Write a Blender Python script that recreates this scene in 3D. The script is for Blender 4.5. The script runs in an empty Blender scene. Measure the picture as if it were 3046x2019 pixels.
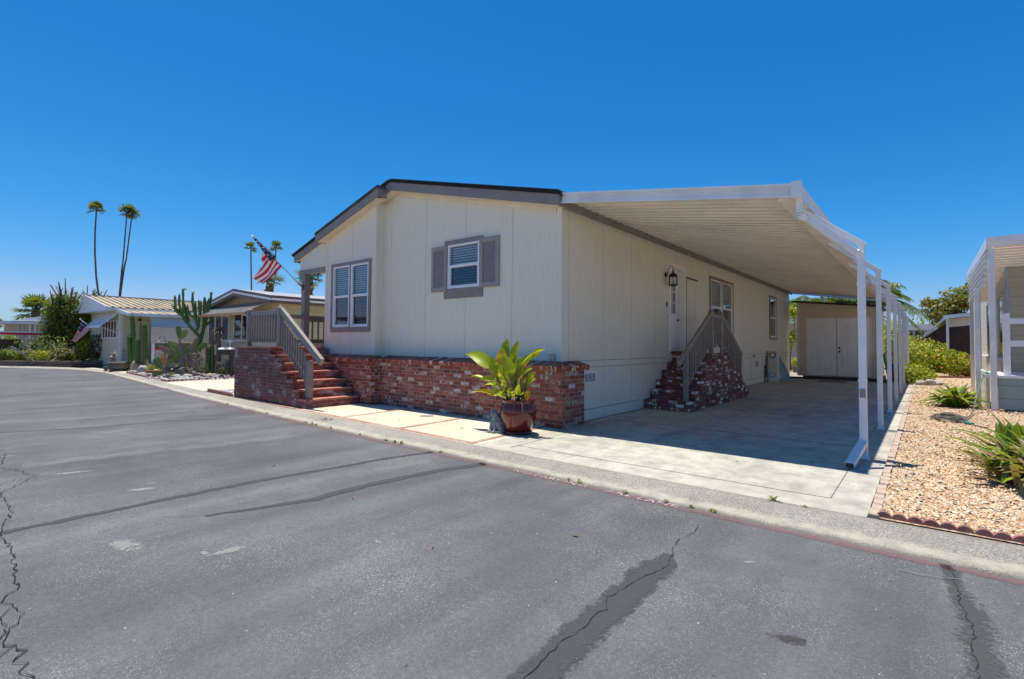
import bpy, math, random
import numpy as np
from mathutils import Vector, Matrix, noise as mnoise

# ------------------------------------------------------------------ camera, sky, sun, exposure
scn = bpy.context.scene
COL = scn.collection
EYE = 1.5
def set_camera():
    yaw, pitch, roll = (math.radians(a) for a in (39.4538, 1.87128, 0.47287))
    f = Vector((-math.sin(yaw)*math.cos(pitch), math.cos(yaw)*math.cos(pitch), math.sin(pitch)))
    r = Vector((math.cos(yaw), math.sin(yaw), 0)); u = r.cross(f)
    r2 = r*math.cos(roll)+u*math.sin(roll); u2 = u*math.cos(roll)-r*math.sin(roll)
    cd = bpy.data.cameras.new('camera'); cam = bpy.data.objects.new('camera', cd); COL.objects.link(cam)
    cam.matrix_world = Matrix(((r2.x,u2.x,-f.x,0),(r2.y,u2.y,-f.y,0),(r2.z,u2.z,-f.z,EYE),(0,0,0,1)))
    cd.sensor_width = 36; cd.sensor_fit = 'HORIZONTAL'; cd.lens = 36*1497.118/3046
    cd.shift_x = 0; cd.shift_y = -37.68/3046
    cd.clip_start = 0.05; cd.clip_end = 2000
    scn.camera = cam
set_camera()
SUN_DIR = Vector((-0.19, 0.06, 1.0)).normalized()          # towards the sun
elev = math.asin(SUN_DIR.z); azim = math.atan2(SUN_DIR.x, SUN_DIR.y)
W = bpy.data.worlds.new('World'); scn.world = W; W.use_nodes = True
wn = W.node_tree.nodes; wl = W.node_tree.links
sky = wn.new('ShaderNodeTexSky'); sky.sky_type = 'NISHITA'; sky.sun_disc = False
sky.sun_elevation = elev; sky.sun_rotation = azim
sky.altitude = 50; sky.air_density = 1.0; sky.dust_density = 0.4; sky.ozone_density = 4.0
sp = wn.new('ShaderNodeSeparateColor'); cb = wn.new('ShaderNodeCombineColor'); wl.new(sky.outputs[0], sp.inputs[0])
for ch, (pw, k) in enumerate(((2.72, 0.0363), (1.11, 0.468), (0.88, 1.0))):      # the deep blue of a dry, clear noon
    a = wn.new('ShaderNodeMath'); a.operation = 'POWER'; a.inputs[1].default_value = pw; wl.new(sp.outputs[ch], a.inputs[0])
    b = wn.new('ShaderNodeMath'); b.operation = 'MULTIPLY'; b.inputs[1].default_value = k; wl.new(a.outputs[0], b.inputs[0])
    c = wn.new('ShaderNodeMath'); c.operation = 'MINIMUM'; c.inputs[1].default_value = (2.3, 4.0, 6.2)[ch]; wl.new(b.outputs[0], c.inputs[0]); wl.new(c.outputs[0], cb.inputs[ch])
wl.new(cb.outputs[0], wn['Background'].inputs[0]); wn['Background'].inputs[1].default_value = 0.10
sd = bpy.data.lights.new('sun', 'SUN'); sd.energy = 3.8; sd.angle = math.radians(0.5); sd.color = (1.0, 0.95, 0.87)
so = bpy.data.objects.new('sun', sd); COL.objects.link(so)
so.rotation_euler = SUN_DIR.to_track_quat('Z', 'Y').to_euler(); so.location = (0, 0, 30)
scn.view_settings.view_transform = 'Standard'; scn.view_settings.look = 'None'
scn.view_settings.gamma = 1; scn.view_settings.use_curve_mapping = False
scn.view_settings.exposure = 0.75
scn.cycles.max_bounces = 7; scn.cycles.diffuse_bounces = 6; scn.cycles.transparent_max_bounces = 24
scn.cycles.use_denoising = True

# ------------------------------------------------------------------ materials
MATS = {}
class NT:
    def __init__(s, name):
        s.m = bpy.data.materials.new(name); s.m.use_nodes = True
        s.t = s.m.node_tree; s.bsdf = s.t.nodes['Principled BSDF']; s.out = s.t.nodes['Material Output']
    def n(s, typ, props=None, **ins):
        nd = s.t.nodes.new('ShaderNode'+typ)
        for k, v in (props or {}).items(): setattr(nd, k, v)
        for k, v in ins.items():
            key = k.replace('_', ' ')
            if key.isdigit(): key = int(key)
            elif k.startswith('i') and k[1:].isdigit(): key = int(k[1:])
            s.set(nd.inputs[key], v)
        return nd
    def set(s, sock, v):
        if isinstance(v, bpy.types.NodeSocket): s.t.links.new(v, sock)
        elif isinstance(v, bpy.types.Node): s.t.links.new(v.outputs[0], sock)
        else:
            if sock.type == 'RGBA' and len(v) == 3: v = (*v, 1)
            sock.default_value = v
    def b(s, **k):
        for a, v in k.items(): s.set(s.bsdf.inputs[a.replace('_', ' ')], v)
    def math(s, op, a, b=0.0, c=0.0): return s.n('Math', {'operation': op}, i0=a, i1=b, i2=c).outputs[0]
    def ramp(s, fac, stops, interp='LINEAR'):
        r = s.n('ValToRGB', Fac=fac); e = r.color_ramp; e.interpolation = interp
        while len(e.elements) > 1: e.elements.remove(e.elements[-1])
        for i, (p, c) in enumerate(stops):
            if not hasattr(c, '__len__'): c = (c, c, c)
            el = e.elements[0] if i == 0 else e.elements.new(p)
            el.position = p; el.color = (*c, 1)
        return r.outputs[0]
    def mix(s, fac, a, b, mode='MIX'):
        nd = s.t.nodes.new('ShaderNodeMix'); nd.data_type = 'RGBA'; nd.blend_type = mode
        s.set(nd.inputs[0], fac); s.set(nd.inputs[6], a); s.set(nd.inputs[7], b)
        return nd.outputs[2]
    def noise(s, scale, detail=4, rough=0.55, vec=None, out='Fac', dist=0.0):
        nd = s.n('TexNoise', Scale=scale, Detail=detail, Roughness=rough, Distortion=dist)
        s.set(nd.inputs['Vector'], vec if vec is not None else s.obj())
        return nd.outputs[out]
    def obj(s):
        if not hasattr(s, '_tc'): s._tc = s.n('TexCoord')
        return s._tc.outputs['Object']
    def uv(s):
        s.obj(); return s._tc.outputs['UV']
    def map(s, vec, scale=(1,1,1), loc=(0,0,0), rot=(0,0,0)):
        return s.n('Mapping', Vector=vec, Scale=scale, Location=loc, Rotation=rot).outputs[0]
    def sep(s, vec): return s.n('SeparateXYZ', Vector=vec).outputs
    def rnd(s, name='rnd'): return s.n('Attribute', {'attribute_name': name}).outputs['Fac']
    def bump(s, h, strength=0.3, dist=0.01):
        nd = s.n('Bump', Strength=strength, Distance=dist, Height=h); s.b(Normal=nd.outputs[0])
def material(name):
    def deco(fn):
        nt = NT(name); fn(nt); MATS[name] = nt.m
        return fn
    return deco
def paint(name, col, rough=0.5, var=0.12, scale=3.0, metal=0.0, bump=0.0, dirt=None):
    nt = NT(name)
    f = nt.noise(scale, 5, 0.6)
    d = dirt or tuple(c*(1-2.2*var) for c in col)
    c = nt.ramp(f, [(0.3, d), (0.62, col)])
    nt.b(Base_Color=c, Roughness=rough, Metallic=metal)
    if bump: nt.bump(nt.noise(scale*14, 4), bump, 0.004)
    MATS[name] = nt.m
    return nt.m

@material('siding')
def _(t):
    uv = t.uv(); x = t.sep(uv)
    fib = t.noise(1.0, 5, 0.65, t.map(uv, (70, 1.6, 1)))
    blot = t.noise(1.0, 4, 0.6, t.map(uv, (0.9, 0.35, 1)))
    c = t.mix(t.ramp(fib, [(0.3, 0.0), (0.7, 1.0)]), (0.64, 0.60, 0.49), (0.80, 0.765, 0.645))
    c = t.mix(t.ramp(blot, [(0.35, 0.0), (0.75, 0.5)]), c, (0.71, 0.67, 0.57))
    seam = t.math('LESS_THAN', t.math('FRACT', t.math('DIVIDE', t.math('ADD', x[0], 105.15), 1.3)), 0.008)
    c = t.mix(t.math('MULTIPLY', seam, 0.62), c, (0.16, 0.16, 0.16))
    g = t.math('LESS_THAN', t.math('FRACT', t.math('DIVIDE', x[0], 0.203)), 0.045)
    c = t.mix(t.math('MULTIPLY', g, 0.10), c, (0.2, 0.19, 0.17))
    t.b(Base_Color=c, Roughness=0.62)
    t.bump(t.math('SUBTRACT', t.math('MULTIPLY', fib, 0.5), t.math('ADD', seam, t.math('MULTIPLY', g, 0.25))), 0.35, 0.006)
def lap_material(name, col, pitch, shade=0.8):
    t = NT(name); x = t.sep(t.uv())
    fz = t.math('FRACT', t.math('DIVIDE', x[1], pitch))
    n = t.noise(1.0, 4, 0.6, t.map(t.uv(), (1.2, 8, 1)))
    c = t.mix(n, tuple(a*shade for a in col), col)
    line = t.math('LESS_THAN', fz, 0.05)
    c = t.mix(t.math('MULTIPLY', line, 0.55), c, tuple(a*0.3 for a in col))
    t.b(Base_Color=c, Roughness=0.55); t.bump(t.math('SUBTRACT', 1.0, fz), 0.6, 0.02)
    MATS[name] = t.m
lap_material('lap_cream', (0.50, 0.43, 0.27), 0.24)
lap_material('lap_cream_pale', (0.62, 0.60, 0.46), 0.22)
lap_material('lap_shed', (0.74, 0.63, 0.44), 0.15)
lap_material('lap_beige', (0.48, 0.42, 0.30), 0.26)
lap_material('lap_white', (0.72, 0.70, 0.62), 0.2)
lap_material('lap_green', (0.30, 0.40, 0.38), 0.3)
paint('taupe', (0.25, 0.215, 0.20), 0.55, 0.10, 4.0)
paint('taupe_rail', (0.27, 0.225, 0.20), 0.55, 0.12, 5.0)
paint('soffit', (0.74, 0.66, 0.50), 0.6, 0.06)
paint('white_paint', (0.76, 0.76, 0.75), 0.4, 0.05, 2.0)
paint('white_metal', (0.78, 0.79, 0.80), 0.35, 0.07, 2.5)
paint('pan_metal', (0.87, 0.81, 0.71), 0.45, 0.07, 1.2)
paint('vinyl', (0.80, 0.80, 0.80), 0.35, 0.03, 2.0)
paint('shutter', (0.33, 0.28, 0.255), 0.5, 0.08, 6.0)
paint('door_white', (0.86, 0.85, 0.85), 0.4, 0.04, 2.0)
paint('cream_paint', (0.72, 0.68, 0.57), 0.55, 0.06, 2.0)
paint('cream_yellow', (0.64, 0.61, 0.45), 0.55, 0.08, 1.0)  # a yellower cream paint
paint('black_metal', (0.025, 0.023, 0.02), 0.45, 0.2, 8.0)
paint('bronze', (0.05, 0.036, 0.02), 0.4, 0.3, 18.0, metal=0.5)
paint('dark_inside', (0.012, 0.013, 0.016), 0.8, 0.1)
paint('blind', (0.50, 0.55, 0.63), 0.5, 0.05)
paint('brown_wood', (0.050, 0.024, 0.022), 0.6, 0.25, 3.0)
paint('brown_trim', (0.17, 0.095, 0.07), 0.5, 0.15, 3.0)
paint('orange_trim', (0.62, 0.30, 0.14), 0.5, 0.1, 3.0)
paint('red_paint', (0.62, 0.03, 0.025), 0.45, 0.15, 3.0)
paint('pale_house', (0.46, 0.37, 0.36), 0.6, 0.08, 1.0)
paint('grey_house', (0.36, 0.39, 0.46), 0.55, 0.08, 1.0)
paint('tan_house', (0.42, 0.37, 0.29), 0.55, 0.1, 1.0)
paint('tin_white', (0.78, 0.78, 0.80), 0.35, 0.06, 1.0)
paint('tin_tan', (0.50, 0.40, 0.25), 0.45, 0.22, 0.8)
paint('tin_grey', (0.42, 0.40, 0.38), 0.45, 0.12, 1.5)
paint('terracotta', (0.34, 0.105, 0.05), 0.6, 0.2, 6.0)
paint('gutter_wood', (0.30, 0.27, 0.24), 0.6, 0.2, 6.0)
paint('grey_stone', (0.23, 0.23, 0.22), 0.7, 0.3, 14.0, bump=0.6)
paint('cat_stone', (0.30, 0.32, 0.32), 0.62, 0.32, 16.0, bump=0.7)
paint('white_stone', (0.44, 0.42, 0.38), 0.7, 0.2, 9.0, bump=0.7)
paint('tan_stone', (0.38, 0.28, 0.19), 0.75, 0.3, 9.0, bump=0.8)
paint('joint_grey', (0.17, 0.16, 0.14), 0.9, 0.2, 5.0)
paint('trim_line', (0.25, 0.23, 0.20), 0.7, 0.1)
paint('scallop_brick', (0.33, 0.15, 0.12), 0.75, 0.22, 14.0, bump=0.5)
paint('paver_brick', (0.50, 0.37, 0.28), 0.75, 0.22, 10.0, bump=0.5)
paint('rotten_wood', (0.17, 0.13, 0.10), 0.8, 0.3, 11.0, bump=0.8)
paint('dead_wood', (0.30, 0.235, 0.18), 0.8, 0.3, 8.0, bump=0.6)
paint('branch_pale', (0.45, 0.40, 0.32), 0.7, 0.2, 9.0)
paint('bark_palm', (0.155, 0.115, 0.085), 0.85, 0.3, 3.0, bump=0.5)
paint('bark', (0.12, 0.085, 0.06), 0.85, 0.3, 6.0, bump=0.6)
paint('hose', (0.16, 0.15, 0.13), 0.45, 0.15, 8.0)
paint('teal_plastic', (0.03, 0.25, 0.23), 0.4, 0.1)
paint('green_plastic', (0.02, 0.22, 0.10), 0.4, 0.1)
paint('blue_cloth', (0.30, 0.50, 0.62), 0.6, 0.12, 4.0)
paint('navy', (0.01, 0.05, 0.12), 0.5, 0.1)
paint('label_white', (0.75, 0.76, 0.78), 0.5, 0.05)
paint('label_ink', (0.02, 0.02, 0.025), 0.5, 0.05)
paint('ink_blue', (0.02, 0.16, 0.36), 0.5, 0.05)
paint('flag_red', (0.62, 0.014, 0.04), 0.75, 0.12, 5.0)
paint('flag_white', (0.86, 0.84, 0.85), 0.75, 0.08, 5.0)
paint('flag_blue', (0.018, 0.022, 0.10), 0.75, 0.1, 5.0)
paint('dry_soil', (0.27, 0.22, 0.16), 0.9, 0.2, 0.6, bump=0.4)
paint('pale_grit', (0.40, 0.34, 0.26), 0.9, 0.3, 9.0, bump=0.8)
paint('dark_plastic', (0.02, 0.02, 0.022), 0.4, 0.1)
paint('car_white', (0.62, 0.64, 0.68), 0.25, 0.05)

@material('shingle')
def _(t):
    br = t.n('TexBrick', Vector=t.map(t.obj(), (1, 1, 1)), Scale=1.0, Color1=(0.03, 0.03, 0.035, 1), Color2=(0.075, 0.07, 0.07, 1), Mortar=(0.008, 0.008, 0.008, 1))
    br.inputs['Brick Width'].default_value = 0.3; br.inputs['Row Height'].default_value = 0.14; br.inputs['Mortar Size'].default_value = 0.006
    t.b(Base_Color=br.outputs[0], Roughness=0.9); t.bump(t.noise(90, 3), 0.5, 0.005)

def brick_material(name, reds, white, white_amt, mortar, seed=0.0, dark=0.25, streak=0.0):
    """bricks whose paint has half worn off; 'rnd' is one number per brick"""
    t = NT(name); r = t.rnd(); r2 = t.math('FRACT', t.math('MULTIPLY', r, 7.31)); r3 = t.math('FRACT', t.math('MULTIPLY', r, 23.7))
    c = t.ramp(r, [(0.0, reds[0]), (0.45, reds[1]), (0.8, reds[2]), (1.0, reds[3])])
    n1 = t.noise(17, 6, 0.72); n2 = t.noise(75, 4, 0.75)
    c = t.mix(t.math('MULTIPLY', t.ramp(n1, [(0.35, 1.0), (0.55, 0.0)]), dark), c, (0.03, 0.012, 0.01))
    mixed = t.math('ADD', t.math('MULTIPLY', n1, 0.6), t.math('MULTIPLY', n2, 0.4))
    c = t.mix(t.math('MULTIPLY', t.ramp(t.noise(9, 5, 0.7), [(0.42, 0.0), (0.62, 1.0)]), t.math('MULTIPLY', r3, 0.32)), c, tuple(0.55*a+0.45*b for a, b in zip(reds[3], white)))
    thr = t.math('SUBTRACT', 0.68, t.math('MULTIPLY', t.math('POWER', r2, 1.6), white_amt))
    wf = t.math('MULTIPLY', t.ramp(t.math('SUBTRACT', mixed, thr), [(0.0, 0.0), (0.07, 1.0)]), t.ramp(n2, [(0.3, 0.55), (0.5, 1.0)]))
    if streak:
        bl = t.noise(2.2, 4, 0.7, t.map(t.obj(), (1, 1, 2.4)))
        wf = t.math('MAXIMUM', wf, t.math('MULTIPLY', t.ramp(t.math('ADD', bl, t.math('MULTIPLY', n2, 0.25)), [(0.66, 0.0), (0.80, 1.0)]), streak))
    c = t.mix(wf, c, white)
    t.b(Base_Color=c, Roughness=0.8); t.bump(mixed, 0.7, 0.012)
    MATS[name] = t.m
    t = NT(name+'_mortar')
    t.b(Base_Color=t.ramp(t.noise(25, 5, 0.7), [(0.3, tuple(a*0.6 for a in mortar)), (0.7, mortar)]), Roughness=0.95); t.bump(t.noise(70, 4), 0.7, 0.01)
    MATS[name+'_mortar'] = t.m
brick_material('brick_front', [(0.17,0.030,0.018), (0.28,0.055,0.028), (0.36,0.082,0.042), (0.40,0.15,0.10)], (0.66,0.57,0.52), 0.24, (0.40,0.34,0.29), dark=0.45)
brick_material('brick_deck', [(0.14,0.026,0.020), (0.20,0.036,0.025), (0.25,0.048,0.03), (0.23,0.065,0.05)], (0.50,0.47,0.47), 0.10, (0.34,0.25,0.22), streak=0.8)
brick_material('brick_side', [(0.11,0.024,0.018), (0.21,0.045,0.032), (0.29,0.065,0.045), (0.27,0.09,0.07)], (0.80,0.76,0.75), 0.27, (0.10,0.065,0.06), dark=0.4)
brick_material('tread_brick', [(0.44,0.15,0.10), (0.52,0.19,0.13), (0.55,0.23,0.16), (0.48,0.22,0.16)], (0.6,0.5,0.45), 0.12, (0.40,0.32,0.27), dark=0.12)
brick_material('band_brick', [(0.34,0.15,0.10), (0.42,0.20,0.14), (0.46,0.25,0.19), (0.40,0.26,0.20)], (0.6,0.5,0.42), 0.2, (0.40,0.32,0.27), dark=0.2)
brick_material('planter_block', [(0.13,0.085,0.065), (0.19,0.13,0.10), (0.24,0.17,0.13), (0.16,0.12,0.10)], (0.42,0.38,0.33), 0.12, (0.07,0.05,0.045))

def glass(name, tint):
    t = NT(name); MATS[name] = t.m
    fr = t.n('Fresnel', IOR=1.5)
    g = t.n('BsdfGlossy', Color=(0.9, 0.95, 1, 1), Roughness=0.02)
    tr = t.n('BsdfTransparent', Color=(*tint, 1))
    mx = t.n('MixShader', i0=t.math('MULTIPLY', t.math('MULTIPLY', fr.outputs[0], 1.6), t.math('SUBTRACT', 1.0, t.n('NewGeometry').outputs['Backfacing'])), i1=tr.outputs[0], i2=g.outputs[0])
    t.t.links.new(mx.outputs[0], t.out.inputs[0])
glass('glass', (0.90, 0.93, 0.96)); glass('screened_glass', (0.60, 0.62, 0.65))

@material('asphalt')
def _(t):
    o = t.obj()
    big = t.noise(0.35, 5, 0.6); mid = t.noise(2.2, 6, 0.7); fine = t.noise(170, 3, 0.7); gr = t.noise(48, 5, 0.85)
    band = t.noise(1.0, 5, 0.6, t.map(o, (1.5, 0.16, 1)))
    c = t.ramp(t.math('ADD', t.math('MULTIPLY', big, 0.45), t.math('MULTIPLY', band, 0.55)), [(0.38, (0.074, 0.075, 0.078)), (0.62, (0.158, 0.158, 0.160))])
    c = t.mix(t.ramp(mid, [(0.30, 0.5), (0.62, 0.0)]), c, (0.085, 0.088, 0.093))
    c = t.mix(t.ramp(gr, [(0.36, 0.55), (0.54, 0.0)]), c, (0.065, 0.067, 0.07))
    c = t.mix(t.ramp(gr, [(0.56, 0.0), (0.72, 0.38)]), c, (0.24, 0.235, 0.23))
    dens = t.ramp(t.noise(0.8, 5, 0.65), [(0.36, 0.10), (0.66, 0.36)])
    for k, (sc, wt) in enumerate(((80, 0.42), (150, 0.45))):
        vo = t.n('TexVoronoi', Vector=t.map(o, (sc, sc, sc)), Scale=1.0)
        spk = t.math('MULTIPLY', t.math('LESS_THAN', vo.outputs['Distance'], dens), t.math('GREATER_THAN', t.sep(vo.outputs['Color'])[0], 0.5))
        c = t.mix(t.math('MULTIPLY', spk, wt), c, (0.50, 0.47, 0.41))
    vo2 = t.n('TexVoronoi', Vector=t.map(o, (17, 17, 17)), Scale=1.0)
    s2 = t.math('MULTIPLY', t.math('LESS_THAN', vo2.outputs['Distance'], t.math('MULTIPLY', t.sep(vo2.outputs['Color'])[0], 0.11)), t.math('GREATER_THAN', t.sep(vo2.outputs['Color'])[1], 0.86))
    c = t.mix(t.math('MULTIPLY', s2, 0.8), c, (0.50, 0.46, 0.38))
    d2 = t.math('MULTIPLY', t.math('LESS_THAN', vo2.outputs['Distance'], 0.12), t.math('LESS_THAN', t.sep(vo2.outputs['Color'])[1], 0.05))
    c = t.mix(t.math('MULTIPLY', d2, 0.8), c, (0.03, 0.03, 0.03))
    t.b(Base_Color=c, Roughness=0.88, Specular_IOR_Level=0.2)
    t.bump(t.math('ADD', gr, t.math('MULTIPLY', fine, 0.5)), 0.5, 0.008)

def ragged(name, col, edge=0.28, amt=0.8, scale=5.0, rough=0.9, fine=40, grain=0.5):
    """a stain or patch on a strip whose UV v runs across it (0..1): the edge breaks up"""
    t = NT(name); x = t.sep(t.uv())
    d = t.math('SUBTRACT', 0.5, t.math('ABSOLUTE', t.math('SUBTRACT', x[1], 0.5)))
    n = t.noise(scale, 6, 0.7); n2 = t.noise(fine, 4, 0.7)
    k = t.math('SUBTRACT', t.math('ADD', d, t.math('MULTIPLY', t.math('SUBTRACT', n, 0.5), 0.9)), t.math('MULTIPLY', t.math('SUBTRACT', n2, 0.5), -grain))
    a = t.math('MULTIPLY', t.ramp(k, [(edge-0.10, 0.0), (edge+0.10, 1.0)]), amt)
    t.b(Base_Color=t.mix(n2, tuple(c*0.7 for c in col), tuple(c*1.25 for c in col)), Roughness=rough, Alpha=a)
    t.bump(n2, 0.4, 0.004)
    MATS[name] = t.m
ragged('sealer', (0.056, 0.056, 0.058), 0.10, 0.90, 6.0)
ragged('sealer_worn', (0.068, 0.067, 0.066), 0.30, 0.75, 7.0, grain=1.0)
ragged('seam_dark', (0.06, 0.06, 0.064), 0.2, 0.75, 2.0)
ragged('chip', (0.36, 0.35, 0.32), 0.17, 0.55, 14.0, grain=1.2)
ragged('oil', (0.05, 0.045, 0.042), 0.28, 0.75, 9.0, grain=0.8)
ragged('scuff', (0.26, 0.262, 0.268), 0.36, 0.42, 3.0, grain=0.8)
ragged('tyre_stain', (0.10, 0.10, 0.105), 0.47, 0.55, 2.0, grain=0.7)
ragged('crack', (0.008, 0.008, 0.008), 0.02, 1.0, 30.0)
ragged('red_stripe', (0.22, 0.125, 0.115), 0.16, 0.58, 9.0, grain=1.0)
ragged('stripe_white', (0.62, 0.52, 0.50), -0.3, 0.85, 9.0, grain=1.4)

@material('concrete')
def _(t):
    big = t.noise(0.55, 6, 0.65); mid = t.noise(3.5, 6, 0.7); fine = t.noise(120, 3, 0.7)
    c = t.ramp(big, [(0.28, (0.31, 0.286, 0.225)), (0.5, (0.47, 0.435, 0.345)), (0.75, (0.55, 0.51, 0.415))])
    c = t.mix(t.ramp(mid, [(0.30, 0.8), (0.56, 0.0)]), c, (0.23, 0.22, 0.19))
    sp = t.noise(26, 4, 0.8)
    c = t.mix(t.ramp(sp, [(0.66, 0.0), (0.72, 0.5)]), c, (0.17, 0.16, 0.15))
    st = t.noise(1.0, 5, 0.65, t.map(t.obj(), (2.6, 0.5, 1)))
    c = t.mix(t.ramp(st, [(0.47, 0.0), (0.75, 0.6)]), c, (0.22, 0.21, 0.19))
    t.b(Base_Color=c, Roughness=0.88); t.bump(t.math('ADD', fine, mid), 0.3, 0.005)
@material('walk_concrete')
def _(t):
    big = t.noise(0.9, 5, 0.6); st = t.noise(1.0, 5, 0.65, t.map(t.obj(), (0.7, 6, 1), rot=(0, 0, 0.25)))
    c = t.ramp(big, [(0.3, (0.52, 0.42, 0.29)), (0.7, (0.62, 0.55, 0.41))])
    c = t.mix(t.ramp(st, [(0.45, 0.0), (0.75, 0.45)]), c, (0.66, 0.58, 0.46))
    sp = t.noise(32, 4, 0.8)
    c = t.mix(t.ramp(sp, [(0.68, 0.0), (0.74, 0.6)]), c, (0.22, 0.19, 0.15))
    t.b(Base_Color=c, Roughness=0.88); t.bump(t.noise(90, 4), 0.3, 0.004)
@material('gutter_concrete')
def _(t):
    big = t.noise(0.8, 5, 0.6); fine = t.noise(70, 5, 0.8); mid = t.noise(7, 6, 0.75)
    c = t.ramp(big, [(0.3, (0.33, 0.30, 0.24)), (0.7, (0.50, 0.46, 0.38))])
    c = t.mix(t.ramp(fine, [(0.42, 0.85), (0.58, 0.0)]), c, (0.14, 0.125, 0.105))
    vo = t.n('TexVoronoi', Vector=t.map(t.obj(), (60, 60, 60)), Scale=1.0)
    c = t.mix(t.math('MULTIPLY', t.math('LESS_THAN', vo.outputs['Distance'], 0.3), 0.5), c, (0.60, 0.55, 0.46))
    c = t.mix(t.ramp(mid, [(0.34, 0.45), (0.5, 0.0)]), c, (0.17, 0.16, 0.15))
    x = t.sep(t.uv())[1]; wig = t.noise(3.0, 6, 0.75)
    lip = t.ramp(t.math('ADD', x, t.math('MULTIPLY', t.math('SUBTRACT', wig, 0.5), 0.45)), [(0.10, 0.0), (0.2, 0.85), (0.36, 0.85), (0.46, 0.0)])
    c = t.mix(t.math('MULTIPLY', lip, t.ramp(mid, [(0.35, 0.15), (0.6, 0.9)])), c, (0.52, 0.46, 0.35))
    c = t.mix(t.ramp(t.math('ADD', x, t.math('MULTIPLY', t.math('SUBTRACT', wig, 0.5), 0.25)), [(0.02, 0.7), (0.10, 0.0)]), c, (0.12, 0.10, 0.08))
    t.b(Base_Color=c, Roughness=0.92); t.bump(t.math('ADD', fine, t.math('MULTIPLY', mid, 1.5)), 0.9, 0.012)
@material('pebble')
def _(t):
    r = t.rnd()
    c = t.ramp(r, [(0.0, (0.30, 0.14, 0.07)), (0.22, (0.54, 0.30, 0.14)), (0.45, (0.64, 0.43, 0.23)), (0.7, (0.70, 0.55, 0.35)), (0.9, (0.74, 0.65, 0.50)), (1.0, (0.46, 0.38, 0.31))])
    t.b(Base_Color=t.mix(t.math('MULTIPLY', t.noise(60, 3), 0.4), c, (0.35, 0.22, 0.13)), Roughness=0.7)
@material('grey_pebble')
def _(t):
    c = t.ramp(t.rnd(), [(0.0, (0.16, 0.16, 0.17)), (0.5, (0.35, 0.35, 0.34)), (1.0, (0.58, 0.57, 0.54))])
    t.b(Base_Color=c, Roughness=0.75)
@material('gravel_bed')
def _(t):
    vo = t.n('TexVoronoi', Vector=t.map(t.obj(), (26, 30, 26)), Scale=1.0)
    c = t.ramp(t.sep(vo.outputs['Color'])[0], [(0.0, (0.34, 0.17, 0.09)), (0.4, (0.56, 0.35, 0.20)), (0.75, (0.64, 0.50, 0.34)), (1.0, (0.68, 0.62, 0.52))])
    c = t.mix(t.ramp(vo.outputs['Distance'], [(0.35, 0.0), (0.6, 0.6)]), c, (0.26, 0.15, 0.08))
    t.b(Base_Color=c, Roughness=0.85); t.bump(t.math('SUBTRACT', 1.0, vo.outputs['Distance']), 1.0, 0.03)

def leafy(name, cols, trans=0.3, rough=0.45, spec=0.4):
    t = NT(name); r = t.rnd()
    c = t.ramp(r, [(i/(len(cols)-1), col) for i, col in enumerate(cols)])
    t.b(Base_Color=c, Roughness=rough, Specular_IOR_Level=spec)
    tl = t.n('BsdfTranslucent', Color=t.mix(0.5, c, (0.55, 0.60, 0.05), 'MIX'))
    mx = t.n('MixShader', i0=trans, i1=t.bsdf.outputs[0], i2=tl.outputs[0])
    t.t.links.new(mx.outputs[0], t.out.inputs[0])
    MATS[name] = t.m
leafy('leaf_dark', [(0.022,0.050,0.013), (0.05,0.105,0.02), (0.10,0.17,0.03), (0.06,0.07,0.025)])
leafy('leaf_mid', [(0.045,0.085,0.015), (0.11,0.18,0.022), (0.20,0.26,0.03), (0.13,0.12,0.03)])
leafy('leaf_yellow', [(0.13,0.19,0.012), (0.30,0.36,0.015), (0.46,0.47,0.02), (0.30,0.24,0.02)])
leafy('leaf_olive', [(0.07,0.09,0.02), (0.17,0.19,0.03), (0.30,0.27,0.05), (0.24,0.12,0.05)])
leafy('leaf_rust', [(0.16,0.14,0.04), (0.32,0.22,0.07), (0.38,0.22,0.08), (0.40,0.11,0.05)])
leafy('leaf_deep', [(0.010,0.017,0.008), (0.022,0.035,0.012), (0.035,0.05,0.015)], 0.15)  # darkest greens, for the dense hedge and low plants
leafy('leaf_tip', [(0.11,0.085,0.055), (0.16,0.12,0.08)], 0.15)
leafy('palm_leaf', [(0.045,0.085,0.022), (0.09,0.15,0.035), (0.16,0.20,0.05)], 0.25)
leafy('palm_dead', [(0.16,0.10,0.05), (0.24,0.16,0.08)], 0.15)
leafy('paddle_green', [(0.24,0.36,0.012), (0.46,0.54,0.02), (0.66,0.66,0.035)], 0.55, 0.42)
leafy('paddle_yellow', [(0.70,0.45,0.02), (0.62,0.52,0.025), (0.72,0.35,0.03)], 0.45, 0.4)
leafy('stem_green', [(0.14,0.17,0.03), (0.22,0.20,0.05)], 0.1)
leafy('dead_leaf', [(0.10,0.07,0.05), (0.20,0.13,0.08), (0.06,0.045,0.04)], 0.1)
leafy('agave', [(0.07,0.15,0.018), (0.15,0.25,0.025), (0.30,0.35,0.035)], 0.3, 0.4)
leafy('agave_brown', [(0.26,0.12,0.07), (0.23,0.16,0.06), (0.36,0.19,0.11)], 0.2, 0.5)
leafy('cactus', [(0.035,0.095,0.015), (0.075,0.155,0.022), (0.13,0.20,0.03)], 0.0, 0.55)
leafy('cactus_old', [(0.10,0.10,0.04), (0.17,0.145,0.07), (0.22,0.16,0.10)], 0.0, 0.7)
leafy('pear_pad', [(0.08,0.14,0.04), (0.14,0.21,0.055), (0.24,0.28,0.07)], 0.0, 0.6)
leafy('weed', [(0.12,0.16,0.03), (0.22,0.20,0.05)], 0.3)
leafy('flower_red', [(0.5,0.05,0.02), (0.5,0.18,0.03)], 0.2)

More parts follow.
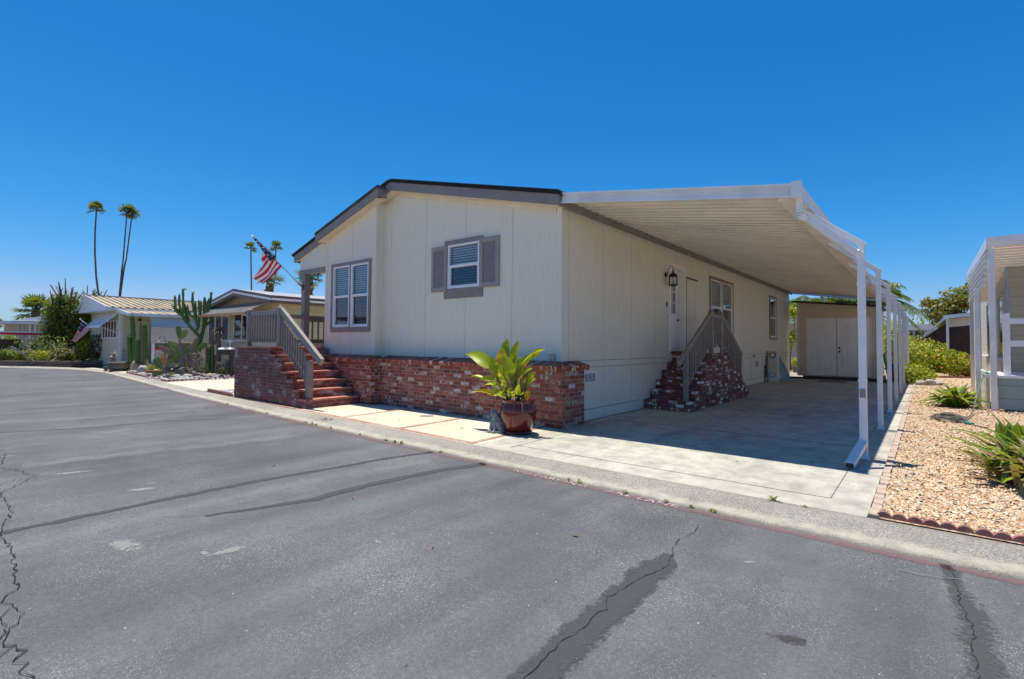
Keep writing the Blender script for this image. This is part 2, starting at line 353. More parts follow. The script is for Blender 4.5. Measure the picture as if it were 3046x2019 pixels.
@material('glazed_red')
def _(t):
    n = t.noise(4, 4, 0.6, t.map(t.obj(), (1, 1, 0.5)))
    t.b(Base_Color=t.ramp(n, [(0.3, (0.065, 0.006, 0.005)), (0.7, (0.15, 0.014, 0.009))]), Roughness=0.09, Coat_Weight=0.25, Coat_Roughness=0.04, Specular_IOR_Level=0.5)
    t.bump(t.noise(5, 2), 0.05, 0.01)
@material('star_blue')
def _(t):
    vo = t.n('TexVoronoi', Vector=t.map(t.obj(), (13, 13, 13)), Scale=1.0)
    t.b(Base_Color=t.mix(t.math('LESS_THAN', vo.outputs['Distance'], 0.27), (0.018, 0.022, 0.10), (0.75, 0.75, 0.78)), Roughness=0.7)
@material('decal')
def _(t):
    x = t.sep(t.uv()); n = t.noise(60, 3, 0.7)
    c = t.ramp(n, [(0.35, (0.16, 0.11, 0.07)), (0.47, (0.62, 0.50, 0.35)), (0.7, (0.75, 0.70, 0.62))])
    t.b(Base_Color=c, Roughness=0.6)
@material('vent_grille')
def _(t):
    fz = t.math('FRACT', t.math('DIVIDE', t.sep(t.uv())[1], 0.02))
    t.b(Base_Color=t.mix(t.math('LESS_THAN', fz, 0.45), (0.5, 0.52, 0.54), (0.06, 0.06, 0.065)), Roughness=0.5, Metallic=0.2)
# ------------------------------------------------------------------ mesh helpers
RNG = random.Random(7)
class MB:
    """collects faces in world coordinates; build() links them as one mesh object"""
    def __init__(s): s.v = []; s.f = []; s.mi = []; s.r = []; s.sm = []; s.uvs = {}
    def add(s, vs, fs, mi=0, r=None, smooth=False, uvs=None):
        o = len(s.v); s.v.extend([tuple(p) for p in vs])
        if r is None: r = RNG.random()
        for k, f in enumerate(fs):
            if uvs is not None: s.uvs[len(s.f)] = [uvs[i] for i in f]
            s.f.append([i+o for i in f]); s.mi.append(mi); s.r.append(r); s.sm.append(smooth)
    def box(s, x0, x1, y0, y1, z0, z1, mi=0, r=None):
        s.add([(x0,y0,z0),(x1,y0,z0),(x1,y1,z0),(x0,y1,z0),(x0,y0,z1),(x1,y0,z1),(x1,y1,z1),(x0,y1,z1)],
              [(0,3,2,1),(4,5,6,7),(0,1,5,4),(1,2,6,5),(2,3,7,6),(3,0,4,7)], mi, r)
    def obox(s, o, u, v, w, mi=0, r=None):
        o, u, v, w = Vector(o), Vector(u), Vector(v), Vector(w)
        p = [o, o+u, o+u+v, o+v, o+w, o+u+w, o+u+v+w, o+v+w]
        fs = [(0,3,2,1),(4,5,6,7),(0,1,5,4),(1,2,6,5),(2,3,7,6),(3,0,4,7)]
        if u.cross(v).dot(w) < 0: fs = [f[::-1] for f in fs]
        s.add(p, fs, mi, r)
    def poly(s, pts, mi=0, r=None): s.add(pts, [tuple(range(len(pts)))], mi, r)
    def prism(s, pts, d, mi=0, r=None):
        """polygon pts swept by vector d, closed"""
        d = Vector(d); n = len(pts); a = [Vector(p) for p in pts]; b = [p+d for p in a]
        nrm = Vector((0,0,0))
        for i in range(n): nrm += a[i].cross(a[(i+1) % n])
        fs = [tuple(range(n))[::-1], tuple(range(n, 2*n))]+[(i, (i+1) % n, n+(i+1) % n, n+i) for i in range(n)]
        if nrm.dot(d) < 0: fs = [f[::-1] for f in fs]
        s.add(a+b, fs, mi, r)
    def bar(s, a, b, w, h=None, up=(0,0,1), mi=0, r=None):
        """box beam from a to b, w wide, h tall (along up)"""
        a, b = Vector(a), Vector(b); d = (b-a); h = h or w; up = Vector(up)
        side = d.cross(up)
        if side.length < 1e-6: side = d.cross(Vector((1,0,0)))
        side.normalize(); u2 = side.cross(d).normalized()
        s.obox(a-side*w/2-u2*h/2, side*w, d, u2*h, mi, r)
    def tube(s, pts, rad, n=8, mi=0, r=None, cap=True, squash=1.0):
        pts = [Vector(p) for p in pts]; m = len(pts)
        rad = rad if hasattr(rad, '__len__') else [rad]*m
        vs = []; ref = Vector((0.31, 0.17, 0.93))
        for i, p in enumerate(pts):
            d = (pts[min(i+1, m-1)]-pts[max(i-1, 0)]).normalized()
            if abs(d.dot(ref)) > 0.97: ref = Vector((0.9, 0.3, 0.1))
            a = d.cross(ref).normalized(); b = d.cross(a); ref = -a.cross(d) if False else ref
            for k in range(n):
                t = 2*math.pi*k/n
                vs.append(p+a*math.cos(t)*rad[i]+b*math.sin(t)*rad[i]*squash)
        fs = []
        for i in range(m-1):
            for k in range(n): fs.append((i*n+k, (i+1)*n+k, (i+1)*n+(k+1) % n, i*n+(k+1) % n))
        s.add(vs, fs, mi, r, True)
        if cap: s.add(vs[:n], [tuple(range(n))[::-1]], mi, r); s.add(vs[-n:], [tuple(range(n))], mi, r)
    def lathe(s, c, prof, n=24, mi=0, r=None, sx=1.0, sy=1.0):
        """profile [(radius, z)] turned about the vertical through c"""
        c = Vector(c); vs = []
        for (q, z) in prof:
            for k in range(n):
                t = 2*math.pi*k/n; vs.append(c+Vector((q*math.cos(t)*sx, q*math.sin(t)*sy, z)))
        fs = [(i*n+k, i*n+(k+1) % n, (i+1)*n+(k+1) % n, (i+1)*n+k) for i in range(len(prof)-1) for k in range(n)]
        s.add(vs, fs, mi, r, True)
        if prof[0][0] > 1e-4: s.add(vs[:n], [tuple(range(n))[::-1]], mi, r)
        if prof[-1][0] > 1e-4: s.add(vs[-n:], [tuple(range(n))], mi, r)
    def lump(s, c, rx, ry, rz, seed=0, rough=0.25, mi=0, r=None, sub=2):
        """a stone: an icosphere pushed about by noise"""
        vs, fs = icosphere(sub); out = []
        for p in vs:
            q = Vector(p); k = 1+rough*mnoise.noise(q*1.6+Vector((seed*3.1, seed*1.7, seed*2.3)))*1.6+rough*0.5*mnoise.noise(q*4+Vector((seed, 0, 0)))
            out.append((c[0]+q.x*rx*k, c[1]+q.y*ry*k, c[2]+q.z*rz*k))
        s.add(out, fs, mi, r, True)
    def ribbon(s, pts, widths, nrm=None, fold=0.0, mi=0, r=None):
        """leaf or strap along pts, folded on its midrib"""
        pts = [Vector(p) for p in pts]; m = len(pts); vs = []
        for i, p in enumerate(pts):
            d = (pts[min(i+1, m-1)]-pts[max(i-1, 0)]).normalized()
            side = d.cross(Vector(nrm)) if nrm is not None else d.cross(Vector((0,0,1)))
            if side.length < 1e-4: side = Vector((1,0,0))
            side.normalize(); up = side.cross(d); w = widths[i]
            vs += [p-side*w+up*w*fold, p, p+side*w+up*w*fold]
        fs = []
        for i in range(m-1):
            a = i*3; fs += [(a, a+1, a+4, a+3), (a+1, a+2, a+5, a+4)]
        s.add(vs, fs, mi, r, True)
    def build(s, name, mat, parent=None, local=False, **tags):
        me = bpy.data.meshes.new(name)
        off = Vector((0,0,0)); p = parent
        while p is not None and not local: off += p.location; p = p.parent
        v = np.array(s.v, dtype=np.float64).reshape(-1, 3)-np.array(off)
        lens = np.array([len(f) for f in s.f], dtype=np.int32)
        idx = np.array([i for f in s.f for i in f], dtype=np.int32)
        me.vertices.add(len(v)); me.vertices.foreach_set('co', v.astype(np.float32).ravel())
        me.loops.add(len(idx)); me.loops.foreach_set('vertex_index', idx)
        me.polygons.add(len(lens))
        st = np.zeros(len(lens), dtype=np.int32); st[1:] = np.cumsum(lens)[:-1]
        me.polygons.foreach_set('loop_start', st)
        me.polygons.foreach_set('material_index', np.array(s.mi, dtype=np.int32))
        me.polygons.foreach_set('use_smooth', np.array(s.sm, dtype=bool))
        me.update(calc_edges=True); me.validate()
        at = me.attributes.new('rnd', 'FLOAT', 'FACE'); at.data.foreach_set('value', np.array(s.r, dtype=np.float32))
        # box-projected UVs in metres (world position), or the given ones
        nrm = np.zeros(len(me.polygons)*3, dtype=np.float32); me.polygons.foreach_get('normal', nrm); nrm = np.abs(nrm.reshape(-1, 3))
        ax = np.repeat(np.argmax(nrm*np.array([1, 1, 0.999]), axis=1), lens)
        wv = (v+np.array(off))[idx]
        u = np.where(ax == 0, wv[:, 1], wv[:, 0]); w = np.where(ax == 2, wv[:, 1], wv[:, 2])
        uv = np.stack([u, w], 1)
        for fi, q in s.uvs.items(): uv[st[fi]:st[fi]+lens[fi]] = q
        ul = me.uv_layers.new(name='UVMap'); ul.data.foreach_set('uv', uv.astype(np.float32).ravel())
        for m in (mat if isinstance(mat, (list, tuple)) else [mat]): me.materials.append(MATS[m])
        o = bpy.data.objects.new(name, me); COL.objects.link(o)
        if parent is not None: o.parent = parent
        tag(o, **tags)
        return o
_ico = {}
def icosphere(sub):
    if sub in _ico: return _ico[sub]
    t = (1+5**.5)/2
    vs = [Vector(p).normalized() for p in [(-1,t,0),(1,t,0),(-1,-t,0),(1,-t,0),(0,-1,t),(0,1,t),(0,-1,-t),(0,1,-t),(t,0,-1),(t,0,1),(-t,0,-1),(-t,0,1)]]
    fs = [(0,11,5),(0,5,1),(0,1,7),(0,7,10),(0,10,11),(1,5,9),(5,11,4),(11,10,2),(10,7,6),(7,1,8),(3,9,4),(3,4,2),(3,2,6),(3,6,8),(3,8,9),(4,9,5),(2,4,11),(6,2,10),(8,6,7),(9,8,1)]
    for _ in range(sub):
        mid = {}; nf = []
        def m(a, b):
            k = (min(a, b), max(a, b))
            if k not in mid: vs.append((vs[a]+vs[b]).normalized()); mid[k] = len(vs)-1
            return mid[k]
        for a, b, c in fs:
            x, y, z = m(a, b), m(b, c), m(c, a); nf += [(a, x, z), (b, y, x), (c, z, y), (x, y, z)]
        fs = nf
    _ico[sub] = ([tuple(p) for p in vs], fs)
    return _ico[sub]
def tag(o, label=None, category=None, group=None, kind=None):
    if label: o['label'] = label
    if category: o['category'] = category
    if group: o['group'] = group
    if kind: o['kind'] = kind
    return o
def thing(name, loc, label, category, group=None, rotz=0.0):
    o = bpy.data.objects.new(name, None); COL.objects.link(o); o.location = loc; o.rotation_euler = (0, 0, rotz)
    return tag(o, label, category, group)
def copy_thing(o, parent=None):
    c = o.copy(); COL.objects.link(c)
    if parent is not None: c.parent = parent
    for ch in [k for k in COL.objects if k.parent == o]: copy_thing(ch, c)
    return c
def boxpart(name, mat, parent, x0, x1, y0, y1, z0, z1, **k):
    m = MB(); m.box(x0, x1, y0, y1, z0, z1); return m.build(name, mat, parent, **k)
def bevel(o, w=0.008, seg=2):
    b = o.modifiers.new('bevel', 'BEVEL'); b.width = w; b.segments = seg; b.limit_method = 'ANGLE'; b.angle_limit = math.radians(40)
    return o
def text_mesh(name, body, size, mat, parent, loc, rot, extrude=0.0, **k):
    cu = bpy.data.curves.new(name, 'FONT'); cu.body = body; cu.size = size; cu.extrude = extrude
    cu.align_x = 'LEFT'; cu.align_y = 'BOTTOM'; cu.materials.append(MATS[mat])
    o = bpy.data.objects.new(name, cu); COL.objects.link(o)
    if parent is not None:
        o.parent = parent; loc = Vector(loc)-parent.location
    bpy.context.view_layer.update(); me = bpy.data.meshes.new_from_object(o.evaluated_get(bpy.context.evaluated_depsgraph_get())); bpy.data.objects.remove(o)
    o = bpy.data.objects.new(name, me); COL.objects.link(o); o.parent = parent
    o.location = loc; o.rotation_euler = rot
    tag(o, **k); return o
def leaf_cloud(blobs, n, size, seed=1, droop=0.0, aspect=1.7, shell=0.5, up=0.3, groundz=None):
    """MB of n small folded leaves through the blobs [(centre, radii)]; leaves face outwards"""
    rg = np.random.RandomState(seed); m = MB()
    vol = np.array([r[0]*r[1]*r[2] for c, r in blobs])**0.67; vol = vol/vol.sum()
    pick = rg.choice(len(blobs), n, p=vol)
    d = rg.normal(size=(n, 3)); d /= np.linalg.norm(d, axis=1)[:, None]
    rad = (shell+(1-shell)*rg.rand(n))
    C = np.array([c for c, r in blobs])[pick]; R = np.array([r for c, r in blobs])[pick]
    P = C+d*R*rad[:, None]
    wob = np.array([mnoise.noise(Vector(p)*1.7/max(0.3, max(blobs[0][1]))+Vector((seed, 0, 0))) for p in P])
    P += d*R*(wob*0.30)[:, None]
    out = d+rg.normal(size=(n, 3))*0.75+np.array([0, 0, up]); out /= np.linalg.norm(out, axis=1)[:, None]
    t = rg.normal(size=(n, 3))+np.array([0, 0, -droop]); t -= out*(t*out).sum(1)[:, None]; t /= np.linalg.norm(t, axis=1)[:, None]
    b = np.cross(out, t); L = size*(0.6+0.8*rg.rand(n))[:, None]; Wd = L/aspect
    a0 = P-t*L*0.5; a1 = P+b*Wd*0.5+out*Wd*0.12; a2 = P+t*L*0.5; a3 = P-b*Wd*0.5+out*Wd*0.12
    V = np.stack([a0, a1, a2, a3], 1).reshape(-1, 3)
    clump = np.array([mnoise.noise(Vector(p)*2.6/max(0.3, max(blobs[0][1]))+Vector((5+seed, 9, 0))) for p in P])
    rr = np.clip(0.5+clump*0.75+rg.normal(size=n)*0.16, 0, 1)
    if groundz is not None: V[:, 2] = np.maximum(V[:, 2], groundz)
    m.v = [tuple(p) for p in V]; m.f = [[4*i, 4*i+1, 4*i+2, 4*i+3] for i in range(n)]
    m.mi = [0]*n; m.r = list(rr); m.sm = [False]*n
    return m
def strip(pts, w0, w1=None, z=None):
    """a flat strip along pts (x,y[,z]); widths w0 (one side) and w1; UV v 0..1 across, u along"""
    m = MB(); vs = []; uvs = []; L = 0
    P = [Vector((p[0], p[1], z if z is not None else p[2])) for p in pts]
    for i, p in enumerate(P):
        d = P[min(i+1, len(P)-1)]-P[max(i-1, 0)]; d.z = 0; d.normalize(); s_ = Vector((-d.y, d.x, 0))
        if i: L += (p-P[i-1]).length
        a = w0[i] if hasattr(w0, '__len__') else w0; b = a if w1 is None else (w1[i] if hasattr(w1, '__len__') else w1)
        vs += [p-s_*b, p+s_*a]; uvs += [(L, 0.0), (L, 1.0)]
    m.add(vs, [(2*i, 2*i+2, 2*i+3, 2*i+1) for i in range(len(P)-1)], uvs=uvs)
    return m
def disc(c, rx, ry, n=20, rot=0.0):
    m = MB(); vs = [(c[0], c[1], c[2])]; uvs = [(0.5, 0.5)]
    for k in range(n):
        t = 2*math.pi*k/n; x, y = rx*math.cos(t), ry*math.sin(t)
        vs.append((c[0]+x*math.cos(rot)-y*math.sin(rot), c[1]+x*math.sin(rot)+y*math.cos(rot), c[2])); uvs.append((0.5, 0.0))
    m.add(vs, [(0, 1+k, 1+(k+1) % n) for k in range(n)], uvs=uvs); return m
# ---- brickwork: real bricks with recessed mortar (material slot 0 brick, slot 1 mortar)
def brick_run(m, p0, u, n, L, z0, courses, ch=0.0775, bl=0.2, depth=0.09, gap=0.014, phase=0, jit=0.0035, rg=RNG):
    """bricks on a face from p0 along unit u for L metres; n points out of the face"""
    u, n = Vector(u), Vector(n); p0 = Vector(p0)
    for c in range(courses):
        x = -(bl+gap)/2 if (c+phase) % 2 else 0.0
        while x < L-0.012:
            a = max(0, x)+gap/2*(x > 0); b = min(L, x+bl)
            if b-a > 0.02:
                j = [rg.uniform(-jit, jit) for _ in range(4)]
                o = p0+u*(a+j[0])+n*j[1]+Vector((0, 0, z0+c*ch+gap*0.5+j[2]*0.4))
                m.obox(o-n*depth, u*(b-a), n*depth, Vector((0, 0, ch-gap+j[3]*0.4)), 0, rg.random())
            x += bl+gap
def brick_top(m, x0, x1, y0, y1, z, th=0.06, bl=0.2, bw=0.095, gap=0.008, along='x', mi=0, rg=RNG):
    i = 0; v0, v1 = (y0, y1) if along == 'x' else (x0, x1); a0, a1 = (x0, x1) if along == 'x' else (y0, y1)
    v = v0
    while v < v1-0.02:
        w1 = min(v+bw-gap, v1); a = a0-(bl/2 if i % 2 else 0)
        while a < a1-0.02:
            s_, e_ = max(a, a0), min(a+bl-gap, a1)
            if e_-s_ > 0.02:
                dz = rg.uniform(-0.002, 0.002)
                if along == 'x': m.box(s_, e_, v, w1, z-th, z+dz, mi, rg.random())
                else: m.box(v, w1, s_, e_, z-th, z+dz, mi, rg.random())
            a += bl
        v += bw; i += 1
# ---- a sash window set in a hole of a wall. face: 'front' (normal -y) or 'side' (normal +x)
def wall_grid(m, face, plane, th, u0, u1, z0, z1, holes, mi=0):
    """rectangular wall with rectangular holes [(ua,ub,za,zb)], built as butted blocks"""
    us = sorted({u0, u1, *[h[0] for h in holes], *[h[1] for h in holes]}); zs = sorted({z0, z1, *[h[2] for h in holes], *[h[3] for h in holes]})
    V = {}; fs = []
    def vid(u, z, k):
        key = (round(u, 5), round(z, 5), k)
        if key not in V: V[key] = len(V)
        return V[key]
    solid = {}
    for i in range(len(us)-1):
        for j in range(len(zs)-1):
            cu, cz = (us[i]+us[i+1])/2, (zs[j]+zs[j+1])/2
            solid[i, j] = not any(h[0] < cu < h[1] and h[2] < cz < h[3] for h in holes)
    for (i, j), ok in solid.items():
        if not ok: continue
        a, b, c, d = us[i], us[i+1], zs[j], zs[j+1]
        q = lambda k: [vid(a, c, k), vid(b, c, k), vid(b, d, k), vid(a, d, k)]
        F, B = q(0), q(1); fs += [tuple(F), tuple(B[::-1])]
        for (di, dj, e) in ((0, -1, (0, 1)), (1, 0, (1, 2)), (0, 1, (2, 3)), (-1, 0, (3, 0))):
            if not solid.get((i+di, j+dj), False): fs.append((F[e[1]], F[e[0]], B[e[0]], B[e[1]]))
    pts = [None]*len(V)
    for (u, z, k), i in V.items():
        pts[i] = (u, plane+th*k, z) if face == 'front' else (plane-th*k, u, z)
    m.add(pts, fs, mi)
def window(parent, face, plane, u0, u1, z0, z1, split=0.5, trim=None, nslat=26, lights=1, blind_to=1.0, trim_mat='taupe', blinds=True):
    """frame, sash, panes, blind and trim in wall hole u0..u1 x z0..z1; plane is the wall's face"""
    sgn = -1 if face == 'front' else 1
    def bx(m, ua, ub, za, zb, d0, d1, mi=0):
        a, b = sorted((plane+sgn*d0, plane+sgn*d1))
        if face == 'front': m.box(ua, ub, a, b, za, zb, mi)
        else: m.box(a, b, ua, ub, za, zb, mi)
    if trim:
        m = MB(); tw, tb, tt, side = trim.get('w', .09), trim.get('b', .12), trim.get('t', .1), trim.get('ext', 0)
        bx(m, u0-tw-side, u1+tw+side, z1, z1+tt, 0, .03); bevel(m.build('window_head', trim_mat, parent), .004, 1); m = MB(); bx(m, u0-tw-side, u1+tw+side, z0-tb, z0, 0, .03)
        for ua in ((u0-tw, u1) if trim.get('sides', True) else ()): m3 = MB(); bx(m3, ua, ua+tw, z0, z1, 0, .028); bevel(m3.build('window_casing', trim_mat, parent), .004, 1)
        if trim.get('double'): bx(m, u0-tw-side, u1+tw+side, z0-tb*0.52, z0-tb*0.48, .0301, .033)
        bevel(m.build('window_sill', trim_mat, parent), .004, 1)
    w = (u1-u0)/lights
    for k in range(lights):
        a, b = u0+k*w, u0+(k+1)*w; fw = .045
        if lights > 1: a, b = a+(.03 if k else 0), b-(.03 if k < lights-1 else 0)
        zm = z0+(z1-z0)*split
        m = MB()
        for (p, q, r, s_) in ((a, a+fw, z0, z1), (b-fw, b, z0, z1), (a+fw, b-fw, z0, z0+fw), (a+fw, b-fw, z1-fw, z1)): bx(m, p, q, r, s_, -.05, .022)
        bx(m, a+fw, b-fw, zm-.03, zm+.03, -.04, .012)
        fr = m.build('window', 'vinyl', parent); bevel(fr, .004, 1)
        m = MB()
        for (p, q, r, s_) in ((a+fw, a+fw+.028, z0+fw, zm-.03), (b-fw-.028, b-fw, z0+fw, zm-.03), (a+fw+.028, b-fw-.028, z0+fw, z0+fw+.028)): bx(m, p, q, r, s_, -.035, .0)
        m.build('sash', 'vinyl', fr, local=False)
        m = MB(); bx(m, a+fw, b-fw, zm+.03, z1-fw, -.028, -.022); m.build('pane', 'glass', fr)
        m = MB(); bx(m, a+fw, b-fw, z0+fw, zm-.03, -.044, -.038); m.build('pane', 'screened_glass', fr)
        if blinds:
            m = MB(); zb = z1-fw-(z1-z0)*blind_to*0.97; nn = int(nslat*blind_to)
            for i in range(nn):
                z = z1-fw-.02-i*((z1-fw-zb)/nn)
                if face == 'front': m.obox((a+fw+.01, plane+.062, z), (b-a-2*fw-.02, 0, 0), (0, .030, -.030), (0, 0, .003))
                else: m.obox((plane-.062, a+fw+.01, z), (0, b-a-2*fw-.02, 0), (-.030, 0, -.030), (0, 0, .003))
            m.build('blind', 'blind', fr)
    if lights > 1:
        m = MB()
        for k in range(1, lights): bx(m, u0+k*w-.03, u0+k*w+.03, z0, z1, -.05, .024)
        m.build('mullion', trim_mat, parent)
    m = MB(); bx(m, u0-.05, u1+.05, z0-.05, z1+.05, -.55, -.52); bx(m, u0-.05, u0-.02, z0-.05, z1+.05, -.519, -.13); bx(m, u1+.02, u1+.05, z0-.05, z1+.05, -.519, -.13)
    bx(m, u0-.019, u1+.019, z1+.02, z1+.05, -.519, -.13); bx(m, u0-.019, u1+.019, z0-.05, z0-.02, -.519, -.13)
    m.build('room', 'dark_inside', parent)
# ------------------------------------------------------------------ the ground
ROAD_Z = -0.05
EDGE = [(8,4.72),(3,4.78),(0.5,4.80),(-1,4.80),(-4,4.86),(-8,4.90),(-12,5.05),(-16,5.24),(-21,5.60),(-26,5.95),(-30,6.20),(-33,6.02),(-35.4,5.40),(-37.5,4.35),(-39.2,3.5),(-41.2,1.6),(-43.5,-2),(-46,-9),(-47,-24)]
BACK = [(8,5.38),(3,5.42),(0.5,5.44),(-1,5.42),(-4,5.38),(-8,5.50),(-12,5.63),(-16,5.76),(-21.4,6.07),(-26.3,6.36),(-30.3,6.60),(-33.3,6.46),(-36.0,5.85),(-38.1,4.80),(-39.8,3.95),(-41.8,2.0),(-44.1,-1.6),(-46.6,-8.8),(-47.6,-24)]
def structure(name, m, mat, parent=None): return m.build(name, mat, parent, kind='structure')
m = MB(); m.poly([(-600,-600,-.14),(600,-600,-.14),(600,600,-.14),(-600,600,-.14)]); structure('ground', m, 'dry_soil')
m = MB(); E_ = [(x, y, ROAD_Z) for x, y in EDGE]
for a, b in zip(E_, E_[1:]):
    m.poly([b, (b[0], min(-3.4, b[1]-4), ROAD_Z), (a[0], min(-3.4, a[1]-4), ROAD_Z), a])
structure('road', m, 'asphalt')
m = MB(); m.poly([(-39, -60, -.045), (30, -60, -.045), (30, -3.2, -.045), (-39, -3.2, -.045)]); structure('unseen_bounce_yard', m, 'walk_concrete')  # unseen pale ground behind the camera, added to bounce light onto the front wall
m = MB(); prof = [(0,-.052),(.05,-.043),(.16,-.040),(.34,-.046),(.48,-.034),(.66,-.016),(.84,-.005),(1.0,.001),(1.06,-.09)]
rows = []
def dens(L, n=9):
    out = []
    for a, b in zip(L, L[1:]):
        for k in range(n): out.append((a[0]+(b[0]-a[0])*k/n, a[1]+(b[1]-a[1])*k/n))
    return out+[L[-1]]
for (ex, ey), (bx_, by_) in zip(dens(EDGE), dens(BACK)):
    j = 0.016*mnoise.noise(Vector((ex*1.6, 0, 0)))+0.006*mnoise.noise(Vector((ex*7, 3, 0)))
    rows.append([(ex+(bx_-ex)*t, ey+(by_-ey)*t+(j if t == 0 else 0), z+0.004*mnoise.noise(Vector((ex*2.5, t*4, 0)))*(0 < t < 1)) for t, z in prof])
vs = [p for r in rows for p in r]; n = len(prof); uvs = [(p[0], prof[i % n][0]) for i, p in enumerate(vs)]
m.add(vs, [(i*n+k, i*n+k+1, (i+1)*n+k+1, (i+1)*n+k) for i in range(len(rows)-1) for k in range(n-1)], smooth=True, uvs=uvs)
structure('gutter', m, 'gutter_concrete')
def by(x):
    for (x0, y0), (x1, y1) in zip(BACK, BACK[1:]):
        if x1 <= x <= x0: return y0+(y1-y0)*(x-x0)/(x1-x0)
    return BACK[0][1]
def sheet(name, mat, x0, x1, yb, z=0.0, y0=None, nx=24):
    m = MB(); xs = [x0+(x1-x0)*i/nx for i in range(nx+1)]
    vs = [(x, (by(x)+0.006 if y0 is None else y0), z) for x in xs]+[(x, yb, z) for x in xs]
    m.add(vs, [(i, i+1, nx+2+i, nx+1+i) for i in range(nx)])
    return structure(name, m, mat)
sheet('driveway', 'concrete', -5.12, -0.425, 27.6)
sheet('walkway', 'walk_concrete', -10.75, -5.125, 7.6)
sheet('neighbor_driveway', 'walk_concrete', -21.15, -16.62, 30)
sheet('front_drive', 'walk_concrete', -34.6, -28.4, 20, z=-0.004)
sheet('garden_soil', 'pale_grit', -28.39, -21.16, 12, z=0.0)
sheet('side_bed', 'dry_soil', -16.615, -10.755, 30, z=-0.012)
sheet('gravel_bed', 'gravel_bed', -0.335, 7.9, 60, z=0.012)
sheet('back_ground', 'pale_grit', -60, 60, 120, z=-0.03, y0=27.65)
# score lines and joints in the concrete
m = MB()
def joint(a, b, w=0.012): w *= .55; m.obox((a[0], a[1], 0.0005), (b[0]-a[0], b[1]-a[1], 0), Vector((-(b[1]-a[1]), b[0]-a[0], 0)).normalized()*w, (0, 0, .0035))
joint((-0.745, 5.86), (-0.745, 27.4), .016); joint((-4.63, 5.81), (-0.76, 5.86), .010); joint((-4.63, 5.62), (-4.70, 7.6), .009)
for k, y in enumerate((9.12, 12.25, 15.3, 18.4, 21.4, 24.4)): joint((-5.0, y), (-0.76, y-0.03), .012); joint((-0.735, y-1.0 if k else 8.3), (-0.43, y-0.97 if k else 8.32), .014)
structure('driveway_joint', m, 'joint_grey')
# bands of flat brick let into the walkway, and along the foot of the porch steps
m = MB(); rg = random.Random(3)
def band(x0, y0, x1, y1, w=0.1):
    d = Vector((x1-x0, y1-y0, 0)); L = d.length; d.normalize(); s_ = Vector((-d.y, d.x, 0)); t = 0
    while t < L-0.03:
        l = min(0.2, L-t); m.obox(Vector((x0, y0, 0))+d*(t+.004)+s_*rg.uniform(-.004, .004), d*(l-.012), s_*w, (0, 0, .004), 0, rg.random()); t += 0.204
band(-10.7, by(-10.7)+.03, -8, by(-8)+.03); band(-8, by(-8)+.03, -5.2, by(-5.2)+.03)
for x in (-5.24, -7.06, -8.96): band(x, by(x)+.145, x-.05, 7.38, .1)
band(-14.5, by(-14.5)+.02, -10.75, by(-10.75)+.02, .1)
structure('walkway_brick_band', m, 'band_brick')
m = MB(); rr = (0.13, 0.15); c0 = (-7.9, 6.88)
for k in range(36):
    a, b = 2*math.pi*k/36, 2*math.pi*(k+1)/36
    m.add([(c0[0]+q*math.cos(t), c0[1]+q*math.sin(t), .004) for q, t in ((rr[0], a), (rr[1], a), (rr[1], b), (rr[0], b))], [(0, 1, 2, 3)])
m.lathe((c0[0], c0[1], 0), [(0.128, .003), (0.0, .0035)], 24)
structure('walkway_cleanout', m, 'gutter_wood')

# ---- marks on the road
def wander(pts, amp, step, seed):
    rg = random.Random(seed); out = []
    for a, b in zip(pts, pts[1:]):
        a, b = Vector((*a, 0)), Vector((*b, 0)); L = (b-a).length; n_ = max(1, int(L/step))
        for k in range(n_): q = a+(b-a)*k/n_; out.append((q.x+rg.uniform(-amp, amp), q.y+rg.uniform(-amp, amp)))
    return out+[tuple(pts[-1])]
Z1 = ROAD_Z+.004; Z2 = ROAD_Z+.008
A = [(-5.73,.40),(-5.73,1.04),(-5.75,1.63),(-5.75,2.44),(-5.64,3.46),(-5.59,4.21),(-5.42,4.84)]
structure('road_seam', strip(wander(A, .012, .15, 1), .055, z=Z1), 'sealer')
B_ = [(-4.95,1.75),(-4.80,2.2),(-4.66,2.65),(-4.70,2.89),(-4.67,3.52),(-4.57,4.23),(-4.40,4.82)]
structure('road_seam', strip(wander(B_, .012, .15, 2), [.03+.05*min(1, i/8) for i in range(len(wander(B_, .012, .15, 2)))], z=Z1), 'sealer')
structure('road_seam', strip(wander([(-11.95,.3),(-11.89,1.1),(-11.39,2.14),(-11.3,3.16),(-10.81,4.22)], .03, .2, 3), .035, z=Z1), 'seam_dark')
structure('road_patch', strip([(-1.40,1.2),(-1.40,1.9),(-1.42,2.3),(-1.43,2.8),(-1.44,3.2),(-1.46,3.45),(-1.50,3.66)], [.13,.13,.16,.15,.17,.14,.05], [.09,.10,.11,.10,.11,.12,.05], z=Z1), 'sealer')
structure('road_patch', strip([(.22,2.2),(.21,3.0),(.20,3.5),(.19,3.95),(.14,4.3),(.10,4.55),(.09,4.78)], [.14,.14,.14,.13,.13,.09,.09], [.12,.13,.12,.12,.10,.10,.08], z=Z1), 'sealer_worn')
def crack(pts, w, amp, step, seed): structure('road_crack', strip(wander(pts, amp, step, seed), [w*random.Random(seed+i).uniform(.4, 1.5) for i in range(len(wander(pts, amp, step, seed)))], z=Z2), 'crack')
crack([(-1.45,1.2),(-1.46,1.89),(-1.47,2.07),(-1.48,2.25),(-1.46,2.46),(-1.49,2.57),(-1.46,2.66),(-1.52,2.79),(-1.48,3.15),(-1.41,3.45),(-1.50,3.77),(-1.54,4.01),(-1.50,4.24),(-1.54,4.42)], .0025, .010, .04, 4)
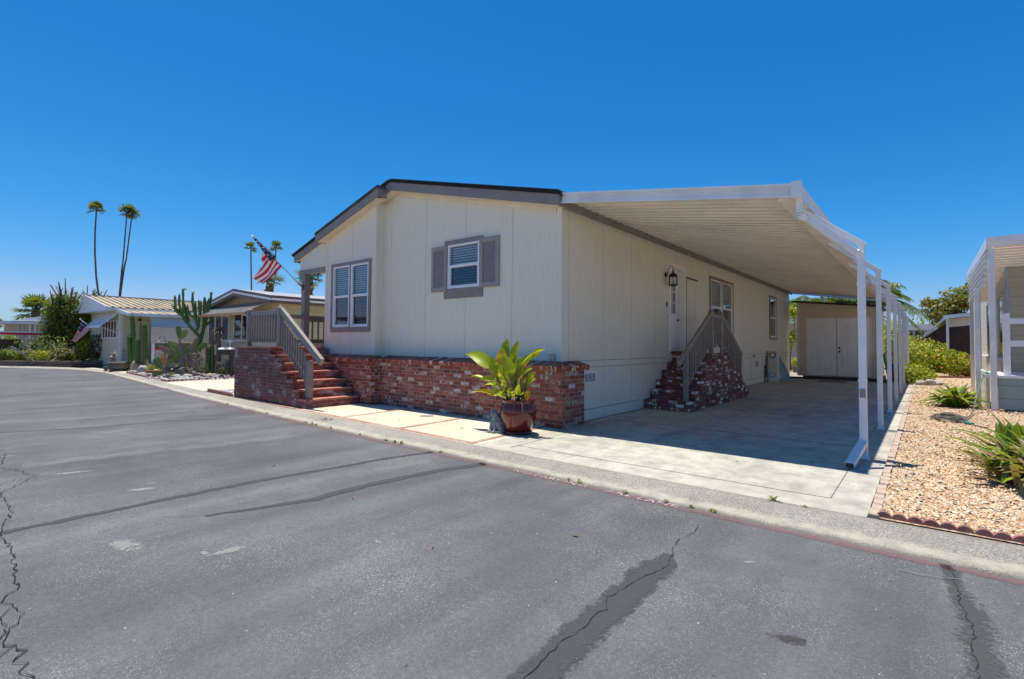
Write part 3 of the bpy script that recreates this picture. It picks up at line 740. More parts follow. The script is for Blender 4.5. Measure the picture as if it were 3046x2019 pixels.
crack([(.20,2.2),(.18,2.9),(.16,3.4),(.18,3.8),(.14,4.1),(.13,4.4),(.10,4.75)], .0022, .014, .04, 5)
CL = [(-9.6,.95),(-8.65,.81),(-8.26,.94),(-7.98,.97),(-7.85,1.04),(-7.64,.93),(-7.4,.82),(-7.23,.69),(-6.8,.68),(-6.34,.69),(-5.98,.60),(-5.58,.54),(-5.34,.57),(-5.06,.56),(-4.72,.54),(-4.58,.51),(-4.37,.51),(-4.21,.43),(-4.09,.46),(-3.96,.49),(-3.81,.43),(-3.66,.37),(-3.58,.41),(-3.47,.44),(-3.38,.40),(-3.34,.43),(-3.29,.41),(-3.1,.43),(-2.6,.36)]
crack(CL, .0038, .016, .035, 6)
crack([(-4.09,.46),(-3.98,.40),(-3.85,.41),(-3.66,.37)], .0028, .01, .035, 7); crack([(-3.58,.41),(-3.5,.36),(-3.4,.33)], .0028, .01, .035, 8)
crack([(-7.85,1.04),(-7.7,.80),(-7.55,.60)], .003, .015, .04, 9); crack([(-4.2,2.0),(-3.9,2.3),(-3.7,2.75),(-3.75,3.2)], .0012, .012, .07, 10)
crack([(-5.2,1.5),(-5.05,1.62),(-4.96,1.78)], .002, .01, .05, 16)
for (x, y, rx, ry, rot) in ((-4.70,1.13,.21,.10,.1),(-4.0,1.58,.19,.06,1.4),(-4.08,1.46,.05,.03,.3),(-7.7,1.32,.22,.07,1.2),(-6.31,1.64,.16,.06,1.2),(-6.5,1.78,.08,.03,1.2),(-9.4,.95,.14,.04,1.2),(-10.6,2.3,.2,.05,1.3),(-3.3,2.4,.05,.02,.2),(-1.0,3.9,.05,.02,1.0)):
    structure('road_patch', disc((x, y, Z1), rx, ry, 24, rot), 'chip')
structure('road_patch', disc((-.575, 3.035, Z1), .14, .075, 24, .3), 'oil')
for pts, w in (([(-5.2,.5),(-5.3,1.5),(-5.3,2.5),(-5.2,3.6),(-5.05,4.5)], .42), ([(-8.6,1.0),(-8.3,2.6),(-8.0,4.2)], .5), ([(-13.5,.3),(-13,2.2),(-12.6,4.4)], .6)):
    structure('road_patch', strip(pts, w, z=ROAD_Z+.002), 'scuff')
m = strip([(x, y-.07) for x, y in dens(EDGE[1:10], 6)], .065, z=Z1); structure('road_edge_stripe', m, 'red_stripe')
def ey(x):
    for (x0, y0), (x1, y1) in zip(EDGE, EDGE[1:]):
        if x1 <= x <= x0: return y0+(y1-y0)*(x-x0)/(x1-x0)
for s_, x, L in (('NO PARKING', -3.90, 1.02), ('FIRE LANE', -2.64, .78)):
    o = text_mesh('painted_letters', s_, .115, 'stripe_white', None, (x, ey(x)-.125, Z2), (0, 0, math.atan2(ey(x+L)-ey(x), L)), kind='structure')
    bpy.context.view_layer.update(); o.scale.x = L/o.dimensions.x
m = MB(); x = -9.0; m.poly([(x-.30, 5.20, -.0285), (x+.22, 5.20, -.0285), (x+.22, 5.42, -.004), (x-.30, 5.42, -.004)]); structure('painted_number_panel', m, 'stripe_white')
o = text_mesh('painted_number', '717', .22, 'label_ink', None, (x-.24, 5.205, -.0235), (math.atan2(.0245, .22), 0, 0), kind='structure')

# ---- loose gravel on the bed beside the driveway
def pebbles(n, areas, size, seed, flat=0.55, zb=0.012):
    rg = np.random.RandomState(seed); vs0 = np.array([(1,0,0),(0,1,0),(-1,0,0),(0,-1,0),(0,0,1),(.7,.7,.45),(-.7,.7,.4),(-.7,-.7,.45),(.7,-.7,.5)], float)
    F0 = np.array([(0,5,4),(5,1,4),(1,6,4),(6,2,4),(2,7,4),(7,3,4),(3,8,4),(8,0,4),(0,1,5),(1,2,6),(2,3,7),(3,0,8)])
    P = np.concatenate([np.stack([x0+(x1-x0)*rg.rand(int(n*w)), y0+(y1-y0)*rg.rand(int(n*w))], 1) for x0, x1, y0, y1, w in areas]); n = len(P)
    s = size*(0.5+0.9*rg.rand(n)**1.5)*(1+0.02*(P[:, 1]-6))
    V = vs0[None]*(1+0.22*rg.normal(size=(n, 9, 1)))*np.stack([s, s*(.55+.4*rg.rand(n)), s*flat], 1)[:, None]
    a = rg.rand(n)*6.283; tl = rg.normal(size=(n, 2))*0.35; c, q = np.cos(a)[:, None], np.sin(a)[:, None]
    X, Y, Z = V[..., 0]*c-V[..., 1]*q, V[..., 0]*q+V[..., 1]*c, V[..., 2]
    Z = Z+X*tl[:, :1]+Y*tl[:, 1:]
    V = np.stack([X+P[:, :1], Y+P[:, 1:], Z+zb], 2)
    m = MB(); m.v = [tuple(p) for p in V.reshape(-1, 3)]
    F = (F0[None]+9*np.arange(n)[:, None, None]).reshape(-1, 3); m.f = F.tolist(); m.mi = [0]*len(F); m.sm = [True]*len(F); m.r = np.repeat(rg.rand(n), len(F0)).tolist()
    return m
def in_bed(m): return m
pebbles(40000, [(-.33,1.6,5.52,8.5,.42),(-.33,1.8,8.5,13,.34),(-.33,2.0,13,20,.16),(-.33,2.5,20,30,.08)], .0165, 1).build('loose_gravel', 'pebble', label='tan and cream pebbles covering the bed beside the driveway', category='gravel', kind='stuff')
pebbles(1500, [(-16.4,-14.62,by(-15.5)+.12,7.3,1)], .045, 2, zb=-.01).build('loose_pebbles', 'grey_pebble', label='grey and white pebbles beside the brick porch', category='gravel', kind='stuff')
pebbles(1800, [(-24,-21.3,6.2,9.2,.7),(-28,-24,6.6,9.5,.3)], .05, 3, zb=0.0).build('loose_pebbles', 'grey_pebble', label='pale pebbles strewn among the cactus plants', category='gravel', kind='stuff')
# paver edging between driveway and gravel: a row of small bricks set on edge
pv = None; rg = random.Random(5); y = 5.46; k = 0
m0 = MB(); m0.box(-.04, .04, 0, .205, -.03, .03)
while y < 26:
    if pv is None:
        pv = m0.build('edging_brick', 'paver_brick', label='weathered pink brick in the edging row between driveway and gravel', category='edging brick', group='bricks edging the driveway'); bevel(pv, .008, 2); o = pv
    else: o = pv.copy(); COL.objects.link(o)
    o.location = (-.378+rg.uniform(-.006, .006), y, rg.uniform(-.008, .004)); o.rotation_euler = (rg.uniform(-.02, .02), rg.uniform(-.04, .04), rg.uniform(-.02, .02)); y += .213
def scallop(name, L, lobes, h, mat, th=.05):
    m = MB(); w = L/lobes; pts = [(0, 0, -.06)]
    for i in range(lobes):
        for k in range(7):
            t = k/6
            if i and k == 0: continue
            pts.append((i*w+w*t, 0, h*(.45+.55*math.sin(math.pi*t)**.8)))
    pts.append((L, 0, -.06)); m.prism(pts, (0, th, 0))
    return m.build(name, mat)
def edge_run(pts, label, group, L=.63, lobes=6, h=.065, mat='scallop_brick'):
    first = None
    for a, b in zip(pts, pts[1:]):
        a, b = Vector((*a, 0)), Vector((*b, 0)); d = b-a; n_ = max(1, int(round(d.length/L))); ang = math.atan2(d.y, d.x)
        for k in range(n_):
            if first is None: first = scallop('edging_block', L*.992, lobes, h, mat); o = first; tag(o, label, 'garden edging', group)
            else: o = first.copy(); COL.objects.link(o)
            p = a+d*(k/n_); o.location = (p.x, p.y, random.uniform(-.004, .004)); o.rotation_euler = (0, 0, ang+random.uniform(-.012, .012)); o.scale.x = d.length/n_/L
random.seed(3)
edge_run([(-.36, by(0)+.045), (2.2, by(2)+.04)], 'scalloped red concrete edging block between gutter and tan gravel', 'scalloped blocks along the gravel')
edge_run([(-28.3, 6.62), (-24.6, 6.36), (-21.25, 6.18)], 'scalloped pink edging block along the street side of the cactus bed', 'scalloped blocks along the street side of the cactus bed', L=.6, lobes=4, h=.07)
edge_run([(-21.25, 6.18), (-21.9, 9.2)], 'scalloped pink edging block between the cactus bed and the pale driveway', 'scalloped blocks beside the pale driveway', L=.6, lobes=4, h=.07)
edge_run([(-16.5, by(-16.5)+.05), (-14.62, by(-14.6)+.05)], 'scalloped pink edging block by grey pebbles at the brick porch', 'scalloped blocks by the porch pebbles', L=.6, lobes=5, h=.09)
edge_run([(-.3, 31.6), (2.4, 32.6)], 'low scalloped edging block at the far end of the gravel', 'edging blocks at the far end of the gravel', L=.6, lobes=4, h=.1)
# weeds in the gutter joint
rg = random.Random(11); W0 = []
for i in range(3):
    m = MB()
    for k in range(16):
        a = rg.uniform(0, 6.28); l = rg.uniform(.03, .085); e = rg.uniform(.3, 1.3)
        d = Vector((math.cos(a)*math.cos(e), math.sin(a)*math.cos(e), math.sin(e)))
        m.ribbon([Vector((math.cos(a)*.008, math.sin(a)*.008, 0)), d*l*.5, d*l+Vector((0, 0, -.3*l))], [.003, .006, .001], r=rg.random())
    W0.append(m)
first = {}
for i, (x, t, s) in enumerate([(-1.16,.98,1.3),(-1.55,.03,.9),(-1.75,.02,.7),(-2.0,.02,.8),(-2.45,.03,.9),(-3.0,.02,1.0),(-3.15,.03,.6),(-5.3,.03,.8),(-6.2,.03,1.2),(-6.35,.02,1.0),(-6.6,.03,.9),(-7.3,.03,.8),(-8.2,.02,.9),(-8.75,.04,1.0),(-8.9,.03,1.1),(-9.15,.02,.8),(-10.9,.03,1.0),(-13.2,.03,1.0),(-18.6,.03,1.2),(-.9,.97,.5)]):
    k = i % 3
    if k not in first: o = first[k] = W0[k].build('weed', 'weed', label='small green weed growing in the gutter joint', category='weed', group='weeds along the gutter')
    else: o = first[k].copy(); COL.objects.link(o)
    y0, y1 = ey(x), by(x); o.location = (x, y0+(y1-y0)*t, -.045 if t < .5 else 0); o.rotation_euler.z = i*1.3; o.scale = (s, s, s)
m = strip(wander([(-.17, 4.44), (-.05, 4.45), (.05, 4.48), (.14, 4.52)], .006, .04, 5), .003, z=Z2)
m = MB(); m.tube([(p[0], p[1], Z2+.003) for p in wander([(-.17, 4.42), (-.05, 4.43), (.05, 4.46), (.16, 4.52)], .006, .04, 5)], .0025, 5); m.build('twig', 'white_stone', label='pale dry twig lying on the road near the gutter', category='twig')
rg = random.Random(4)
leafm = None
for (x, y) in [(-1.9,6.9),(-1.45,7.3),(-1.2,7.6),(-1.15,7.45),(-3.1,7.9),(-2.7,8.0),(-3.8,8.6),(-.47,7.9),(-.5,8.2),(-6.3,6.3),(-7.9,6.2),(-8.6,6.7),(-9.6,6.6),(-9.4,6.9),(-10.2,6.95),(-2.2,3.5),(-2.9,2.6),(-4.4,2.9),(-6.3,3.0)]:
    z = 0.002 if y > 5.5 else ROAD_Z+.002
    if leafm is None:
        m = MB(); m.ribbon([(0, -.03, .002), (0, 0, .008), (0, .03, .004)], [.003, .014, .002], fold=.4); leafm = m.build('fallen_leaf', 'dead_leaf', label='dry brown leaf lying on the pavement', category='leaf', group='dry leaves on the ground'); o = leafm
    else: o = leafm.copy(); COL.objects.link(o)
    o.location = (x, y, z); o.rotation_euler = (rg.uniform(-.2, .2), rg.uniform(-.2, .2), rg.uniform(0, 6)); k = rg.uniform(.7, 1.4); o.scale = (k, k, k)
# ------------------------------------------------------------------ the main home
XR, YF, YB = -5.17, 7.70, 27.6
H = thing('mobile_home', (-9.9, 7.7, 0), 'cream single-storey home with taupe trim, brick skirt and shuttered front window', 'house')
zr = lambda x: 5.40-0.243*(x+9.98) if x > -9.98 else 5.40+0.286*(x+9.98)
# front wall right of the bay
hole_f = (-8.19, -7.23, 2.69, 3.66)
m = MB(); wall_grid(m, 'front', YF, .12, -10.53, XR, .2, 4.0, [hole_f])
m.prism([(XR, YF, 4.0), (-10.53, YF, 4.0), (-10.53, YF, zr(-10.53)-.1), (-9.98, YF, zr(-9.98)-.1), (XR, YF, zr(XR)-.1)], (0, .12, 0))
m.build('wall', 'siding', H)
m = MB(); m.box(XR-.10, XR+.012, YF-.012, YF-.0005, 1.1, zr(XR)-.22); m.box(XR+.0005, XR+.012, YF, YF+.10, 1.1, 4.0)
m.build('corner_board', 'siding', H); boxpart('corner_board', 'siding', H, -10.528, -10.43, YF-.012, YF-.0005, 1.1, 5.0)
wd = window(H, 'front', YF, *hole_f, split=.51, trim=dict(w=.04, ext=.06, b=.22, t=.10, sides=False, double=True), nslat=17)
def shutter(x0, x1, z0, z1):
    m = MB(); f = .085; y1, y0 = YF-.002, YF-.045
    for a, b, c, d in ((x0, x0+f, z0, z1), (x1-f, x1, z0, z1), (x0+f, x1-f, z0, z0+f*1.15), (x0+f, x1-f, z1-f*1.15, z1)): m.box(a, b, y0, y1, c, d)
    n_ = 22
    for i in range(n_):
        z = z0+f*1.15+(z1-z0-f*2.3)*i/n_; m.obox((x0+f, y0+.012, z), (x1-x0-2*f, 0, 0), (0, .012, .038), (0, .004, .001))
    m.box(x0+f, x1-f, y1-.008, y1, z0+f, z1-f)
    m.build('shutter', 'shutter', H)
shutter(-8.70, -8.20, 2.64, 3.66); shutter(-7.20, -6.67, 2.66, 3.70)
# the bay
YBAY = 7.45; bh = (-12.42, -10.80, 1.89, 3.52); zbay = lambda x: 5.22+0.278*(x+10.15)
m = MB(); wall_grid(m, 'front', YBAY, .10, -12.83, -10.53, .2, 3.9, [bh])
m.prism([(-10.53, YBAY, 3.9), (-12.83, YBAY, 3.9), (-12.83, YBAY, zbay(-12.83)-.08), (-10.53, YBAY, zbay(-10.53)-.08)], (0, .10, 0))
m.box(-10.63, -10.53, YBAY+.10, YF, .2, 5.06); m.box(-12.83, -12.73, YBAY+.10, 10.2, .2, 4.2)
m.build('bay_wall', 'siding', H)
m = MB(); m.box(-10.62, -10.518, YBAY-.012, YBAY-.0005, 1.15, 5.02); m.box(-10.53+.0005, -10.518, YBAY, YBAY+.09, 1.15, 5.02); m.build('corner_board', 'siding', H); boxpart('corner_board', 'siding', H, -12.83, -12.74, YBAY-.012, YBAY-.0005, 1.15, 4.42)
window(H, 'front', YBAY, *bh, split=.5, trim=dict(w=.10, b=.13, t=.08), nslat=28, lights=2)
# porch: post, beam, gable panel, back wall
m = MB(); m.prism([(-12.831, 7.50, 3.60), (-14.35, 7.50, 3.60), (-14.35, 7.50, zr(-14.35)-.08), (-12.831, 7.50, zr(-12.831)-.08)], (0, .08, 0)); m.build('porch_gable', 'siding', H)
bevel(boxpart('porch_beam', 'taupe', H, -14.35, -12.832, 7.47, 7.60, 3.46, 3.599), .006)
boxpart('porch_ceiling', 'soffit', H, -14.35, -12.84, 7.601, 10.2, 3.60, 3.63)
bevel(boxpart('porch_post', 'taupe', H, -14.18, -13.98, 7.46, 7.62, 1.372, 3.459), .006)
m = MB(); m.box(-14.35, -12.831, 10.2, 10.3, .2, 3.9); m.box(-14.35, -14.25, 10.3, YB, 0, 4.0); m.box(-14.25, XR-.2, YB-.1, YB, 0, 4.0)
m.prism([(-14.25, YB, 4.0), (XR-.2, YB, 4.0), (-9.98, YB, 5.2)], (0, -.1, 0)); m.build('rear_wall', 'siding', H)
# side wall with door, closet and two windows
w2, w3, dr = (15.98, 18.26, 1.84, 3.56), (23.66, 24.86, 1.84, 3.56), (12.82, 13.80, 1.30, 3.56)
m = MB(); wall_grid(m, 'side', XR, .10, YF+.1201, YB, 0.0, 4.05, [w2, w3, dr]); m.build('side_wall', 'siding', H)
m = MB(); m.box(XR, XR+.014, 8.18, 12.60, 1.03, 1.17); m.box(XR, XR+.014, 14.9, YB, 1.03, 1.17); m.box(XR, XR+.012, 8.18, 11.0, 0, .21); m.box(XR, XR+.012, 15.9, YB, 0, .21)
m.box(XR-.1, XR+.0005+.01, YB+.0005, YB+.02, 0, 4.0); m.build('skirt_board', 'siding', H)
window(H, 'side', XR, *w2, split=.5, trim=dict(w=.10, b=.08, t=.09), nslat=30, lights=2, blind_to=.95)
window(H, 'side', XR, *w3, split=.5, trim=dict(w=.09, b=.08, t=.09), nslat=30, blinds=False)
# door in its recess
m = MB(); y0, y1, z0, z1 = dr; xd = XR-.17
m.box(XR+.0005, XR+.02, y0-.09, y0, z0, z1+.09); m.box(XR+.0005, XR+.02, y1, y1+.07, z0, z1+.09); m.box(XR+.0005, XR+.02, y0, y1, z1, z1+.09); m.box(XR-.165, XR+.018, y1-.02, y1-.0005, z0, z1-.0005); m.box(XR-.165, XR+.018, y0+.0005, y0+.02, z0, z1-.0005); m.box(XR-.165, XR+.018, y0+.0205, y1-.0205, z1-.02, z1-.0005); m.build('door_frame', 'door_white', H)
D_ = MB(); zl0, zl1 = 2.35, 3.25; ya, yb_ = 13.02, 13.62
D_.box(xd-.04, xd, y0, ya, z0+.02, z1); D_.box(xd-.04, xd, yb_, y1, z0+.02, z1); D_.box(xd-.04, xd, ya, yb_, z0+.02, zl0); D_.box(xd-.04, xd, ya, yb_, zl1, z1)
for a, b in ((ya, ya+.22), (yb_-.22, yb_)):
    for c, d in ((1.46, 1.95), ): D_.box(xd, xd+.010, a, b, c, d)
D_.box(xd, xd+.012, ya-.03, yb_+.03, zl0-.035, zl0-.001); D_.box(xd, xd+.012, ya-.03, yb_+.03, zl1+.001, zl1+.035)
door = D_.build('door', 'door_white', H); bevel(door, .004)
m = MB()
for k in range(1, 3): m.box(xd-.03, xd+.005, ya+(yb_-ya)*k/3-.012, ya+(yb_-ya)*k/3+.012, zl0, zl1)
for k in range(1, 3): m.box(xd-.0299, xd+.0049, ya, yb_, zl0+(zl1-zl0)*k/3-.012, zl0+(zl1-zl0)*k/3+.012)
m.build('muntin', 'door_white', door)
boxpart('pane', 'glass', door, xd-.024, xd-.018, ya, yb_, zl0, zl1); boxpart('room', 'dark_inside', H, xd-.5, xd-.3, y0-.3, y1+.3, z0, z1)
m = MB(); m.lathe((0, 0, 0), [(.0, 0), (.025, .005), (.03, .025), (.02, .05), (0, .055)], 12); 
for i, p in enumerate(m.v): m.v[i] = (xd+p[2], 13.72+p[0], 2.18+p[1])
m.build('knob', 'bronze', door)
boxpart('threshold', 'bronze', H, XR-.16, XR+.03, y0, y1, z0-.03, z0+.015)
m = MB(); m.box(XR, XR+.025, 13.93, 14.74, 1.31, 3.33); m.box(XR+.0251, XR+.033, 14.05, 14.60, 1.5, 1.53); m.box(XR+.0251, XR+.033, 14.05, 14.60, 3.14, 3.17); m.box(XR+.0251, XR+.033, 14.05, 14.08, 1.531, 3.139); m.box(XR+.0251, XR+.033, 14.57, 14.60, 1.531, 3.139)
closet = m.build('closet_door', 'cream_paint', H); bevel(closet, .004)
m = MB(); m.box(XR, XR+.012, 13.90, 13.928, 1.31, 3.36); m.box(XR, XR+.012, 14.742, 14.76, 1.31, 3.36); m.box(XR, XR+.045, 13.90, 14.80, 3.361, 3.385); m.build('door_gap', 'bronze', closet)
m = MB(); m.box(XR+.001, XR+.02, 19.55, 22.6, .24, .255); m.box(XR+.001, XR+.02, 19.55, 19.58, .256, 1.0); m.box(XR+.001, XR+.02, 22.57, 22.6, .256, 1.0); m.box(XR+.001, XR+.02, 20.6, 20.62, .256, 1.0); m.build('crawl_hatch', 'cream_paint', H)
for (a, b, c, d) in ((8.48, 8.96, .72, .95), (21.2, 21.7, .62, .92), (25.3, 25.7, .6, .85)):
    v = MB(); v.box(XR+.001, XR+.012, a, b, c, d); vo_ = v.build('vent', 'white_metal', H)
    g = MB(); w_ = (b-a-.06)/3
    for k in range(3): g.box(XR+.012, XR+.016, a+.03+k*w_+.012, a+.03+(k+1)*w_-.012, c+.03, d-.03)
    g.build('grille', 'vent_grille', vo_)
# roof: sheathing, shingles, fascia, soffit
def slab(m, pts, th, y0, y1): m.prism([(x, y0, z) for x, z in pts]+[(x, y0, z-th) for x, z in pts[::-1]], (0, y1-y0, 0))
m = MB(); top = [(-14.68, zr(-14.68)+.05), (-9.98, zr(-9.98)+.05), (-5.02, zr(-5.02)+.05)]
slab(m, top, .07, 7.42, YB+.25)
bay_top = [(-12.95, zbay(-12.95)+.05), (-10.12, zbay(-10.12)+.05)]
slab(m, bay_top, .07, 7.16, 7.419)
roof = m.build('roof', 'shingle', H)
m = MB(); rg = random.Random(2)                                    # butt edges of the shingle courses that break the roof line
for s_ in (-1, 1):
    for k in range(34):
        x = -9.98+s_*(.05+k*.143); z = zr(x)+.05
        if not -14.7 < x < -5.0: continue
        for j in range(3 if k < 33 else 1):
            yy = 7.405+j*.5; l = rg.uniform(.25, .5)
            m.obox((x, yy, z), (s_*.15, 0, (zr(x+s_*.15)-zr(x))+.004), (0, l, 0), (0, 0, .012), 0, rg.random())
m.build('shingle_edge', 'shingle', H)
m = MB(); d = .2
def rake(xa, xb, zf, y0, th=.035, h=.2):
    m.prism([(xa, y0, zf(xa)-.015), (xb, y0, zf(xb)-.015), (xb, y0, zf(xb)-.015-h), (xa, y0, zf(xa)-.015-h)], (0, th, 0))
rake(-9.98, -5.06, zr, 7.44); rake(-10.2, -9.981, zr, 7.4401); rake(-14.62, -12.96, zr, 7.44); rake(-12.92, -10.15, zbay, 7.18)
m.box(-10.15+.0005, -10.115, 7.18, 7.44, zbay(-10.15)-.215, zbay(-10.15)-.015); m.box(-12.955, -12.921, 7.18, 7.5, zbay(-12.92)-.215, zbay(-12.92)-.015)
m.box(-5.095, -5.06, 7.4755, YB+.2, zr(-5.06)-.215, zr(-5.06)-.02); m.box(-14.62, -14.585, 7.4755, YB+.2, zr(-14.6)-.215, zr(-14.6)-.02)
m.build('fascia', 'taupe', H)
m = MB()
def soff(xa, xb, zf, y0, y1, dz=.205): m.prism([(xa, y0, zf(xa)-dz), (xb, y0, zf(xb)-dz), (xb, y0, zf(xb)-dz-.02), (xa, y0, zf(xa)-dz-.02)], (0, y1-y0, 0))
soff(-10.5, -9.98, zr, 7.476, 7.70-.0005); soff(-9.98, -5.1, zr, 7.476, 7.6995); soff(-14.58, -12.84, zr, 7.476, 7.4995); soff(-12.9, -10.2, zbay, 7.216, 7.4495)
m.build('soffit', 'soffit', H)
m = MB()
m.prism([(-9.98, YF-.02, zr(-9.98)-.226), (-5.28, YF-.02, zr(-5.28)-.226), (-5.28, YF-.02, zr(-5.28)-.33), (-9.98, YF-.02, zr(-9.98)-.33)], (0, .0195, 0)); m.build('frieze_board', 'soffit', H)
boxpart('eave_trim', 'taupe', H, XR+.0005, XR+.03, YF+.02, YB, 4.02, 4.14)
# brick skirt across the front
m = MB(); rb = random.Random(21); NC = 13; YK, YKB = 7.42, 7.18
brick_run(m, (-10.25, YK, 0), (1,0,0), (0,-1,0), 5.30, .0, NC, rg=rb); brick_run(m, (-4.95, YK, 0), (0,1,0), (1,0,0), .74, .0, NC, phase=1, rg=rb)
brick_run(m, (-13.0, YKB, 0), (1,0,0), (0,-1,0), 2.75, .0, NC, rg=rb); brick_run(m, (-10.25, YKB, 0), (0,1,0), (1,0,0), .24, .0, NC, phase=1, rg=rb)
m.box(-10.2, -4.956, YK+.006, 7.69, 0, 1.03, 1); m.box(-5.12, -4.956, 7.6901, 8.14, 0, 1.03, 1); m.box(-12.99, -10.256, YKB+.006, 7.44, 0, 1.03, 1)
def cap(p0, u, n, L, depth):
    u, n = Vector(u), Vector(n); x = 0
    while x < L-.02:
        w_ = .068; o = Vector(p0)+u*(x+rb.uniform(-.003, .003))+n*(.055+rb.uniform(-.006, .006))+Vector((0, 0, 1.012+rb.uniform(-.003, .003)))
        m.obox(o, u*w_, -n*depth+Vector((0, 0, .075)), Vector((0, 0, .09))+n*.02, 0, rb.random()); x += .0775
cap((-10.3, YK, 0), (1,0,0), (0,-1,0), 5.36, .33); cap((-4.95, YK-.03, 0), (0,1,0), (1,0,0), .80, .26); cap((-13.0, YKB, 0), (1,0,0), (0,-1,0), 2.78, .32); cap((-10.25, YKB, 0), (0,1,0), (1,0,0), .26, .26)
sk = m.build('brick_skirt', ['brick_front', 'brick_front_mortar'], H)
boxpart('cap_mortar', 'brick_front_mortar', sk, -10.24, -5.0, YK+.03, YF-.001, 1.031, 1.07)
m = MB(); m.box(-5.42, -5.29, YF-.016, YF-.0125, 1.20, 1.29); dd = m.build('decal', 'decal', H)
m = MB(); m.box(-5.427, -5.283, YF-.0125, YF-.0122, 1.193, 1.297); m.build('border', 'label_ink', dd)
m = MB()
for z in (1.036, 1.166): m.box(XR+.0005, XR+.0148, 8.18, 12.5, z, z+.010); m.box(XR+.0005, XR+.0148, 15.0, YB, z, z+.010)
m.box(XR+.0005, XR+.0128, 8.18, 11.0, .206, .216); m.box(XR+.0005, XR+.0128, 16.0, YB, .206, .216); m.build('trim_line', 'trim_line', H)
boxpart('doorbell', 'bronze', H, XR+.001, XR+.015, 12.54, 12.60, 2.48, 2.60)

# lantern beside the side door
L = thing('wall_lantern', (XR, 12.5, 3.3), 'bronze carriage lantern on the cream wall beside the white side door', 'wall lamp')
m = MB(); m.lathe((0,0,0), [(.0,0),(.065,.0),(.06,.02),(.02,.03),(.012,.06),(0,.06)], 16)
for i, p in enumerate(m.v): m.v[i] = (XR+p[2], 12.5+p[0], 3.3+p[1])
m.build('wall_plate', 'bronze', L)
m = MB(); m.tube([(XR+.05,12.5,3.3),(XR+.07,12.5,3.42),(XR+.13,12.5,3.53),(XR+.19,12.5,3.50),(XR+.20,12.5,3.44)], .008, 6); m.build('arm', 'bronze', L)
cx, cy = XR+.20, 12.5
m = MB(); m.lathe((cx,cy,0), [(.0,3.43),(.02,3.42),(.012,3.39),(.035,3.37),(.02,3.34),(.085,3.30),(.115,3.25),(.12,3.235),(0,3.235)], 8); m.build('cap', 'bronze', L)
m = MB()
for k in range(6):
    t = 2*math.pi*k/6; m.bar((cx+.10*math.cos(t), cy+.10*math.sin(t), 3.235), (cx+.112*math.cos(t), cy+.112*math.sin(t), 3.02), .012)
m.lathe((cx,cy,0), [(.0,2.995),(.10,2.995),(.122,3.005),(.122,3.025),(0,3.025)], 6); m.build('cage', 'bronze', L)
m = MB(); m.lathe((cx,cy,0), [(.095,3.03),(.092,3.23)], 6); m.build('glass', 'glass', L)
m = MB(); m.lathe((cx,cy,0), [(.0,3.03),(.016,3.03),(.016,3.12),(.0,3.13)], 8); m.build('candle', 'white_paint', L)

# ------------------------------------------------------------------ brick porch steps at the left
P = thing('brick_porch_steps', (-12.5, 6.5, 0), 'red brick porch steps with taupe railing climbing to the left of the bay', 'steps')
rb = random.Random(33); m = MB(); X0, Y0, Y1 = -10.70, 5.79, 7.15; tr, ri = .297, .1957
for k in range(7):
    xr = X0-tr*k; z1 = ri*(k+1); xl = xr-tr if k < 6 else -14.5
    # riser facing +x, front cheek, tread
    brick_run(m, (xr, Y0, 0), (0,1,0), (1,0,0), Y1-Y0, z1-ri+.004, 2, ch=.0775 if k else .0775, phase=k % 2, rg=rb)
    m.box(xl, xr-.006, Y0+.006, Y1, 0, z1-.055, 1)
for k in range(7):
    nose = MB()
    xr = X0-tr*k; z1 = ri*(k+1); xl = xr-tr if k < 6 else -14.5
    brick_top(nose, max(xl, xr-.31), xr+.012, Y0-.012, Y1, z1, .042, along='x', bl=.10, bw=.2, rg=rb)
    if k == 6: brick_top(nose, -14.5, xr-.315, Y0-.012, 10.1, z1, .042, along='y', rg=rb)
    nose.build('tread', 'tread_brick', P)
# front cheek wall: courses stop where the steps do
for c in range(17):
    z = c*.0775
    if z > 1.30: break
    k = min(6, int((z+.03)/ri)); brick_run(m, (-14.5, Y0, 0), (1,0,0), (0,-1,0), (X0-tr*k)+14.5, z+.0, 1, phase=c % 2, rg=rb)
brick_run(m, (-14.5, Y0, 0), (0,1,0), (-1,0,0), 4.3, 0, 17, rg=rb); m.box(-14.49, -12.6, Y1+.001, 10.1, 0, 1.31, 1)
m.build('brick_base', ['brick_deck', 'brick_deck_mortar'], P)
def post(name, x, y, z0, z1, w=.10, parent=P, dome=True):
    m = MB(); m.box(x-w/2, x+w/2, y-w/2, y+w/2, z0, z1)
    o = m.build(name, 'taupe_rail', parent); bevel(o, .008)
    if dome: c = MB(); c.lathe((x, y, z1), [(w*.5,0),(w*.49,.015),(w*.36,.035),(w*.15,.045),(0,.047)], 12); c.build('cap', 'taupe_rail', o)
    return o
YR = Y0+.12
post('newel_post', -13.92, YR, 1.372, 2.32, .13); post('newel_post', -12.22, YR, 1.372, 2.32, .13)
post('newel_post', -10.83, YR+.02, ri, 1.07, .13, dome=False)
bevel(boxpart('top_rail', 'taupe_rail', P, -13.85, -12.29, YR-.03, YR+.03, 2.16, 2.27), .006); bevel(boxpart('bottom_rail', 'taupe_rail', P, -13.85, -12.29, YR-.025, YR+.025, 1.47, 1.55), .006)
boxpart('kick_board', 'soffit', P, -13.85, -12.29, YR+.03, YR+.05, 1.374, 1.46)
m = MB(); m.box(-.02, .02, -.019, .019, 0, .66); bal = None
for k in range(11):
    x = -13.79+k*(1.42/10)
    if bal is None: bal = m.build('baluster', 'taupe_rail', P, local=True); o = bal
    else: o = bal.copy(); COL.objects.link(o); o.parent = P
    o.location = Vector((x, YR-.048, 1.5))-P.location
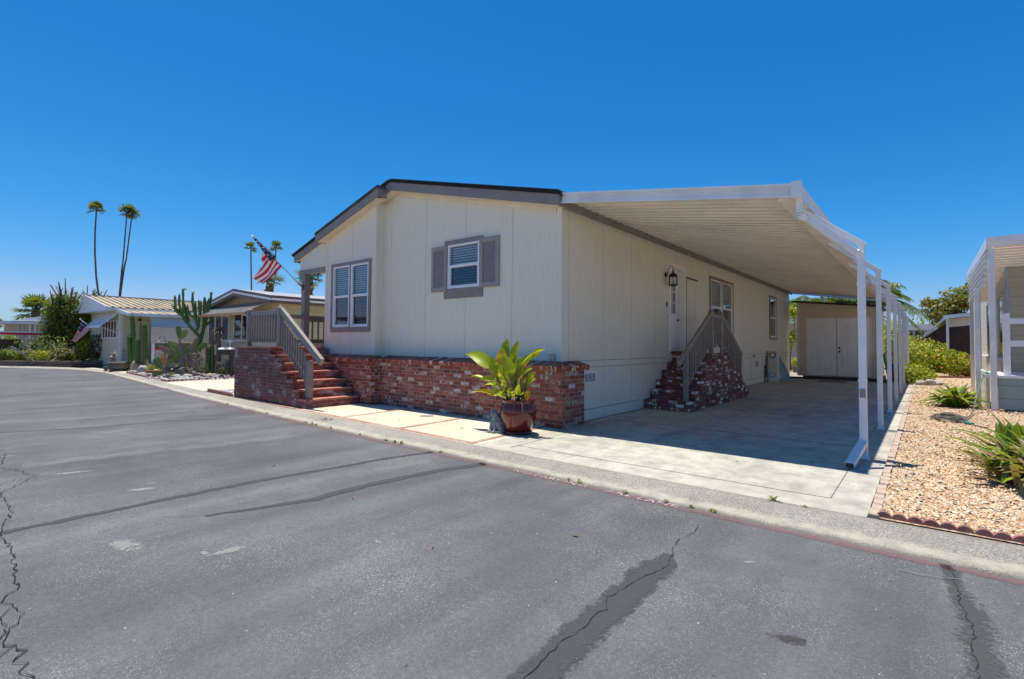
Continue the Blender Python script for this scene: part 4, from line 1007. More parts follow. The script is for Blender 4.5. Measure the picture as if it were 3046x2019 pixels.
# sloping handrail
a, b = Vector((-12.16, YR-.01, 2.26)), Vector((-10.26, YR-.01, 1.05))
m = MB(); m.bar(a, b, .09, .16); bevel(m.build('handrail', 'taupe_rail', P), .008)
a2, b2 = Vector((-12.2, YR, 1.56)), Vector((-10.87, YR, .62)); m = MB(); m.bar(a2, b2, .05, .07); m.build('bottom_rail', 'taupe_rail', P)
m = MB(); m.box(-.02, .02, -.019, .019, 0, .66); bal2 = None
for k in range(11):
    t = (k+.6)/11; x = a2.x+(b2.x-a2.x)*t; z = a2.z+(b2.z-a2.z)*t
    for yy in (YR-.045,):
        if bal2 is None: bal2 = m.build('baluster', 'taupe_rail', P, local=True); o = bal2
        else: o = bal2.copy(); COL.objects.link(o); o.parent = P
        o.location = Vector((x, yy, z-.06))-P.location
# railing along the far side of the porch
bevel(boxpart('top_rail', 'taupe_rail', P, -14.42, -14.34, 7.64, 10.15, 2.10, 2.28), .006); boxpart('bottom_rail', 'taupe_rail', P, -14.42, -14.34, 7.64, 10.15, 1.45, 1.57)
m = MB(); m.box(-.02, .02, -.02, .02, 0, .53); bal = None
for k in range(13):
    if bal is None: bal = m.build('baluster', 'taupe_rail', P, local=True); o = bal
    else: o = bal.copy(); COL.objects.link(o); o.parent = P
    o.location = Vector((-14.38, 7.75+k*.19, 1.571))-P.location
boxpart('kick_board', 'soffit', P, -14.40, -14.36, 7.64, 10.15, 1.374, 1.44)
boxpart('top_rail', 'taupe_rail', P, -14.2, -13.98, 5.96, 7.46, 2.16, 2.27); boxpart('bottom_rail', 'taupe_rail', P, -14.12, -14.06, 5.98, 7.46, 1.47, 1.55)

# ------------------------------------------------------------------ brick steps at the side door
S = thing('brick_side_steps', (-4.6, 13.5, 0), 'whitewashed brick steps with taupe railing up to the side door under the carport', 'steps')
rb = random.Random(44); m = MB(); XO, XI = -4.06, XR+.016; tr2, ri2, ya, yb_ = .346, .2133, 11.18, 16.0
for k in range(6):
    f, b, z1 = ya+tr2*k, yb_-tr2*k, ri2*(k+1); xo = XO-.025*k*0
    brick_run(m, (XI, f, 0), (1,0,0), (0,-1,0), XO-XI, z1-ri2+.002, 2, ch=.078, phase=k % 2, rg=rb)
    brick_run(m, (XI, b, 0), (1,0,0), (0,1,0), XO-XI, z1-ri2+.002, 2, ch=.078, phase=k % 2, rg=rb)
    brick_run(m, (XO, f, 0), (0,1,0), (1,0,0), b-f, z1-ri2+.002, 2, ch=.078, phase=(k+1) % 2, rg=rb)
    m.box(XI, XO-.006, f+.006, b-.006, z1-ri2, z1-.05, 1)
    if k < 5: brick_run(m, (XO, f+.345, 0), (0,1,0), (1,0,0), b-f-.69, z1-.055, 1, ch=.058, phase=k % 2, rg=rb); m.box(XI, XO-.006, f+.341, b-.341, z1-.0499, z1-.001, 1)
    if k < 5:
        brick_top(m, XI, XO+.003, f-.003, f+.34, z1, .05, along='y', bl=.2, bw=.1, rg=rb); brick_top(m, XI, XO+.003, b-.34, b+.003, z1, .05, along='y', bl=.2, bw=.1, rg=rb)
    else: brick_top(m, XI, XO+.003, f-.003, b+.003, z1, .05, along='x', rg=rb)
m.build('brick_base', ['brick_side', 'brick_side_mortar'], S)
XP = -4.24
post('newel_post', XP, 11.40, ri2, 1.30, .10, S, False); post('newel_post', XP, 13.16, 1.28, 2.36, .11, S); post('newel_post', XP, 13.90, 1.28, 2.36, .11, S); post('newel_post', XP, 15.72, .22, 1.22, .10, S, False)
m = MB(); m.bar((XP+.03, 10.85, 1.06), (XP+.03, 13.11, 2.33), .055, .13); bevel(m.build('handrail', 'taupe_rail', S), .008)
m = MB(); m.bar((XP, 11.45, .55), (XP, 13.10, 1.58), .04, .06); m.build('bottom_rail', 'taupe_rail', S)
m = MB(); m.bar((XP+.03, 13.96, 2.24), (XP+.03, 15.80, 1.22), .055, .10); bevel(m.build('handrail', 'taupe_rail', S), .008)
m = MB(); m.bar((XP, 13.96, 1.5), (XP, 15.68, .5), .04, .06); m.build('bottom_rail', 'taupe_rail', S)
boxpart('top_rail', 'taupe_rail', S, XP-.02, XP+.05, 13.215, 13.845, 2.20, 2.28); boxpart('bottom_rail', 'taupe_rail', S, XP-.02, XP+.03, 13.215, 13.845, 1.50, 1.56); boxpart('kick_board', 'cream_yellow', S, XP-.01, XP+.01, 13.215, 13.845, 1.29, 1.44)
m = MB(); m.box(-.019, .019, -.019, .019, 0, .80); bal = None
spots = [(11.56+k*.152, .56+(11.56+k*.152-11.45)*.624) for k in range(10)]+[(13.33+k*.17, 1.5) for k in range(3)]+[(14.08+k*.16, 1.43-k*.16*.581) for k in range(10)]
for y, z in spots:
    if bal is None: bal = m.build('baluster', 'taupe_rail', S, local=True); o = bal
    else: o = bal.copy(); COL.objects.link(o); o.parent = S
    o.location = Vector((XP+.045, y, z))-S.location
    if 13.3 < y < 13.8: o.scale.z = .85

# ------------------------------------------------------------------ carport
C = thing('carport', (-3, 8, 0), 'white metal carport roof on slim posts along the side of the cream home', 'carport')
XA, XB, CF, CB = -5.06, -1.385, 7.55, 27.7; zc = lambda x: 4.115+(x-XA)*(-.575/3.76)
m = MB(); pitch = .262; n_ = int((CB-CF)/pitch); pts = []
for i in range(n_):
    y = CF+i*pitch; pts += [(y, 0), (y+pitch-.125, 0), (y+pitch-.115, .10), (y+pitch-.025, .10), (y+pitch-.012, -.010), (y+pitch-.002, -.010)]
va = [(XA, y, zc(XA)+h) for y, h in pts]; vb = [(XB, y, zc(XB)+h) for y, h in pts]; k_ = len(pts)
ta = [(XA, y, zc(XA)+.115) for y, h in pts]; tb = [(XB, y, zc(XB)+.115) for y, h in pts]
m.add(va+vb, [(i, i+1, k_+i+1, k_+i) for i in range(k_-1)]); m.add(ta+tb, [(i, k_+i, k_+i+1, i+1) for i in range(k_-1)])
m.add(va+ta, [(i, k_+i, k_+i+1, i+1) for i in range(k_-1)])
m.build('roof_panel', 'pan_metal', C)
def fbar(m, y0, y1, za, zb): m.prism([(XA+.01, y0, zc(XA)+za), (XB+.02, y0, zc(XB)+za), (XB+.02, y0, zc(XB)+zb), (XA+.01, y0, zc(XA)+zb)], (0, y1-y0, 0))
m = MB(); fbar(m, 7.495, 7.549, -.075, -.05); fbar(m, 7.525, 7.549, -.0499, .012); fbar(m, 7.505, 7.549, .0121, .022); fbar(m, 7.53, 7.549, .0221, .075); fbar(m, 7.485, 7.549, .0751, .11)
m.build('front_fascia', 'white_metal', C)
m = MB(); m.prism([(XA, CB, zc(XA)-.08), (XB, CB, zc(XB)-.08), (XB, CB, zc(XB)+.10), (XA, CB, zc(XA)+.10)], (0, .05, 0)); m.build('rear_fascia', 'white_metal', C)
# gutter along the outer edge: an open-topped channel
m = MB(); z0 = zc(XB)-.085
m.box(XB+.021, XB+.033, 7.50, CB, z0, z0+.19); m.box(XB+.0331, XB+.12, 7.50, CB, z0, z0+.012); m.box(XB+.1201, XB+.132, 7.50, CB, z0, z0+.13); m.box(XB+.105, XB+.145, 7.50, CB, z0+.1301, z0+.16); m.box(XB+.021, XB+.15, 7.46, 7.4999, z0-.01, z0+.21)
m.build('gutter', 'white_metal', C)
m = MB(); m.box(XB-.16, XB+.02, 7.60, CB-.02, zc(XB)-.075, zc(XB)-.012); m.build('edge_beam', 'pan_metal', C)
XPOST = -.66; PY_ = [8.25+3.09*k for k in range(8)]
pm = MB(); pm.box(-.04, .04, -.04, .04, 0, 2.87); bm_ = MB(); bm_.box(-.06, .06, -.06, .06, 0, .012)
am = MB(); am.bar((-.76, 0, 3.49), (.035, 0, 2.855), .075, .085, up=(0, 0, 1)); cm = MB(); cm.prism([(.04, -.045, 2.79), (.04, .045, 2.79), (-.045, .045, 2.87), (-.045, -.045, 2.87)], (.004, 0, .07))
p0 = a0 = None
for y in PY_:
    if p0 is None:
        p0 = pm.build('post', 'white_metal', C, local=True); bevel(p0, .006); bp = bm_.build('foot', 'white_metal', p0, local=True); a0 = am.build('arm', 'white_metal', C, local=True); bevel(a0, .005); p, a_ = p0, a0
    else:
        p = p0.copy(); COL.objects.link(p); p.parent = C; q = bp.copy(); COL.objects.link(q); q.parent = p; a_ = a0.copy(); COL.objects.link(a_); a_.parent = C
    p.location = a_.location = Vector((XPOST, y, 0))-C.location
# downspout: elbow under the gutter, slanting leg, drop down the first post, kick-out at the foot
D2 = thing('downspout', (-.66, 8.1, 0), 'white ribbed downspout from the gutter down the first carport post', 'downspout')
def duct(m, pts, w=.085, h=.065):
    for a, b in zip(pts, pts[1:]): m.bar(a, b, w, h, up=(0, -1, .01))
m = MB(); pth = [(-1.30, 7.70, 3.48), (-1.30, 7.70, 3.31)]
duct(m, pth); m.bar((-1.22, 7.77, 3.23), (-.73, 8.12, 2.76), .075, .095, up=(0, 0, 1)); m.bar((XPOST, 8.165, 2.66), (XPOST, 8.165, .23), .088, .07, up=(0, -1, 0))
o = m.build('pipe', 'white_metal', D2); bevel(o, .01)
m = MB()
for k in range(7):
    t = k/6; q = Vector((-1.30, 7.70, 3.31)).lerp(Vector((-1.22, 7.77, 3.23)), t)+Vector((-.012, -.01, -.03))*math.sin(t*math.pi); d = Vector((.0, .0, -1)).lerp(Vector((.62, .48, -.65)), t).normalized()
    m.bar(q-d*.012, q+d*.012, .094 if k % 2 else .084, .074 if k % 2 else .066, up=(0, -1, .2))
m.build('elbow', 'white_metal', D2); m = MB()
for k in range(8):
    t = k/7; q = Vector((-.73, 8.12, 2.76)).lerp(Vector((XPOST, 8.165, 2.66)), t)+Vector((.025, .0, .02))*math.sin(t*math.pi); d = Vector((.62, .48, -.65)).lerp(Vector((0, 0, -1)), t).normalized()
    m.bar(q-d*.014, q+d*.014, .098 if k % 2 else .086, .08 if k % 2 else .07, up=(0, -1, .2))
m.build('elbow', 'white_metal', D2)
m = MB(); m.bar((XPOST, 8.18, .26), (XPOST-.015, 8.13, .20), .10, .085, up=(0, -1, 0)); m.bar((XPOST-.01, 8.14, .215), (-.745, 7.42, .045), .105, .075, up=(0, 0, 1)); bevel(m.build('kick_out', 'white_metal', D2), .012)
m = MB(); m.bar((-.7435, 7.432, .046), (-.7455, 7.415, .0445), .085, .055, up=(0, 0, 1)); m.build('mouth', 'label_ink', D2)
m = MB(); m.box(XPOST-.05, XPOST+.05, 8.125, 8.21, 1.02, 1.06); m.box(XPOST-.05, XPOST+.05, 8.125, 8.21, 2.3, 2.34); m.build('strap', 'white_metal', D2)
boxpart('outlet_box', 'gutter_wood', D2, XPOST-.03, XPOST+.03, 8.10, 8.129, .82, .93)
# ------------------------------------------------------------------ potted plant and cat figure in front of the brick skirt
T = thing('plant_pot', (-5.28, 6.60, 0), 'glossy oxblood red ceramic pot in front of the brick skirt', 'pot')
m = MB(); m.lathe((-5.28, 6.60, 0), [(0.174,0.045),(0.2044,0.054),(0.2349,0.108),(0.2741,0.198),(0.3001,0.297),(0.3045,0.378),(0.2915,0.45),(0.2653,0.504),(0.261,0.5265),(0.2741,0.54),(0.2871,0.549),(0.2871,0.567),(0.261,0.5715),(0.2479,0.558),(0.2436,0.504),(0,0.495)], 56); m.build('body', 'glazed_red', T)
m = MB(); m.lathe((-5.28, 6.60, 0), [(0,0.0036),(0.2088,0.0036),(0.2279,0.0162),(0.2332,0.045),(0.2175,0.0504),(0.2044,0.027),(0,0.027)], 48); m.build('saucer', 'glazed_red', T)
m = MB(); m.lathe((-5.28, 6.60, 0), [(0.2427,0.4995),(0.1305,0.5175),(0,0.522)], 24); m.build('soil', 'dead_leaf', T)
BP = thing('paddle_leaf_plant', (-5.28, 6.60, .51), 'big paddle leaf plant growing in the glossy red pot, some leaves yellow', 'plant')
LV = [MB(), MB(), MB()]; ST = MB(); rg = random.Random(8)
def paddle(tip, base, w, mat=0, y0=0.0, y1=0.0, root=None, curl=.06, fold=.35, nr=None):
    tip, base = Vector((tip[0], 6.58+y1, tip[1])), Vector((base[0], 6.58+y0, base[1])); L = (tip-base).length; w *= 1.28
    nr = Vector(nr) if nr else Vector((rg.uniform(-.5, .5)-.1, -1, rg.uniform(.1, .7)))
    pts, ws = [], []
    for i in range(11):
        t = i/10; p = base.lerp(tip, t)+Vector((0, 0, 1))*curl*L*math.sin(t*math.pi)-Vector((0, 0, .10*L*t*t*t))
        pts.append(p+Vector((rg.uniform(-.004, .004), rg.uniform(-.008, .008), 0))); ws.append(max(.004, w*math.sin(min(1, t*1.02+.04)**.72*math.pi)**.72*(1-.18*t)) if t < 1 else .003)
    LV[mat].ribbon(pts, ws, nrm=nr, fold=fold, r=rg.random())
    root = root or (-5.28+(base.x+5.28)*.22, 6.60+y0*.3, .51)
    r_ = Vector(root); mid = r_.lerp(base, .5)+Vector((0, 0, .05)); end = base.lerp(tip, .55)+Vector((0, 0, 1))*curl*L*.95+nr.normalized()*-.004
    ST.tube([r_, r_.lerp(mid, .6), mid, base, base.lerp(tip, .25)+Vector((0, 0, curl*L*.7)), end], [.017, .015, .013, .011, .007, .003], 6, r=rg.random())
G, Y2, N2 = 0, 1, 2
paddle((-6.46,1.36), (-5.87,1.07), .105, 0, 0, -.05, nr=(.25,-.8,.75)); paddle((-5.59,1.63), (-5.60,1.20), .085, 0, .06, .08, nr=(.1,-1,.1))
paddle((-5.60,1.47), (-5.57,.95), .125, 1, -.02, -.05, nr=(.1,-1,.15)); paddle((-5.31,1.61), (-5.43,1.13), .085, 0, .06, .08, nr=(-.2,-1,.1))
paddle((-4.79,1.45), (-5.22,1.13), .065, 0, .02, .10, nr=(-.5,-.6,.8)); paddle((-5.02,1.38), (-5.26,1.08), .06, 0, .08, .16); paddle((-4.86,1.44), (-5.02,1.26), .05, 0, .06, .14)
paddle((-5.50,1.34), (-5.35,.95), .095, 0, -.08, -.14, nr=(.4,-1,.2)); paddle((-5.03,1.22), (-5.20,1.02), .06, 1, 0, -.02); paddle((-4.93,1.13), (-5.20,.90), .06, 0, -.05, -.06, nr=(-.5,-.7,.5))
paddle((-4.83,.96), (-5.04,.78), .065, 0, -.04, -.10, nr=(-.4,-.8,.6)); paddle((-6.36,.90), (-6.08,.87), .045, 1, 0, -.1, nr=(0,-.4,1)); paddle((-6.09,.87), (-5.84,.85), .07, 0, -.02, -.1, nr=(0,-.6,1))
paddle((-6.18,.675), (-5.70,.60), .05, 1, -.05, -.2, nr=(0,-.5,1)); paddle((-5.86,.80), (-5.60,.78), .045, 0, -.1, -.22, nr=(0,-.6,1)); paddle((-4.91,.75), (-5.02,.60), .045, 1, -.1, -.14)
paddle((-4.95,.58), (-4.98,.72), .03, 1, -.1, -.16); paddle((-5.85,1.31), (-5.62,.92), .085, 0, -.08, -.10, nr=(.2,-1,.1)); paddle((-5.20,1.33), (-5.30,1.02), .05, 0, -.02, 0); paddle((-5.10,.98), (-5.16,.72), .045, 0, -.12, -.16)
paddle((-5.35,.74), (-5.50,.62), .05, 0, -.16, -.26, nr=(.2,-.7,.7)); paddle((-5.30,.62), (-5.55,.66), .04, 0, -.2, -.28); paddle((-5.62,.70), (-5.66,.92), .05, 0, -.12, -.2); paddle((-5.42,.92), (-5.45,.72), .045, 1, -.15, -.2)
paddle((-5.25,.80), (-5.30,.62), .05, 0, -.18, -.24); paddle((-5.08,.86), (-5.15,.66), .045, 0, -.16, -.2); paddle((-5.15,.62), (-5.2,.72), .045, 1, -.2, -.26); paddle((-5.58,1.08), (-5.5,.8), .06, 0, -.1, -.16); paddle((-5.38,1.14), (-5.36,.86), .055, 0, .02, .0)
paddle((-5.06,1.05), (-5.2,.8), .05, 0, .1, .2); paddle((-5.75,1.1), (-5.6,.8), .06, 0, .12, .22); paddle((-5.3,1.3), (-5.35,.95), .06, 0, .14, .2); paddle((-5.0,.70), (-5.12,.66), .04, 0, -.1, -.22, nr=(0,-.6,1)); paddle((-5.74,.60), (-5.62,.70), .04, 1, -.1, -.2)
for k in range(26):
    a = rg.uniform(0, 6.28); r0 = rg.uniform(.02, .18); p = Vector((-5.28+r0*math.cos(a), 6.58+r0*math.sin(a), .58)); e = Vector((rg.uniform(-.22, .22), rg.uniform(-.2, .05), rg.uniform(-.02, .32)))
    LV[2].ribbon([p, p+e*.5+Vector((0, 0, .06)), p+e], [.012, .014, .003], r=rg.random())
for tp in ((-5.95,.42), (-5.9,.52), (-4.95,.38), (-5.15,.36), (-5.22,.40)):
    p = Vector((-5.3+(tp[0]+5.3)*.5, 6.50, .62)); LV[2].ribbon([p, Vector(((p.x+tp[0])/2, 6.38, .64)), Vector((tp[0], 6.30, tp[1]))], [.02, .018, .003], r=rg.random())
for mb_, nm, mt in zip(LV, ('foliage', 'yellow_foliage', 'withered_foliage'), ('paddle_green', 'paddle_yellow', 'dead_leaf')):
    o = mb_.build(nm, mt, BP); sub = o.modifiers.new('smooth', 'SUBSURF'); sub.levels = sub.render_levels = 1
ST.build('stem', 'stem_green', BP)
# cat figure: sitting, facing the street
m = MB(); cx, cy = -5.60, 6.46
def egg(c, rx, ry, rz, tilt=0.0):
    vs, fs = icosphere(3); out = []
    for p in vs:
        x, y, z = p[0]*rx, p[1]*ry, p[2]*rz; out.append((c[0]+x, c[1]+y*math.cos(tilt)-z*math.sin(tilt), c[2]+y*math.sin(tilt)+z*math.cos(tilt)))
    m.add(out, fs, 0, .5, True)
egg((cx, cy+.02, .12), .115, .125, .12); egg((cx-.02, cy-.01, .20), .085, .085, .13, .15); egg((cx-.05, cy-.05, .315), .066, .068, .06); egg((cx-.055, cy-.105, .30), .03, .022, .022)
egg((cx+.09, cy+.0, .075), .055, .09, .07); egg((cx-.10, cy+.0, .075), .05, .09, .07)
for s_ in (-1, 1):
    m.tube([(cx-.03+s_*.035, cy-.07, .23), (cx-.03+s_*.04, cy-.10, .12), (cx-.03+s_*.042, cy-.115, .03)], [.032, .028, .03], 8); egg((cx-.03+s_*.043, cy-.135, .022), .032, .045, .022)
    e = Vector((cx-.05+s_*.04, cy-.04, .355)); m.add([e+Vector((-.026, -.012, 0)), e+Vector((.026, -.012, 0)), e+Vector((0, .02, 0)), e+Vector((s_*.012, 0, .058))], [(0, 1, 3), (1, 2, 3), (2, 0, 3), (0, 2, 1)], 0, .5)
    egg((cx-.05+s_*.026, cy-.108, .33), .011, .008, .011)
m.tube([(cx+.10, cy+.10, .03), (cx+.16, cy+.03, .03), (cx+.12, cy-.07, .03), (cx+.03, cy-.13, .028)], [.03, .027, .024, .018], 8)
m.lathe((cx-.01, cy, 0), [(.0, 0), (.15, 0), (.15, .02), (0, .022)], 20)
o = m.build('cat_figure', 'cat_stone', label='grey stone cat sitting beside the glossy red pot', category='statue')
rm = o.modifiers.new('merge', 'REMESH'); rm.mode = 'VOXEL'; rm.voxel_size = .009; rm.use_smooth_shade = True

# ------------------------------------------------------------------ flag on the porch post
FP = thing('flag_pole', (-14.06, 7.44, 3.08), 'slanted flag pole bracketed to the taupe porch post', 'flag pole')
A0, A1 = Vector((-14.06, 7.44, 3.08)), Vector((-14.80, 6.30, 4.49)); pole = lambda t: A0.lerp(A1, t)
m = MB(); m.tube([pole(0), pole(.5), pole(1)], [.014, .013, .012], 10); m.build('pole', 'gutter_wood', FP)
m = MB(); m.lathe(pole(1)+Vector((0, 0, -.03)), [(.0, -.03), (.03, -.025), (.042, .01), (.035, .045), (0, .06)], 12); m.build('finial', 'white_paint', FP)
m = MB(); m.box(-14.10, -14.02, 7.42, 7.46, 3.0, 3.16); m.tube([pole(-.02), pole(.08)], .025, 8); m.build('bracket', 'brown_trim', FP)
m = MB(); NS, NV = 7, 14
tipA, tipB = Vector((-14.98, 6.72, 3.15)), Vector((-15.52, 6.60, 3.42))     # fly corners
hA, hB = pole(.42), pole(.66)
for i in range(NS*2+1):
    for j in range(NV+1):
        u, v = i/(NS*2), j/NV
        p = hA.lerp(hB, u).lerp(tipA.lerp(tipB, u), v)
        f = math.sin(u*7.5+v*2.6)*.055*v**.6+math.sin(v*8+u*3)*.02*v
        p = p+Vector((.3, -.9, .1))*f+Vector((0, 0, -.10*math.sin(v*math.pi)*(0.4+u)))
        m.v.append(tuple(p))
for i in range(NS*2):
    for j in range(NV):
        a = i*(NV+1)+j; m.f.append([a, a+1, a+NV+2, a+NV+1]); st = i//2; m.mi.append(0 if st % 2 == 0 else 1); m.r.append(.5); m.sm.append(True)
# canton furled round the pole, narrowing to the tip
pp, rr_ = [], []
for k in range(15):
    t = .60+.37*k/14; pp.append(pole(t)+Vector((.0, .0, -.05*(1-k/14)))); rr_.append(.085*(1-k/14)**1.1+.022+.008*math.sin(k*2.1))
m.tube(pp, rr_, 12, 2, .5)
for j in range(9):
    a, b = pole(.62+.03*j), pole(.65+.03*j)
w0 = len(m.v)
for i in range(7):
    for j in range(7):
        u, v = i/6, j/6; p = pole(.60+.16*u).lerp(Vector((-15.02, 6.56, 3.66+.10*u)), v*.75*(1-.5*u)); p += Vector((.2, -.9, 0))*(.05*math.sin(v*5+u*4)*v); m.v.append(tuple(p))
for i in range(6):
    for j in range(6):
        a = w0+i*7+j; m.f.append([a, a+1, a+8, a+7]); m.mi.append(2 if j < 2 else (0 if (i//2) % 2 else 1)); m.r.append(.5); m.sm.append(True)
fl = m.build('flag', ['flag_red', 'flag_white', 'star_blue'], label='red and white striped flag with starred blue corner, hanging from the porch pole', category='flag')
so_ = fl.modifiers.new('cloth', 'SOLIDIFY'); so_.thickness = .004

# ------------------------------------------------------------------ plant makers
def tree(name, base, h, blobs, n, leaf, mat, label, trunk_r=.12, cat='tree', seed=1, limbs=6, droop=.2, group=None, twigs=0, shell=.45, aspect=1.7):
    t = thing(name, base, label, cat, group); b = Vector(base); rg = random.Random(seed)
    m = MB(); top = b+Vector((rg.uniform(-.2, .2), 0, h)); m.tube([b, b.lerp(top, .5)+Vector((rg.uniform(-.1, .1), 0, 0)), top], [trunk_r, trunk_r*.8, trunk_r*.55], 8)
    for k in range(limbs):
        c, r = blobs[k % len(blobs)]; e = Vector(c)+Vector((rg.uniform(-.6, .6)*r[0], rg.uniform(-.6, .6)*r[1], rg.uniform(-.2, .7)*r[2])); s_ = b.lerp(top, rg.uniform(.4, 1))
        m.tube([s_, s_.lerp(e, .5)+Vector((0, 0, -.1*r[2])), e], [trunk_r*.5, trunk_r*.3, trunk_r*.1], 6)
    m.build('trunk', 'bark', t); c = leaf_cloud(blobs, n, leaf, seed, droop, shell=shell, aspect=aspect)
    if twigs:
        for k in range(twigs):
            q, r = blobs[k % len(blobs)]; a = rg.uniform(-1.3, 1.3); d = Vector((math.sin(a)*.8, rg.uniform(-.5, .5), 1)).normalized(); p = Vector(q)+Vector((d.x*r[0], d.y*r[1], d.z*r[2]))*rg.uniform(.85, 1.0); l = rg.uniform(.5, 1.05)
            e = p+d*l+Vector((d.x*.25, 0, 0)); c.tube([p-d*.4, p, e], [.045, .038, .02], 5, 1)
            for j in range(12):
                f = p.lerp(e, j/12); s_ = Vector((rg.uniform(-1, 1), rg.uniform(-1, 1), rg.uniform(.2, 1.2)))*.15; c.add([f, f+s_*.5+Vector((.035, 0, 0)), f+s_, f+s_*.5-Vector((.035, 0, 0))], [(0, 1, 2, 3)], 1 if j % 2 else 0, rg.random())
    c.build('crown', [mat, 'leaf_tip'], t); return t
def shrub(name, base, r, n, leaf, mat, label, seed=1, cat='shrub', group=None, extra=(), flowers=0, droop=0.0, aspect=1.7, shell=.5):
    t = thing(name, base, label, cat, group); b = Vector(base); blobs = [((b.x, b.y, b.z+r[2]*.95), r)]+[((b.x+dx, b.y+dy, b.z+cz), (rx, ry, rz)) for dx, dy, cz, rx, ry, rz in extra]
    rg = random.Random(seed); m = MB()
    for k in range(7):
        a = rg.uniform(0, 6.28); e = b+Vector((math.cos(a)*r[0]*.7, math.sin(a)*r[1]*.7, r[2]*rg.uniform(.6, 1.4))); m.tube([b+Vector((0, 0, -.03)), b.lerp(e, .5)+Vector((0, 0, .08)), e], [.03, .02, .008], 5)
    m.build('stem', 'bark', t); c = leaf_cloud(blobs, n, leaf, seed, droop, groundz=b.z+.01, shell=shell, aspect=aspect)
    if flowers:
        f = leaf_cloud(blobs, flowers, leaf*1.1, seed+50, shell=.95); f.build('flower', 'flower_red', t)
    c.build('foliage', mat, t); return t
def fan_palm(base, pts, r0, r1, R, n, label, seed=1, group=None, cat='palm tree', skirt=0, feather=False, trunk='bark_palm', leafmat='palm_leaf', leaflen=None):
    t = thing('palm_tree', base, label, cat, group); b = Vector(base); P = [b+Vector(p) for p in pts]; rg = random.Random(seed); m = MB()
    dense_ = []
    for a, c in zip(P, P[1:]):
        for k in range(6): dense_.append(a.lerp(c, k/6))
    dense_.append(P[-1]); nn = len(dense_); m.tube(dense_, [(r0+(r1-r0)*i/(nn-1))*(1+.07*(i % 2)) for i in range(nn)], 8); m.build('trunk', trunk, t)
    top = P[-1]; m = MB(); dd = MB()
    for k in range(n):
        a = 2*math.pi*k/n*2.4+rg.uniform(-.3, .3); e = rg.uniform(-.45, 1.35) if not feather else rg.uniform(-.1, 1.2); L = R*rg.uniform(.8, 1.15)
        d = Vector((math.cos(a)*math.cos(e), math.sin(a)*math.cos(e), math.sin(e)))
        if feather:
            spine = []
            for i in range(9):
                s_ = i/8; spine.append(top+d*L*s_+Vector((0, 0, -1))*L*.62*s_*s_*(1.1-math.sin(e)*.35))
            m.tube(spine, [.035-.003*i for i in range(9)], 5, r=.2)
            for i in range(1, 9):
                for q in range(5):
                    s0 = spine[i-1].lerp(spine[i], q/5); tg = (spine[i]-spine[i-1]).normalized(); side = tg.cross(Vector((0, 0, 1))).normalized()
                    for sg in (-1, 1):
                        l = L*.24*(1-.5*abs(i/8-.45)); dv = (side*sg*.8+tg*.5+Vector((0, 0, -.55+rg.uniform(-.25, .25)))).normalized(); w = tg*.028*max(1, R/2)
                        m.add([s0-w, s0+w, s0+dv*l*.6+w*.8, s0+dv*l+Vector((0, 0, -.1*l)), s0+dv*l*.6-w*.8], [(0, 1, 2, 3, 4)], 0, min(1, max(0, .5+rg.gauss(0, .25))))
        else:
            hub = top+d*L*.45; m.tube([top, hub], [.03*R, .02*R], 4, r=.2); nf = 16
            side = d.cross(Vector((0, 0, 1)));
            if side.length < .05: side = Vector((1, 0, 0))
            side.normalize(); upv = side.cross(d)
            for q in range(nf):
                f = -1.75+3.5*q/(nf-1); dv = (d*math.cos(f)+side*math.sin(f)+upv*rg.uniform(-.15, .15)).normalized(); l = L*.60*(1-.12*abs(f)); w = (d*-math.sin(f)+side*math.cos(f))*L*.040
                m.add([hub, hub+dv*l*.55+w, hub+dv*l+Vector((0, 0, -.16*l)), hub+dv*l*.55-w], [(0, 1, 2, 3)], 0, min(1, max(0, .5+rg.gauss(0, .28))))
    m.build('crown', leafmat, t)
    if skirt:
        for k in range(skirt):
            a = rg.uniform(0, 6.28); z = rg.uniform(.3, 2.2)*R*.5; p = top+Vector((math.cos(a)*r1, math.sin(a)*r1, -z)); e = p+Vector((math.cos(a)*R*.28, math.sin(a)*R*.28, -R*rg.uniform(.35, .6)))
            dd.ribbon([p, p.lerp(e, .5)+Vector((math.cos(a)*.12, math.sin(a)*.12, 0))*R, e], [.02*R, .12*R, .03*R], r=rg.random())
        dd.build('dead_skirt', 'palm_dead', t)
    return t
def polar(px_dir, dist): return (px_dir[0]*dist, px_dir[1]*dist)
# ------------------------------------------------------------------ next-door home with the brown and white roof edge
def opening(m, x0, x1, z0, z1, y, n=2, fw=.05):
    """window of n lights in a wall facing -y: frame into m[0], dark glass into m[1]"""
    w = (x1-x0)/n
    for k in range(n):
        a, b = x0+k*w, x0+(k+1)*w
        m[0].box(a, a+fw, y-.03, y+.02, z0, z1); m[0].box(b-fw, b, y-.03, y+.02, z0, z1); m[0].box(a+fw, b-fw, y-.03, y+.02, z0, z0+fw); m[0].box(a+fw, b-fw, y-.03, y+.02, z1-fw, z1)
        m[1].box(a+fw, b-fw, y-.008, y-.002, z0+fw, z1-fw)
@material('dark_glass')
def _(t):
    t.b(Base_Color=t.ramp(t.noise(3, 3), [(0.4, (0.012, 0.014, 0.018)), (0.7, (0.05, 0.055, 0.06))]), Roughness=0.05, Specular_IOR_Level=0.7)
NB = thing('neighbor_home', (-26.5, 10.5, 0), 'cream lap sided home with brown and white roof edge and grey awning', 'house')
XW, BF, BR = -22.0, 10.5, 27.0; zb = lambda x: 3.93-(x+25.3)*.135 if x > -25.3 else 3.93+(x+25.3)*.16
